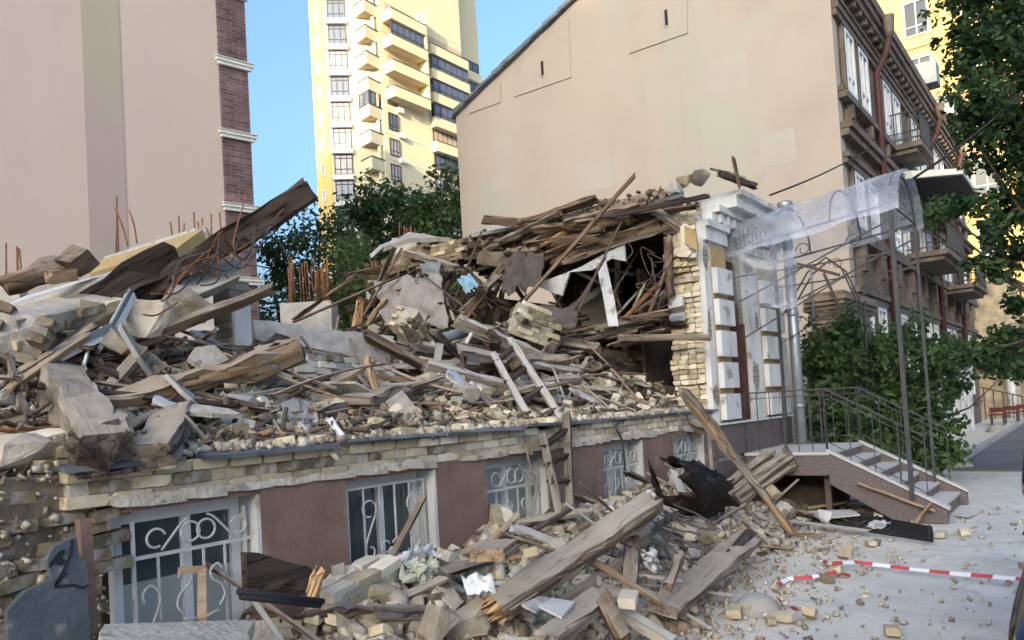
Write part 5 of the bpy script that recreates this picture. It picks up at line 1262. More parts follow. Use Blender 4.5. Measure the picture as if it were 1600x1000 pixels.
loose(28, band_pick(1.4,3.2,4.75,5.6,1.2), floor_h, ['brick_yellow','brick_dirty','brick_pale'], 'brick on the left end of the broken wall', 'bricks on the left wall end')
def heap_pick():
    while True:
        x = rn.uniform(1.6, 10.6); y = rn.uniform(2.5, 4.42)
        if heap_h(x, y) > .06: return x, y
loose(120, heap_pick, heap_h, ['brick_pale','brick_yellow','brick_yellow','brick_dirty','brick_pale'], 'brick lying in the rubble heap on the pavement', 'bricks in the pavement heap', .025, .4)
loose(26, band_pick(9.0,10.6,5.0,6.2), floor_h, ['brick_pale','brick_yellow'], 'brick below the broken brick edge of the entrance corner', 'bricks below the brick edge')
# bricks that can be pointed out singly
def one_brick(px, py, z, rz, label, mat='brick_pale', s=1.0, tilt=.15, name='loose_brick', cat='brick'):
    p = AZ(px, py, z); o = inst(name, rn.choice(BV[mat]), TRS(p, rn.gauss(0,tilt), rn.gauss(0,tilt), rz, (s,s,s))); tag(o, label, cat)
one_brick(1148,955,.05,.3,'pale brick lying at the left foot of the concrete hemisphere', 'brick_yellow', 1.0)
one_brick(1164,949,.05,1.2,'half brick touching the front of the concrete hemisphere', 'brick_yellow', .75)
one_brick(1224,963,.04,1.4,'whitish brick standing beside the crumpled tape end', 'brick_pale', .85)
one_brick(1204,968,.03,.5,'small cube of brick in front of the concrete hemisphere', 'brick_yellow', .6)
one_brick(1265,958,.05,.2,'chunky yellow brick beside the crumpled tape on the pavement', 'brick_yellow', .85)
one_brick(1305,889,.03,.2,'yellow brick lying under the red and white tape', 'brick_yellow', .9)
one_brick(1290,903,.03,.8,'broken brick just below the tape loop', 'brick_dirty', .8)
one_brick(1322,864,.03,.1,'flat yellow brick lying alone before the fence panel', 'brick_yellow', 1.1)
one_brick(1360,848,.03,.5,'pale crumbled brick next to the fence panel edge', 'brick_pale', .8)
one_brick(1372,807,.05,.2,'whole pale brick lying on the fence panel', 'brick_pale', 1.0)
one_brick(1470,834,.04,.0,'pale brick beyond the right end of the fence panel', 'brick_pale', 1.0)
one_brick(1506,830,.04,.3,'pale brick on the open pavement near the bottom step', 'brick_pale', .9)
one_brick(1394,985,.02,.3,'yellow brick fragment at the very bottom of the pavement', 'brick_yellow', .9)
one_brick(982,936,.42,.4,'bright cream block leaning on the stake in the lower heap', 'brick_pale', 1.1, .3)
one_brick(830,862,.83,.6,'bright yellow brick beside the huge beam', 'brick_yellow', .85, .3)
# --- big stones and masonry lumps, each one a thing
def lump(center, size, mat, label, seed, name='rubble_stone', cat='stone', group=None, rot=0, npt=16):
    r_ = random.Random(seed); pts = []
    for _ in range(npt):
        v = Vector((r_.gauss(0,1), r_.gauss(0,1), r_.gauss(0,1))); v /= max(abs(v.x),abs(v.y),abs(v.z)); v *= r_.uniform(.82,1)
        pts.append((v.x*size[0]/2, v.y*size[1]/2, v.z*size[2]/2))
    mb = MB().hull(pts); me = mb.mesh(name, G(mat))
    bm = bmesh.new(); bm.from_mesh(me); bmesh.ops.subdivide_edges(bm, edges=bm.edges[:], cuts=2, use_grid_fill=True)
    a_ = min(size)*.05
    for v in bm.verts: v.co += Vector((fbm(v.co.x*9, v.co.y*9, seed), fbm(v.co.y*9, v.co.z*9, seed+5), fbm(v.co.z*9, v.co.x*9, seed+9)))*a_
    bm.to_mesh(me); bm.free()
    o = inst(name, me, TRS(center, r_.gauss(0,.2), r_.gauss(0,.2), rot)); return tag(o, label, cat, group)
def masonry(center, size, mat, label, seed, rot=(0,0,0), core='mortar'):
    r_ = random.Random(seed); t = bpy.data.objects.new('masonry_lump', None); C.objects.link(t); t.empty_display_size = .1
    t.matrix_basis = TRS(center, *rot); tag(t, label, 'masonry'); sx, sy, sz = size
    pts = [((x+r_.uniform(-.08,.08))*sx*.46, (y+r_.uniform(-.08,.08))*sy*.44, (z+r_.uniform(-.06,.06))*sz*.47) for x in (-1,-.3,.4,1) for y in (-1,1) for z in (-1,0,1) if r_.random() < .9]
    c = bpy.data.objects.new('mortar_core', MB().hull(pts).mesh('mortar_core', G(core))); C.objects.link(c); c.parent = t
    row = 0; z = -sz/2+.035
    while z < sz/2:
        for y in (-sy/2+.055, sy/2-.055) if sy > .2 else (0,):
            x = -sx/2+.12*(row % 2)+r_.uniform(-.04,.04)
            while x < sx/2-.05:
                if r_.random() < .86:
                    b = bpy.data.objects.new('brick', r_.choice(BV[r_.choice(mat)])); C.objects.link(b); b.parent = t
                    b.matrix_basis = TRS((x+.11, y+r_.gauss(0,.012), z), r_.gauss(0,.03), r_.gauss(0,.03), r_.gauss(0,.05))
                x += .245
        z += .076; row += 1
    return t
masonry(AY(90,512,6.4), (1.0,.4,.38), ['brick_dirty','brick_yellow'], 'large mortared lump of yellow brickwork under the white slab', 1, (.25,-.28,.35))
masonry(AY(40,545,6.3), (.6,.4,.36), ['brick_dirty'], 'mossy lump of brickwork at the left edge of the heap', 2, (.4,.3,1.0))
lump(AY(140,498,6.4), (.35,.35,.3), 'brick_yellow', 'yellow knob of brickwork beside the window frame', 3, 'masonry_lump', 'masonry')
lump(AY(238,497,6.2), (.52,.3,.36), 'stone', 'big pale limestone block above the brown rail', 4)
lump(AY(288,478,6.35), (.44,.34,.36), 'stone', 'rounded limestone block beneath the grey plaster panel', 5)
lump(AY(182,540,6.1), (.4,.3,.2), 'stone', 'flat limestone block under the brown rail', 6)
lump(AY(377,636,5.35), (.33,.28,.24), 'concrete', 'square grey concrete block beside the pier remnant', 7, 'concrete_block', 'block')
lump(AY(362,655,5.2), (.3,.25,.2), 'brick_dirty', 'crumbling block in front of the concrete block', 8)
lump(AY(445,672,4.95), (.20,.16,.16), 'stone', 'bluish grey stone near the slate ledge', 9)
lump(AY(415,690,4.85), (.16,.14,.15), 'stone', 'small grey stone at the edge of the slate ledge', 10)
lump(AY(45,708,4.75), (.42,.3,.24), 'stone', 'rounded sandy stone on the left wall end', 11)
lump(AY(95,708,4.75), (.2,.2,.2), 'stone', 'small pale stone beside the broad overhanging beam', 12)
lump(AY(70,688,4.9), (.34,.2,.14), 'brick_pale', 'flat pale block on the left wall end', 13)
masonry(AX(830,505,9.0), (.6,.4,.42), ['brick_yellow','brick_dirty','brick_pale'], 'big mortared brick lump at the mouth of the dark interior', 14, (.5,.35,-.5))
masonry(AX(640,512,8.8), (.6,.4,.42), ['brick_dirty','brick_yellow'], 'big brown masonry lump before the grey cloth', 15, (.4,.6,.4))
lump(AX(605,545,8.0), (.4,.4,.3), 'concrete', 'concrete chunk at the end of the fallen rendered wall', 16)
masonry(AY(515,585,6.35), (1.5,.3,.30), ['brick_pale','brick_dirty','brick_pale'], 'fallen courses of pale bricks lying below the rendered wall', 17, (-.35,.03,.12))
lump(AX(1065,284,10.6), (.35,.4,.22), 'brick_dirty', 'broken concrete lump on top of the brick edge', 18)
lump(AX(1092,277,10.7), (.4,.35,.18), 'mortar', 'grey rubble lump beside the white capital', 19)
lump(AX(1052,296,10.4), (.3,.3,.2), 'concrete', 'greyish crumpled lump at the top of the rounded ceiling log', 20)
lump(AX(1075,370,10.3), (.2,.3,.4), 'brick_pale', 'cream block sticking out of the brick section', 21)
lump(AX(1070,395,10.3), (.2,.36,.16), 'brick_pale', 'second cream block below the mustard yellow board', 22)
masonry(AY(582,903,4.2), (.5,.24,.15), ['brick_pale'], 'slab of pale brick topping the pile below the second window', 23, (.1,-.1,.3))
masonry(AY(545,927,4.1), (.56,.26,.2), ['brick_yellow','brick_pale'], 'long yellow masonry block below the topping slab', 24, (.1,-.12,.2))
lump(AY(588,928,4.05), (.28,.26,.22), 'brick_yellow', 'square yellow masonry block next to the long block', 25)
lump(AY(697,945,3.8), (.24,.24,.22), 'brick_dirty', 'mossy yellow lump beside the grey concrete chunk', 26)
lump(AY(690,925,3.9), (.36,.3,.24), 'concrete', 'dark grey concrete chunk near the splintered beam end', 27)
lump(AY(730,970,3.5), (.34,.3,.24), 'stone', 'round grey stone at the bottom of the heap', 28)
lump(AY(680,975,3.5), (.24,.22,.26), 'stone', 'upright pale stone at the bottom of the heap', 29)
lump(AY(600,965,3.8), (.4,.3,.16), 'brick_dirty', 'flat dirty lump under the bluish grey board', 30)
lump(AY(1128,772,4.3), (.3,.3,.24), 'stone', 'grey stone behind the burnt sheet metal', 31)
lump(AZ(1150,800,.25), (.3,.24,.2), 'concrete', 'square concrete lump beside the burnt sheet metal', 32)
lump(AZ(1108,838,.35), (.26,.22,.16), 'brick_dirty', 'mossy block under the rebar tangle', 33)
lump(AX(1208,768,10.6), (.2,.2,.22), 'brick_yellow', 'yellow stone behind the leaning splintered timber', 34)
masonry(AX(640,408,10.35), (1.3,.3,.40), ['brick_dirty','brick_dirty'], 'band of dirty old brickwork beneath the curved roof slab', 35, (.05,.05,1.45), 'earth')
masonry(AX(700,397,10.4), (1.1,.3,.36), ['brick_dirty','brick_yellow'], 'dirty brickwork under the right end of the curved slab', 36, (.0,-.04,1.5), 'earth')
lump(AX(800,398,10.6), (.5,1.6,.35), 'brick_tan', 'layer of reddish brick and clay under the roof cover', 37, 'masonry_lump', 'masonry', npt=26)
lump(AX(770,405,10.3), (.4,.7,.3), 'brick_tan', 'reddish clay lump beside the standing diagonal timber', 38, 'masonry_lump', 'masonry', npt=20)
# medium stones, look-alikes
SV = [lump(V(0,0,0), (.2,.17,.13), ['stone','concrete','brick_dirty','brick_pale'][i % 4], 'x', 200+i) for i in range(10)]
SM = [o.data for o in SV]
for o in SV: bpy.data.objects.remove(o)
def stones(n_, pick, hf, label, group, smin=.5, smax=1.3):
    for _ in range(n_):
        x, y = pick(); s = rn.uniform(smin, smax)
        k = rn.randrange(len(SM)); tag(inst('rubble_stone', SM[k], seat(x, y, hf, .03*s, .5, rn) @ Matrix.Diagonal((s,s,s,1))), ('large ' if s > .65 else 'small ')+('sandy grey','concrete grey','dirty brown','cream')[k % 4]+' '+label, 'stone', group)
stones(60, in_view_upper, floor_h, 'rubble stone among the timbers on the house floor', 'stones on the house floor', .35, .9)
stones(60, heap_pick, heap_h, 'rubble stone in the heap on the pavement', 'stones in the pavement heap', .35, .9)
# --- smaller planks, look-alikes
PV = {}
for i, mt in enumerate(['wood_grey','wood_brown','wood_dark','wood_pale','wood_orange']):
    PV[mt] = [beam_mesh(L, w_, h_, 500+i*10+k, .008, ends=(.08,.08)).mesh('plank', G(mt)) for k, (L, w_, h_) in enumerate(((.9,.07,.025),(1.4,.09,.03),(.6,.06,.035),(1.2,.04,.022),(.7,.11,.07)))]
def planks(n_, pick, hf, mats, label, group, lift=.06, tilt=.22):
    for _ in range(n_):
        x, y = pick(); me, w0 = pick_plank(mats); tag(inst('plank', me, seat(x, y, hf, lift+rn.uniform(0,.08), tilt, rn)), w0+label, 'plank', group)
planks(70, lambda: (rn.uniform(6.0,10.4), rn.uniform(5.2,8.2)), floor_h, ['wood_grey','wood_grey','wood_brown','wood_dark','wood_pale'], 'plank in the jumble before the dark interior', 'planks before the dark interior', .08)
planks(36, lambda: (rn.uniform(4.0,7.0), rn.uniform(5.3,8.0)), floor_h, ['wood_grey','wood_brown','wood_pale','wood_dark'], 'plank lying in the middle of the floor rubble', 'planks in the middle rubble')
planks(24, lambda: (rn.uniform(1.4,4.0), rn.uniform(5.1,6.6)), floor_h, ['wood_grey','wood_brown','wood_dark'], 'plank stuck in the left heap', 'planks in the left heap')
planks(40, heap_pick, heap_h, ['wood_grey','wood_grey','wood_brown','wood_pale','wood_orange'], 'broken plank in the pavement heap', 'planks in the pavement heap', .04)
LV = {mt: [beam_mesh(L, .032, .018, 900+k, .004, bend=rn.uniform(-.05,.05), ends=(.06,.06)).mesh('lath', G(mt)) for k, L in enumerate((1.5,1.9,2.3,1.2))] for mt in ('wood_grey','wood_brown','wood_pale','wood_orange')}
for i in range(48):
    x, y = rn.uniform(3.6,10.0), rn.uniform(5.1,7.6); m = seat(x, y, floor_h, rn.uniform(.12,.34), .16, rn); mt = rn.choice(list(LV))
    tag(inst('lath', rn.choice(LV[mt]), m), 'long thin '+WW[mt]+' lath lying loose across the rubble on the house floor', 'lath', 'laths across the floor rubble')
for i in range(16):
    x, y = heap_pick(); mt = rn.choice(list(LV)); tag(inst('lath', rn.choice(LV[mt]), seat(x, min(y,3.8), heap_h, rn.uniform(.06,.16), .12, rn)), 'long thin '+WW[mt]+' lath lying across the pavement heap', 'lath', 'laths across the pavement heap')
# more heavy joists tumbled down towards the entrance
for i in range(17):
    x, y = rn.uniform(5.6,9.8), rn.uniform(5.5,7.4); L = rn.uniform(1.3,2.5); an = rn.gauss(-.15,.5); c = V(x, y, floor_h(x,y)+rn.uniform(.12,.42))
    v = V(math.cos(an), math.sin(an), rn.gauss(-.12,.18)).normalized(); mt = rn.choice(['wood_grey','wood_grey','wood_brown','wood_dark','wood_pale'])
    beam(c-v*L/2, c+v*L/2, rn.uniform(.13,.22), rn.uniform(.09,.17), mt, 'heavy '+WW[mt]+' broken joist tumbled in the floor rubble towards the entrance', roll=rn.uniform(0,1.2), group='joists tumbled towards the entrance', spl=(rn.choice([0,1]), .12) if i % 2 else None, side='wood_brown' if i % 3 == 0 else None)
for i in range(12):
    x, y = rn.uniform(4.2,9.6), rn.uniform(5.2,7.0)
    t = masonry(V(x, y, floor_h(x,y)+.06), (rn.choice([.36,.5,.62]), .24, rn.choice([.16,.23,.3])), ['brick_pale','brick_yellow','brick_dirty'], 'mortared clump of pale bricks in the floor rubble', 600+i, (rn.gauss(0,.4), rn.gauss(0,.4), rn.uniform(0,3))); t['group'] = 'brick clumps in the floor rubble'
for i in range(12):
    x, y = heap_pick()
    t = masonry(V(x, y, heap_h(x,y)+.03), (rn.choice([.36,.5]), .24, rn.choice([.15,.22])), ['brick_pale','brick_yellow','brick_dirty'], 'mortared clump of bricks in the pavement heap', 640+i, (rn.gauss(0,.35), rn.gauss(0,.35), rn.uniform(0,3))); t['group'] = 'brick clumps in the pavement heap'
for i in range(20):
    px = rn.uniform(800,1045); py = rn.uniform(405,500)+(920-px)*.04; p = AX(px, py, rn.uniform(10.5,11.6)); v = V(rn.gauss(0,.4), rn.gauss(0,.8), rn.gauss(0,.6)).normalized(); L = rn.uniform(.5,1.2)
    if (p+v*L/2).z > 4.5 or (p-v*L/2).z > 4.5: v.z *= .15; v.normalize()
    me, w0 = pick_plank(['wood_grey','wood_brown','wood_brown','wood_pale']); tag(inst('plank', me, align(p-v*L/2, p+v*L/2, rn.uniform(0,3))), w0+'collapsed roof lath choking the dark interior', 'plank', 'laths inside the dark interior')
for i in range(16):
    y = rn.uniform(5.3,8.8); L = rn.uniform(.9,2.0); c = V(rn.uniform(10.12,10.42), y, rn.uniform(4.35,5.08)); v = V(rn.gauss(0,.12), 1, rn.gauss(-.05,.16)).normalized(); mt = rn.choice(['wood_dark','wood_brown','wood_grey','wood_brown'])
    beam(c-v*L/2, c+v*L/2, rn.uniform(.12,.22), rn.uniform(.06,.14), mt, 'thick '+WW[mt]+' broken board hanging along the torn roof edge', roll=rn.uniform(0,1.5), group='boards along the torn roof edge', spl=(rn.choice([0,1]), .15), rough=.02)
def plate(m, s, mt, label, group):
    k = rn.randint(5,7); pts = []
    for i in range(k):
        a = 6.283*i/k+rn.uniform(-.25,.25); r_ = s*rn.uniform(.6,1); pts.append(V(r_*math.cos(a), r_*.7*math.sin(a), 0))
    tag(inst('plaster_slab', MB().prism(pts, (0,0,rn.uniform(.025,.05))).mesh('plaster_slab', G(mt)), m), label, 'plaster', group)
PM = {'slab_white':'dirty white', 'plaster_cream':'cream', 'concrete':'grey'}
for i in range(26):
    x, y = (rn.uniform(1.8,9.6), rn.uniform(5.0,7.2)); mt = rn.choice(list(PM)); plate(seat(x, y, floor_h, rn.uniform(.05,.2), .35, rn), rn.uniform(.14,.38), mt, PM[mt]+' broken slab of wall plaster in the floor rubble', 'plaster slabs in the floor rubble')
for i in range(16):
    x, y = heap_pick(); mt = rn.choice(list(PM)); plate(seat(x, min(y,4.2), heap_h, rn.uniform(.03,.1), .3, rn), rn.uniform(.12,.26), mt, PM[mt]+' broken slab of wall plaster in the pavement heap', 'plaster slabs in the pavement heap')
# rear pile: standing jumble of boards below the curved slab
for i in range(70):
    X = rn.uniform(9.5,10.6); px = rn.uniform(575,790); py = rn.uniform(420,520)
    p = AX(px, py, X); v = Vector((rn.gauss(0,.25), rn.gauss(0,.5), rn.uniform(-.6,1.0))).normalized(); L = rn.uniform(.5,1.5)
    if (p+v*L/2).z > 4.5: v.z = -abs(v.z)*.4
    me, w0 = pick_plank(['wood_dark','wood_brown','wood_grey','wood_brown','wood_dark'])
    tag(inst('plank', me, align(p-v*L/2, p+v*L/2, rn.uniform(0,3))), w0+'jagged board sticking out of the rear pile below the roof slab', 'plank', 'boards in the rear pile')
for i in range(42):
    X = rn.uniform(9.9,10.7); px = rn.uniform(780,1050); py = rn.uniform(490,535) if i < 26 else 400-(px-780)*.28+rn.uniform(-14,10)
    p = AX(px, py, X); v = Vector((rn.gauss(0,.2), rn.choice([-1,1]), rn.gauss(-.05,.1))).normalized(); L = rn.uniform(.4,.8)
    me, w0 = pick_plank(['wood_dark','wood_brown','wood_grey']); tag(inst('plank', me, align(p-v*L/2, p+v*L/2, rn.uniform(0,3))), w0+'broken lath along the open edge of the dark interior', 'plank', 'laths along the interior edge')
# --- fine debris: too small to pick apart, one joined piece each
def crumbs(name, pts, smin, smax, mat, label, flat=.7, pw=2.2):
    N = len(pts); P = np.array(pts); r_ = np.random.default_rng(N)
    s = smin+(smax-smin)*r_.random(N)**pw
    base = np.array([[x,y,z] for x in (-1,1) for y in (-1,1) for z in (-1,1)], float)*.5
    v = base[None]*(1+r_.normal(0,.13,(N,8,3))); v *= (s[:,None]*r_.uniform(.45,1.6,(N,3)))[:,None,:]; v[:,:,2] *= flat
    q = r_.normal(size=(N,4)); q /= np.linalg.norm(q,axis=1)[:,None]; w_,x,y,z = q.T
    Rm = np.stack([1-2*(y*y+z*z),2*(x*y-z*w_),2*(x*z+y*w_),2*(x*y+z*w_),1-2*(x*x+z*z),2*(y*z-x*w_),2*(x*z-y*w_),2*(y*z+x*w_),1-2*(x*x+y*y)],1).reshape(N,3,3)
    v = np.einsum('nij,nkj->nki', Rm, v)+P[:,None,:]
    F = np.array([[0,1,3,2],[4,6,7,5],[0,4,5,1],[2,3,7,6],[0,2,6,4],[1,5,7,3]]); quads = (np.arange(N)[:,None,None]*8+F[None]).reshape(-1)
    me = bpy.data.meshes.new(name); me.vertices.add(N*8); me.vertices.foreach_set('co', v.astype(np.float32).ravel())
    me.loops.add(len(quads)); me.loops.foreach_set('vertex_index', quads.astype(np.int32)); me.polygons.add(N*6); me.polygons.foreach_set('loop_start', (np.arange(N*6)*4).astype(np.int32))
    me.update(calc_edges=True); me.materials.append(mat); tag(link(name, me), label, 'rubble', kind='stuff')
cr = surf('crumbs', [(.22,.19,.15), (.40,.36,.30)], 12, .95, .5, 40, island=[(0,(.38,.32,.235)),(.22,(.50,.44,.325)),(.42,(.54,.47,.31)),(.55,(.24,.185,.13)),(.68,(.62,.575,.48)),(.8,(.33,.285,.23)),(.9,(.13,.095,.07)),(.95,(.27,.16,.11))])
chips = surf('wood_chips', [(.12,.09,.06), (.26,.2,.14)], 12, .95, .5, 40, island=[(0,(.09,.065,.045)),(.3,(.2,.165,.13)),(.55,(.31,.27,.22)),(.75,(.36,.22,.11)),(.88,(.05,.04,.035))])
def pts_floor(n_, lift=.0):
    out = []
    while len(out) < n_:
        px = rn.uniform(-10,1110); y = 4.72+rn.random()**1.5*5.0; x = AY(px, 600, y).x
        if 1.2 < x < 10.9: out.append((x, y, floor_h(x, y)-.03+lift+rn.uniform(0,.03)))
    return out
def pts_heap(n_):
    out = []
    while len(out) < n_:
        x = rn.uniform(1.0,11.0); y = rn.uniform(2.2,4.45); h = heap_h(x, y)
        if h > .02 or rn.random() < .03: out.append((x, y, max(0,h)-.01+rn.uniform(0,.02)))
    return out
crumbs('debris', pts_floor(12000), .010, .10, cr, 'fine brick and plaster crumbs covering the house floor', pw=3.2)
crumbs('debris', pts_heap(11000), .010, .11, cr, 'fine brick and plaster crumbs covering the pavement heap', pw=3.2)
def slivers(name, pts, label):
    N = len(pts); P = np.array(pts); r_ = np.random.default_rng(N+5); d_ = r_.normal(size=(N,3)); d_[:,2] *= .35; d_ /= np.linalg.norm(d_,axis=1)[:,None]
    L = r_.uniform(.08,.5,N)**1.2; u_ = np.cross(d_, r_.normal(size=(N,3))); u_ /= np.linalg.norm(u_,axis=1)[:,None]; w2 = np.cross(d_, u_); a = r_.uniform(.006,.02,N); b = r_.uniform(.004,.012,N)
    v = []
    for (sx,sy,sz) in [(x,y,z) for x in (-1,1) for y in (-1,1) for z in (-1,1)]: v.append(P+d_*(sx*L/2)[:,None]+u_*(sy*a)[:,None]+w2*(sz*b)[:,None])
    v = np.stack(v,1); F = np.array([[0,1,3,2],[4,6,7,5],[0,4,5,1],[2,3,7,6],[0,2,6,4],[1,5,7,3]]); quads = (np.arange(N)[:,None,None]*8+F[None]).reshape(-1)
    me = bpy.data.meshes.new(name); me.vertices.add(N*8); me.vertices.foreach_set('co', v.astype(np.float32).ravel()); me.loops.add(len(quads)); me.loops.foreach_set('vertex_index', quads.astype(np.int32))
    me.polygons.add(N*6); me.polygons.foreach_set('loop_start', (np.arange(N*6)*4).astype(np.int32)); me.update(calc_edges=True); me.materials.append(chips); tag(link(name, me), label, 'splinters', kind='stuff')
slivers('wood_splinters', pts_floor(2600, .05), 'thin wood splinters and laths strewn over the house floor')
slivers('wood_splinters', pts_heap(900), 'thin wood splinters strewn over the pavement heap')
crumbs('debris', [(rn.uniform(1.9,10.2), 4.44+rn.random()**.7*.28, FLOOR+.035+rn.uniform(0,.015)) for _ in range(1500)], .008, .07, cr, 'crumbs spilled over the slate ledge', pw=3)
loose(26, lambda: (rn.uniform(2.6,10.0), rn.uniform(4.50,4.68)), lambda x, y: FLOOR+.03, ['brick_pale','brick_yellow'], 'brick lying on the slate ledge', 'bricks on the slate ledge', .03, .12, .6, .95)
gr = []
while len(gr) < 5200:
    px = rn.uniform(960,1600); py = rn.uniform(790,1000); p = AZ(px, py, 0)
    dn = max(0, min(1, (p.y-1.0)/2.2))
    if rn.random() < .05+.9*dn**3: gr.append((p.x, p.y, .004+rn.uniform(0,.006)))
crumbs('debris', gr, .004, .045, cr, 'small chips and grit scattered over the dusty pavement', pw=3.5)
crumbs('debris', [(10.40+rn.uniform(-.05,.04), rn.uniform(5.0,9.0), rn.uniform(4.55,5.12)) for _ in range(600)], .015, .09, chips, 'crumbled wood and clay and clay along the broken attic edge', pw=2)
crumbs('debris', [(rn.uniform(.9,1.95), 4.53+rn.uniform(0,.10), rn.uniform(.1,1.7)) for _ in range(900)], .008, .04, cr, 'loose mortar clinging to the decayed left wall end')
# ================================================================ OTHER THINGS
def sheet(pts_fn, nu, nv, name, mat, label, cat, thick=.006):
    vs = [pts_fn(i/nu, j/nv) for j in range(nv+1) for i in range(nu+1)]
    fs = [(j*(nu+1)+i, j*(nu+1)+i+1, (j+1)*(nu+1)+i+1, (j+1)*(nu+1)+i) for j in range(nv) for i in range(nu)]
    o = obj(name, MB().add(vs, fs), G(mat), None, True); m = o.modifiers.new('thickness', 'SOLIDIFY'); m.thickness = thick
    return tag(o, label, cat)
def quad_sheet(A_, B_, C_, D_, amp, fr, nu, nv, name, mat, label, cat, thick=.006, seed=0):
    n_ = (B_-A_).cross(D_-A_).normalized()
    def f(u_, v_):
        p = A_.lerp(B_, u_).lerp(D_.lerp(C_, u_), v_); return p + n_*amp*fbm(u_*fr+seed, v_*fr, seed) + V(0,0,amp*.5*fbm(u_*fr*2, v_*fr*2, seed+3))
    return sheet(f, nu, nv, name, mat, label, cat, thick)
# cloths and sheets in the rear pile
quad_sheet(AX(582,438,9.55), AX(690,430,9.55), AX(700,512,9.2), AX(600,508,9.2), .13, 3, 22, 16, 'fabric_sheet', 'cloth_grey', 'large dusty grey cloth draped in the rear pile', 'cloth')
quad_sheet(AX(714,436,9.5), AX(735,428,9.5), AX(748,446,9.4), AX(728,460,9.4), .08, 3, 8, 6, 'fabric_sheet', 'cloth_blue', 'crumpled light blue cloth caught in the rear pile', 'cloth')
quad_sheet(AX(785,400,9.8), AX(852,395,10.0), AX(845,445,9.7), AX(785,462,9.5), .18, 4, 14, 12, 'fabric_sheet', 'cloth_dark', 'dark crumpled roofing felt hanging over the rear pile', 'roofing felt')
quad_sheet(AX(655,412,9.6), AX(690,408,9.7), AX(685,432,9.6), AX(660,428,9.6), .06, 3, 8, 6, 'fabric_sheet', 'pipe_grey', 'bent grey tin scrap in the rear pile', 'tin sheet')
quad_sheet(AX(800,480,9.2), AX(905,480,9.6), AX(900,510,9.3), AX(790,520,9.0), .12, 3, 12, 8, 'fabric_sheet', 'cloth_dark', 'dark cloth lying at the mouth of the interior', 'cloth')
tag(obj('plastic_pipe', MB().tube([AY(684,531,7.0), AY(728,518,7.0)], .075, 12), G('pipe_grey'), None, True), 'short grey plastic pipe lying in the middle rubble', 'pipe')
tag(obj('white_board', MB().bar(AY(728,538,6.8), AY(737,520,6.8), .05, .02), G('slab_white')), 'small white board sticking up behind the pale broad board', 'board')
# small wooden frame
wf = thing('wooden_stool', 'low brown wooden frame standing on the rubble above the ladder', 'frame', AY(755,575,6.2))
a_, b_ = AY(722,540,6.2), AY(792,548,6.1)
obj('top_bar', MB().bar(a_, b_, .06), G('wood_brown'), wf); obj('leg', MB().bar(a_+V(.03,0,-.03), a_+V(.05,.05,-.32), .06), G('wood_brown'), wf)
obj('leg', MB().bar(b_+V(-.03,0,-.03), b_+V(.02,.02,-.34), .06), G('wood_brown'), wf); obj('brace', MB().bar(a_+V(.1,.05,-.05), a_+V(.25,.1,-.34), .05), G('wood_brown'), wf)
obj('glass_panel', MB().bar(a_.lerp(b_,.06)+V(0,.03,-.13), a_.lerp(b_,.94)+V(0,.03,-.13), .01, .18), G('white_frame'), wf)
# broken white window frame on the left heap
fwn = thing('window_frame', 'broken white plastic window frame lying on the left heap', 'window frame', AY(175,515,6.1))
for (p, q, w_) in ((AY(205,462,6.25), AY(176,516,6.05), .07), (AY(176,516,6.05), AY(90,560,6.0), .07)):
    obj('profile', MB().bar(p, q, w_, .06), G('white_frame'), fwn); obj('glazing_bead', MB().bar(p+V(-.02,-.04,.03), q+V(-.02,-.04,.03), .02, .05), G('pipe_grey'), fwn)
tag(obj('lath', MB().bar(AY(140,540,5.95), AY(131,572,5.9), .018), G('white_frame')), 'thin white lath hanging below the window frame', 'lath')
# wires tangled round the big beam
def wire(pts, r_, label, mat='iron_brown', name='wire', group=None):
    p = [Vector(q) for q in pts]; out = []
    for i in range(len(p)-1):
        for k in range(6):
            t = k/6; m0 = (p[i+1]-p[max(i-1,0)])*.5; m1 = (p[min(i+2,len(p)-1)]-p[i])*.5
            h = 2*t**3-3*t**2+1; out.append(p[i]*h + m0*(t**3-2*t**2+t) + p[i+1]*(-2*t**3+3*t**2) + m1*(t**3-t**2))
    out.append(p[-1]); return tag(obj(name, MB().tube(out, r_, 5), G(mat), None, True), label, 'wire', group)
rw = random.Random(5)
for i in range(16):
    px = 215+rw.uniform(0,150); py = 470-(px-215)*.62+rw.uniform(-8,30); n_ = rw.randint(3,5); pts = []
    for k in range(n_): pts.append(AY(px+k*rw.uniform(14,32), py-k*rw.uniform(2,26)+rw.uniform(-14,14), 6.0-rw.uniform(.1,.5)))
    wire(pts, .007, 'rusty wire tangled around the massive skyward beam', 'rust' if i % 2 else 'iron', group='wires on the big beam')
for i in range(14):
    px = 1000+rw.uniform(-20,55); py = 435+rw.uniform(-40,70); pts = [AX(px+rw.uniform(-22,22)+k*4, py-k*rw.uniform(-6,24), 10.0+rw.uniform(0,.2)) for k in range(4)]
    wire(pts, .008, 'thin twisted wire hanging in the dark interior', 'iron_brown', group='wires in the interior')
for (a, b) in (((180,325),(200,385)),((202,328),(214,380))): wire([AD(*a, 12.9), AD((a[0]+b[0])/2+2, (a[1]+b[1])/2, 12.9), AD(*b, 12.9)], .014, 'bent rusty bar standing against the pink wall', 'rust', 'rebar', 'bent bars against the pink wall')
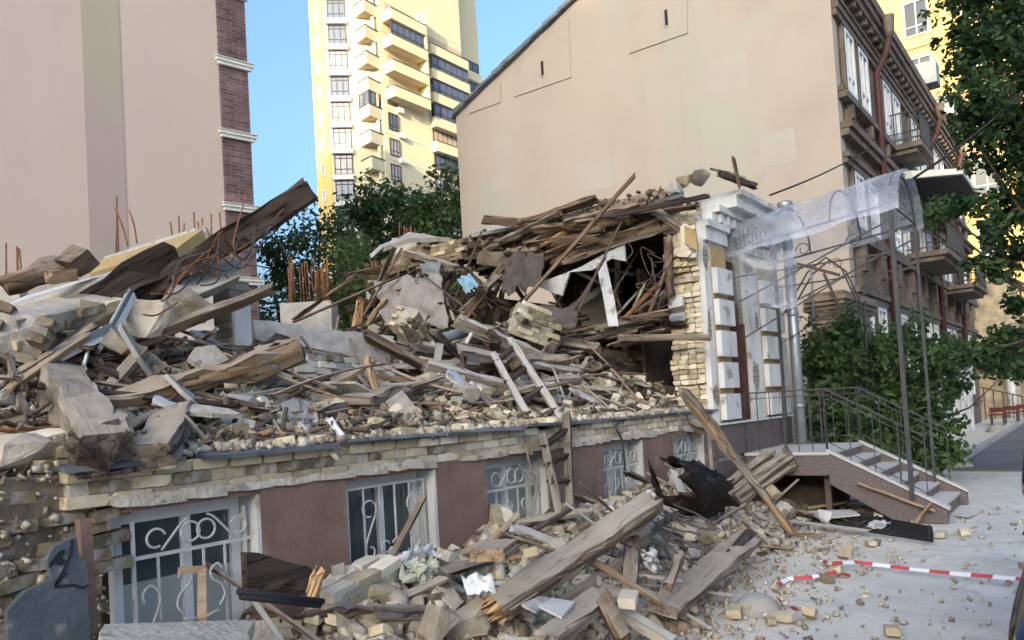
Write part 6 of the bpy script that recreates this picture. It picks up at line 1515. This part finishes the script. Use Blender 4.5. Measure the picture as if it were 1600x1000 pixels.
# wires on the ladder and windows
wire([AY(980,655,4.5), AY(962,665,4.4), AY(972,690,4.38), AY(978,745,4.4)], .014, 'torn cable hanging over the brick band', 'iron')
wire([AY(822,675,4.5), AY(826,720,4.42), AY(838,760,4.4), AY(830,820,4.4)], .012, 'dusty cord hanging in front of the third window', 'cloth_grey')
wire([AY(880,810,4.0), AY(905,790,4.0), AY(912,815,4.0), AY(905,835,4.0)], .006, 'thin looped wire by the ladder foot', 'cloth_grey')
# bent reinforcement mesh
for i in range(26):
    a = (965+rw.uniform(0,90), 780+rw.uniform(0,60)); L_ = rw.uniform(40,110); an = rw.choice([.35, .45, 1.2, .55, 2.0])+rw.gauss(0,.18)
    pts = []
    for k in range(4):
        t = k/3; x_ = a[0]+math.cos(an)*L_*t+rw.uniform(-4,4); y_ = min(890, a[1]+math.sin(an)*L_*t+rw.uniform(-5,5)); pts.append(AZ(x_, y_, max(.45, .95-(y_-780)*.005)))
    wire(pts, .009, 'black bent steel rod in the tangle on the lower heap', 'iron', 'steel_rod', 'tangle of steel rods')
# burnt sheet metal
bt_ = thing('burnt_boiler', 'charred twisted sheet metal drum lying before the fifth window', 'scrap metal', AZ(1075,800,.3))
cc = AY(1050,762,3.9)
def drum(u_, v_):
    an = 2*math.pi*u_*.74+1.2; ax = v_*.8-.35; rr = .27*(1+.45*fbm(u_*3, v_*2.4, 2)+.20*fbm(u_*9, v_*7, 4)+.08*fbm(u_*22, v_*18, 7))*(1-.1*v_)
    jag = .16*fbm(u_*11, 3.1, 1) if v_ < .08 or v_ > .92 else 0
    return cc+V((ax+jag)*.8+.05*math.sin(an*2), -.2+math.cos(an)*rr*.8-(ax+jag)*.35, math.sin(an)*rr+.02-(ax+jag)*.30)
o = sheet(drum, 40, 18, 'drum', 'burnt_metal', None, None, .012); o.parent = bt_; o.matrix_parent_inverse = world_of(bt_).inverted()
for (A_,B_,C_,D_,nm) in ((AY(1012,716,3.95),AY(1026,745,3.9),AY(1040,790,3.85),AY(1020,760,3.95),'torn_flap'), (AY(1085,775,3.9),AY(1120,732,3.95),AY(1122,770,3.85),AY(1095,805,3.8),'torn_flap'), (AY(1080,772,3.8),AY(1135,765,3.75),AY(1130,800,3.7),AY(1085,805,3.7),'bottom_plate')):
    o = quad_sheet(A_,B_,C_,D_, .05, 3, 10, 8, nm, 'burnt_metal', None, None, .01, 4); o.parent = bt_; o.matrix_parent_inverse = world_of(bt_).inverted()
tag(inst('foam_lump', lump(V(0,0,0), (.11,.1,.05), 'slab_white', 'x', 401).data, TRS(AY(1014,768,3.9), .2,.1,.3)), 'small white foam block beside the burnt drum', 'foam')
quad_sheet(AZ(1155,785,.32), AZ(1172,783,.3), AZ(1213,813,.1), AZ(1196,820,.06), .05, 5, 16, 6, 'torn_sheet', 'slab_white', 'torn white sheet lying behind the leaning timber', 'sheet')
quad_sheet(AZ(1160,800,.2), AZ(1176,800,.2), AZ(1180,822,.05), AZ(1168,824,.05), .05, 4, 6, 8, 'torn_sheet', 'tape_white', 'crumpled pale plastic scrap below the torn white sheet', 'scrap')
quad_sheet(AZ(1008,862,.62), AZ(1022,858,.62), AZ(1032,888,.45), AZ(1010,890,.45), .10, 4, 10, 10, 'torn_sheet', 'slab_white', 'crumpled white foil in the rod tangle', 'foil')
# black fence panel lying flat before the porch
fp = thing('fence_panel', 'black iron fence panel lying flat on the pavement before the porch', 'fence panel', AZ(1350,825,.04))
f0, f1, f2, f3 = AZ(1240,812,.05), AZ(1300,795,.06), AZ(1456,824,.05), AZ(1458,846,.05)
for k in range(8):
    t = k/7; obj('bar', MB().bar(f0.lerp(f1,t), f3.lerp(f2,t), .022), G('rubber'), fp)
for t in (.02,.5,.98): obj('cross_bar', MB().bar(f0.lerp(f3,t)+V(0,0,.018), f1.lerp(f2,t)+V(0,0,.018), .03, .015), G('rubber'), fp)
tag(obj('sheet_metal_board', MB().prism([AZ(1262,800,.10), AZ(1330,798,.10), AZ(1344,806,.10), AZ(1280,812,.10)], (0,0,.02)), G('tread_stone')), 'flat light stone tile lying on the fence panel', 'tile')
quad_sheet(AZ(1352,822,.07), AZ(1366,813,.09), AZ(1392,815,.09), AZ(1378,826,.07), .05, 3, 8, 6, 'paper_scrap', 'slab_white', 'folded white paper scrap on the fence panel', 'paper')
tag(inst('foam_block', lump(V(0,0,0), (.26,.2,.18), 'slab_white', 'x', 402).data, TRS(AZ(1287,806,.16), .1,.1,.4)), 'bluish white foam block lying before the porch', 'foam')
tag(obj('loose_tile', MB().prism([AZ(1493,806,.02), AZ(1505,800,.02), AZ(1526,803,.02), AZ(1513,809,.02)], (0,0,.03)), G('tread_stone')), 'broken grey stair tile beside the bottom step', 'tile')
for o in [x for x in list(bpy.data.objects) if x.get('label') == 'x']: bpy.data.objects.remove(o)
# concrete hemispheres
def dome(p, r_, label):
    vs = []; nu, nv = 28, 10; mb = MB()
    for j in range(nv+1):
        a = (math.pi/2)*j/nv
        for i in range(nu): an = 2*math.pi*i/nu; vs.append((r_*math.cos(a)*math.cos(an), r_*math.cos(a)*math.sin(an), r_*.82*math.sin(a)-.02))
    mb.add(vs, [(j*nu+i, j*nu+(i+1) % nu, (j+1)*nu+(i+1) % nu, (j+1)*nu+i) for j in range(nv) for i in range(nu)])
    o = inst('concrete_hemisphere', mb.mesh('concrete_hemisphere', G('concrete'), True), Matrix.Translation(p)); tag(o, label, 'bollard')
dome(AZ(1183,954,0), .205, 'dusty concrete hemisphere bollard on the pavement beside the tape')
dome(AZ(1497,730,0), .30, 'concrete hemisphere bollard on the street beyond the bush')
dome(V(33,3.1,.0), .35, 'pale hemisphere bollard far down the street near the benches')
# barrier tape: alternating red and white lengths
def tape(pts, label, w_=.045, seg=.11):
    t = thing('barrier_tape', label, 'tape', pts[0]); P = []
    for i in range(len(pts)-1):
        k = max(1, int((pts[i+1]-pts[i]).length/.03))
        for j in range(k): P.append(pts[i].lerp(pts[i+1], j/k))
    P.append(pts[-1]); acc = 0; red = True; cur = [P[0]]; idx = 0
    def flush(c, red):
        vs = []
        for q in c:
            i_ = P.index(q); d_ = (P[min(i_+1,len(P)-1)]-P[max(i_-1,0)]); s_ = d_.cross(V(0,0,1))
            s_ = s_.normalized() if s_.length > 1e-6 else V(1,0,0)
            an = .9+.35*fbm(i_*.05, 3.3); s_ = s_*math.cos(an)+V(0,0,1)*math.sin(an)
            if s_.z < 0: s_ = -s_
            vs += [q+V(0,0,.006), q+s_*w_+V(0,0,.006)]
        m = MB().add(vs, [(2*i,2*i+1,2*i+3,2*i+2) for i in range(len(c)-1)])
        obj('red_stripe' if red else 'white_stripe', m, G('tape_red' if red else 'tape_white'), t)
    for i in range(1, len(P)):
        acc += (P[i]-P[i-1]).length; cur.append(P[i])
        if acc > seg: flush(cur, red); cur = [P[i]]; red = not red; acc = 0
    if len(cur) > 1: flush(cur, red)
tape([AZ(1620,912,.06), AZ(1586,908,.05), AZ(1500,901,.03), AZ(1400,890,.03), AZ(1340,882,.03), AZ(1300,884,.08), AZ(1282,880,.02), AZ(1310,897,.02), AZ(1268,906,.03), AZ(1235,908,.02), AZ(1217,917,.02)], 'long red and white barrier tape trailing over the pavement', .04, .17)
tape([AZ(1220,938,.06), AZ(1226,950,.02), AZ(1240,955,.02), AZ(1258,957,.05)], 'crumpled end of red and white tape beside the hemisphere', .06, .09)
tape([AZ(1308,902,.04), AZ(1318,900,.05), AZ(1328,903,.03)], 'short red tape scrap below the long tape', .05, .2)
# things in front of the wall, left
tag(obj('fallen_panel', MB().prism([AY(12,955,4.28), AY(40,925,4.28), AY(82,905,4.28), AY(74,876,4.28), AY(84,855,4.28), AY(120,838,4.28), AY(123,865,4.28), AY(136,880,4.28), AY(141,1010,4.28), AY(12,1010,4.28)], (0,.05,0)), G('panel_bluegrey')), 'cracked blue grey panel leaning on the decayed wall end', 'panel')
gfp = bpy.data.objects['fallen_panel']
g1 = MB().prism([AY(78,880,4.275), AY(92,862,4.275), AY(102,858,4.275), AY(96,872,4.275), AY(103,876,4.275), AY(96,884,4.275), AY(86,880,4.275), AY(76,888,4.275)], (0,.003,0)); obj('painted_mark', g1, G('graffiti_black'), gfp)
g2 = MB()
for (a, b) in (((113,843),(111,865)),((111,865),(100,890)),((100,890),(86,914)),((86,914),(92,908)),((92,908),(104,895))): g2.bar(AY(*a,4.273), AY(*b,4.273), .012, .004, upv=(0,1,0))
tag(obj('painted_line', g2, G('graffiti_black'), gfp), kind='stuff')
g3 = MB().bar(AY(84,917,4.274), AY(116,914,4.274), .004, .012).bar(AY(116,914,4.274), AY(128,919,4.274), .004, .012).bar(AY(128,919,4.274), AY(138,914,4.274), .004, .010); tag(obj('crack', g3, G('graffiti_black'), gfp), kind='stuff')
tag(obj('vertical_joint', MB().bar(AY(130,810,4.45), AY(140,985,4.42), .07, .06), G('brown_stucco')), 'narrow strip of brown stucco left standing beside the first window', 'stucco strip')
slab([AY(165,975,3.95), AY(395,968,3.95), AY(388,1010,3.4), AY(150,1015,3.4)], .10, 'plaster_cream', 'pale concrete slab lying below the first window')
lf = thing('door_frame_piece', 'orange L-shaped wooden frame piece leaning at the first window', 'frame', AY(312,970,4.2))
obj('jamb', MB().bar(AY(316,892,4.3), AY(316,975,4.15), .05, .04), G('wood_orange'), lf); obj('head', MB().bar(AY(321,889,4.3), AY(279,892,4.32), .035, .04), G('wood_orange'), lf)
tag(inst('dark_board', MB().prism([AY(385,864,3.85), AY(405,864,3.85), AY(450,878,3.85), AY(484,886,3.85), AY(502,905,3.85), AY(495,930,3.85), AY(388,935,3.85)], (0,.06,0)).mesh('dark_board', G('wood_dark')), Matrix.Identity(4)), 'dark broken board standing on edge between the first two windows', 'board')
beam(AY(497,897,3.8), AY(486,928,3.8), .08, .06, 'wood_fresh', 'fresh torn edge at the end of the dark broken board', rough=.02)
for i, (a, b) in enumerate((((372,924),(505,940)),((376,932),(500,946)))):
    tag(obj('black_pipe', MB().tube([AY(*a,3.6), AY(*b,3.6)], .018, 8), G('rubber'), None, True), '%s thin black pipe lying below the dark board' % ('upper','lower')[i], 'pipe')
# slatted panel
sp_ = thing('slatted_panel', 'grey slatted wooden panel lying at the bottom of the heap', 'panel', AZ(515,975,.5))
c0, c1, c2, c3 = AZ(472,958,.50), AZ(533,955,.52), AZ(560,1000,.42), AZ(490,1005,.42)
for k in range(5):
    t0, t1 = k/5+.01, (k+1)/5-.02
    obj('slat', MB().prism([c0.lerp(c1,t0), c0.lerp(c1,t1), c3.lerp(c2,t1), c3.lerp(c2,t0)], (0,0,.025)), G('wood_grey'), sp_)
for t in (.12,.8): obj('batten', MB().bar(c0.lerp(c3,t)-V(0,0,.012), c1.lerp(c2,t)-V(0,0,.012), .05, .02), G('wood_grey'), sp_)
# mineral wool, sheets and tin near the second window
wl = MB()
for i in range(140):
    c = AY(662+rw.gauss(0,10), 898+rw.gauss(0,9), 4.05+rw.gauss(0,.05)); s = rw.uniform(.03,.07); wl.hull([(c+Vector((rw.gauss(0,1),rw.gauss(0,1),rw.gauss(0,1)))*s*.6) for _ in range(8)])
tag(obj('mineral_wool', wl, G('foam')), 'clump of greenish mineral wool below the second window', 'insulation')
quad_sheet(AY(610,872,4.2), AY(668,850,4.25), AY(705,880,4.1), AY(620,905,4.1), .10, 4, 18, 10, 'crumpled_sheet', 'slab_white', 'crumpled grey white tin sheet at the foot of the second window', 'tin sheet')
quad_sheet(AY(668,862,4.25), AY(690,862,4.25), AY(748,915,3.95), AY(700,925,3.95), .08, 4, 16, 8, 'crumpled_sheet', 'concrete', 'bent grey sheet sliding down beside the mineral wool', 'tin sheet')
quad_sheet(AZ(720,900,.72), AZ(770,898,.72), AZ(775,925,.62), AZ(730,930,.62), .06, 3, 12, 8, 'crumpled_sheet', 'white_frame', 'pale turquoise white plastic sheet near the splintered beam', 'plastic sheet')
quad_sheet(AZ(380,955,.62), AZ(580,950,.66), AZ(590,965,.56), AZ(370,975,.52), .07, 3, 20, 6, 'crumpled_sheet', 'iron_brown', 'long bent brown tin strip below the brick pile', 'tin sheet')
tag(obj('tile', MB().prism([AZ(842,950,.5), AZ(862,938,.5), AZ(898,944,.46), AZ(878,968,.42)], (0,0,.02)), G('tread_stone')), 'shiny pale tile lying under the huge beam', 'tile')
tag(obj('tile', MB().prism([AZ(815,948,.52), AZ(842,936,.52), AZ(858,938,.5), AZ(838,960,.48)], (0,0,.02)), G('concrete')), 'duller grey tile beside the shiny pale tile', 'tile')
tag(inst('stacked_tiles', MB().box(-.3,.3,-.12,.12,0,.04).box(-.25,.32,-.1,.13,.042,.075).mesh('stacked_tiles', G('wood_orange')), TRS(AZ(775,868,.84), 0,.06,.5)), 'two orange roof laths stacked below the third window', 'lath')
quad_sheet(AY(452,640,5.3), AY(490,622,5.4), AY(500,668,4.9), AY(455,678,4.9), .12, 4, 12, 10, 'fabric_sheet', 'cloth_grey', 'greyish rag hanging at the end of the hewn beam', 'cloth')
quad_sheet(AY(510,655,4.85), AY(520,652,4.85), AY(548,692,4.5), AY(540,698,4.5), .02, 2, 6, 10, 'torn_sheet', 'white_frame', 'white torn strip hanging over the slate ledge', 'strip')
beam(*P2((468,660),4.9,(524,714),4.42), .03, .02, 'wood_pale', 'thin lath sliding down over the brick band', rough=.003)

# ================================================================ PERSON AND CAR AT THE RIGHT EDGE
pp = V(8.35, .312, 0)
def person(label, base, rz):
    J = {'pelvis':(0,0,.95),'spine':(0,.0,1.15),'chest':(0,.01,1.36),'neck':(0,0,1.50),'hl':(.09,0,.90),'kl':(.10,-.02,.50),'al':(.10,.02,.09),'tl':(.10,-.16,.04),
         'hr':(-.09,0,.90),'kr':(-.11,-.02,.50),'ar':(-.12,.02,.09),'tr':(-.13,-.16,.04),'sl':(.19,0,1.42),'el':(.27,.02,1.13),'wl':(.28,-.06,.88),'sr':(-.19,0,1.42),'er':(-.28,.02,1.13),'wr':(-.30,-.06,.88)}
    E = [('pelvis','spine'),('spine','chest'),('chest','neck'),('pelvis','hl'),('hl','kl'),('kl','al'),('al','tl'),('pelvis','hr'),('hr','kr'),('kr','ar'),('ar','tr'),('chest','sl'),('sl','el'),('el','wl'),('chest','sr'),('sr','er'),('er','wr')]
    rad = {'pelvis':.15,'spine':.14,'chest':.155,'neck':.06,'hl':.095,'kl':.065,'al':.05,'tl':.042,'hr':.095,'kr':.065,'ar':.05,'tr':.042,'sl':.075,'el':.052,'wl':.038,'sr':.075,'er':.052,'wr':.038}
    t = thing('person', label, 'person', base, rz=rz); nm = list(J)
    def skin(name, keys, edges, rads, mat, root, sub=2):
        me = bpy.data.meshes.new(name); me.from_pydata([J[k] if k in J else k for k in keys], [(keys.index(a), keys.index(b)) for a, b in edges], [])
        o = bpy.data.objects.new(name, me); C.objects.link(o); o.parent = t
        m = o.modifiers.new('skin', 'SKIN'); s2 = o.modifiers.new('sub', 'SUBSURF'); s2.levels = sub; s2.render_levels = sub; m.use_smooth_shade = True
        for i, k in enumerate(keys):
            sv = me.skin_vertices[0].data[i]; sv.radius = (rads[i], rads[i]*(.75 if k in ('chest','spine','pelvis') else 1)); sv.use_root = (k == root)
        me.materials.append(G(mat)); return o
    if True:
        me0 = bpy.data.meshes.new('tmp')
    keys = [k for k in nm]; o = skin('body', keys, E, [rad[k] for k in keys], 'jacket_blue', 'pelvis')
    hd = MB()
    for j in range(11):
        a = math.pi*j/10-math.pi/2
        for i in range(16):
            an = 2*math.pi*i/16; r_ = .092*math.cos(a)*(1-.12*(a < 0)); hd.v.append((r_*math.cos(an)*.88, r_*math.sin(an)*1.08-.02, 1.655+.12*math.sin(a)))
    for j in range(10):
        for i in range(16): hd.f.append((j*16+i, j*16+(i+1) % 16, (j+1)*16+(i+1) % 16, (j+1)*16+i)); hd.m.append(0)
    hd.hull([(-.012,-.115,1.66),(.012,-.115,1.66),(0,-.14,1.635),(-.018,-.11,1.63),(.018,-.11,1.63)])
    for s in (-1,1): hd.hull([(s*.08,-.02,1.68),(s*.095,0,1.69),(s*.095,.015,1.65),(s*.085,-.01,1.62),(s*.078,.01,1.66)])
    me = hd.mesh('head', G('skin'), True); h = bpy.data.objects.new('head', me); C.objects.link(h); h.parent = t
    hr = MB()
    for j in range(8):
        a = math.pi/2*j/7
        for i in range(16):
            an = 2*math.pi*i/16; r_ = .101*math.cos(a); hr.v.append((r_*math.cos(an)*.9, r_*math.sin(an)*1.08-.008, 1.672+.112*math.sin(a)))
    for j in range(7):
        for i in range(16): hr.f.append((j*16+i, j*16+(i+1) % 16, (j+1)*16+(i+1) % 16, (j+1)*16+i)); hr.m.append(0)
    me = hr.mesh('hair', G('rubber'), True); h = bpy.data.objects.new('hair', me); C.objects.link(h); h.parent = t
    for s in (-1,1):
        w_ = Vector(J['wl' if s > 0 else 'wr']); hb = MB(); hb.hull([w_+V(s*a,b,c) for a in (-.012,.016) for b in (-.038,.03) for c in (.02,-.075)])
        for f in range(4):
            b = -.032+f*.019; l_ = (.066,.076,.072,.056)[f]; hb.tube([w_+V(0,b,-.07), w_+V(-s*.006,b-.002,-.07-l_*.5), w_+V(-s*.022,b-.004,-.07-l_)], [.0095,.009,.007], 6)
        hb.tube([w_+V(0,-.035,-.02), w_+V(-s*.01,-.058,-.055), w_+V(-s*.02,-.062,-.085)], [.012,.0105,.008], 6)
        me = hb.mesh('hand', G('skin'), True); h = bpy.data.objects.new('hand', me); C.objects.link(h); h.parent = t
surf('jacket_blue', [(.018,.03,.075), (.03,.045,.10)], 6, .85, .2); surf('skin', [(.42,.24,.18), (.47,.28,.21)], 6, .6, .05)
person('person in a dark blue top with arms hanging at the right edge', pp, R(120))
# parked black car, only a corner of it reaches the frame
cr_ = thing('parked_car', 'parked black car of which only a dark rounded corner shows', 'car', (5.5, -.46, 0))
prof = [(-2.1,.45),(-2.12,.74),(-2.0,.90),(-1.35,.98),(-.75,1.42),(.35,1.46),(1.05,1.05),(1.85,.90),(2.08,.72),(2.1,.42),(1.75,.30),(-1.8,.30)]
cb = MB(); SEC = [(-.84,.90),(-.80,.97),(-.6,1.0),(0,1.01),(.6,1.0),(.80,.97),(.84,.90)]
for (yy, s) in SEC:
    for (x, z) in prof: cb.v.append((5.5+x*(.97+.03*s), -.46+yy*(1 if z < 1.1 else .80), .30+(z-.30)*s))
k_ = len(prof)
for j in range(len(SEC)-1):
    for i in range(k_): cb.f.append((j*k_+i, j*k_+(i+1) % k_, (j+1)*k_+(i+1) % k_, (j+1)*k_+i)); cb.m.append(0)
cb.f.append(tuple(range(k_))[::-1]); cb.m.append(0); cb.f.append(tuple((len(SEC)-1)*k_+i for i in range(k_))); cb.m.append(0)
bo = obj('body', cb, G('car_paint'), cr_, True); md = bo.modifiers.new('sub', 'SUBSURF'); md.levels = 2; md.render_levels = 2
for s in (-1,1):
    for x in (-1.3, 1.3):
        wh = obj('wheel', MB().tube([V(5.5+x,-.46+s*.70,.31), V(5.5+x,-.46+s*.86,.31)], .31, 20), G('rubber'), cr_, True); obj('rim', MB().tube([V(5.5+x,-.46+s*.861,.31), V(5.5+x,-.46+s*.875,.31)], .2, 14), G('zinc'), wh, True)
    obj('side_window', MB().prism([V(5.5-1.0,-.46+s*.80,1.08), V(5.5+.8,-.46+s*.80,1.08), V(5.5+.3,-.46+s*.69,1.36), V(5.5-.46,-.46+s*.69,1.36)], (0,s*.012,0)), G('glass_dark'), cr_)
    obj('headlight', MB().box(5.5+1.9,5.5+2.06,-.46+s*.5-.16,-.46+s*.5+.16,.64,.76), G('glass_tower'), cr_); obj('tail_light', MB().box(5.5-2.13,5.5-2.05,-.46+s*.6-.14,-.46+s*.6+.14,.72,.86), G('tape_red'), cr_)
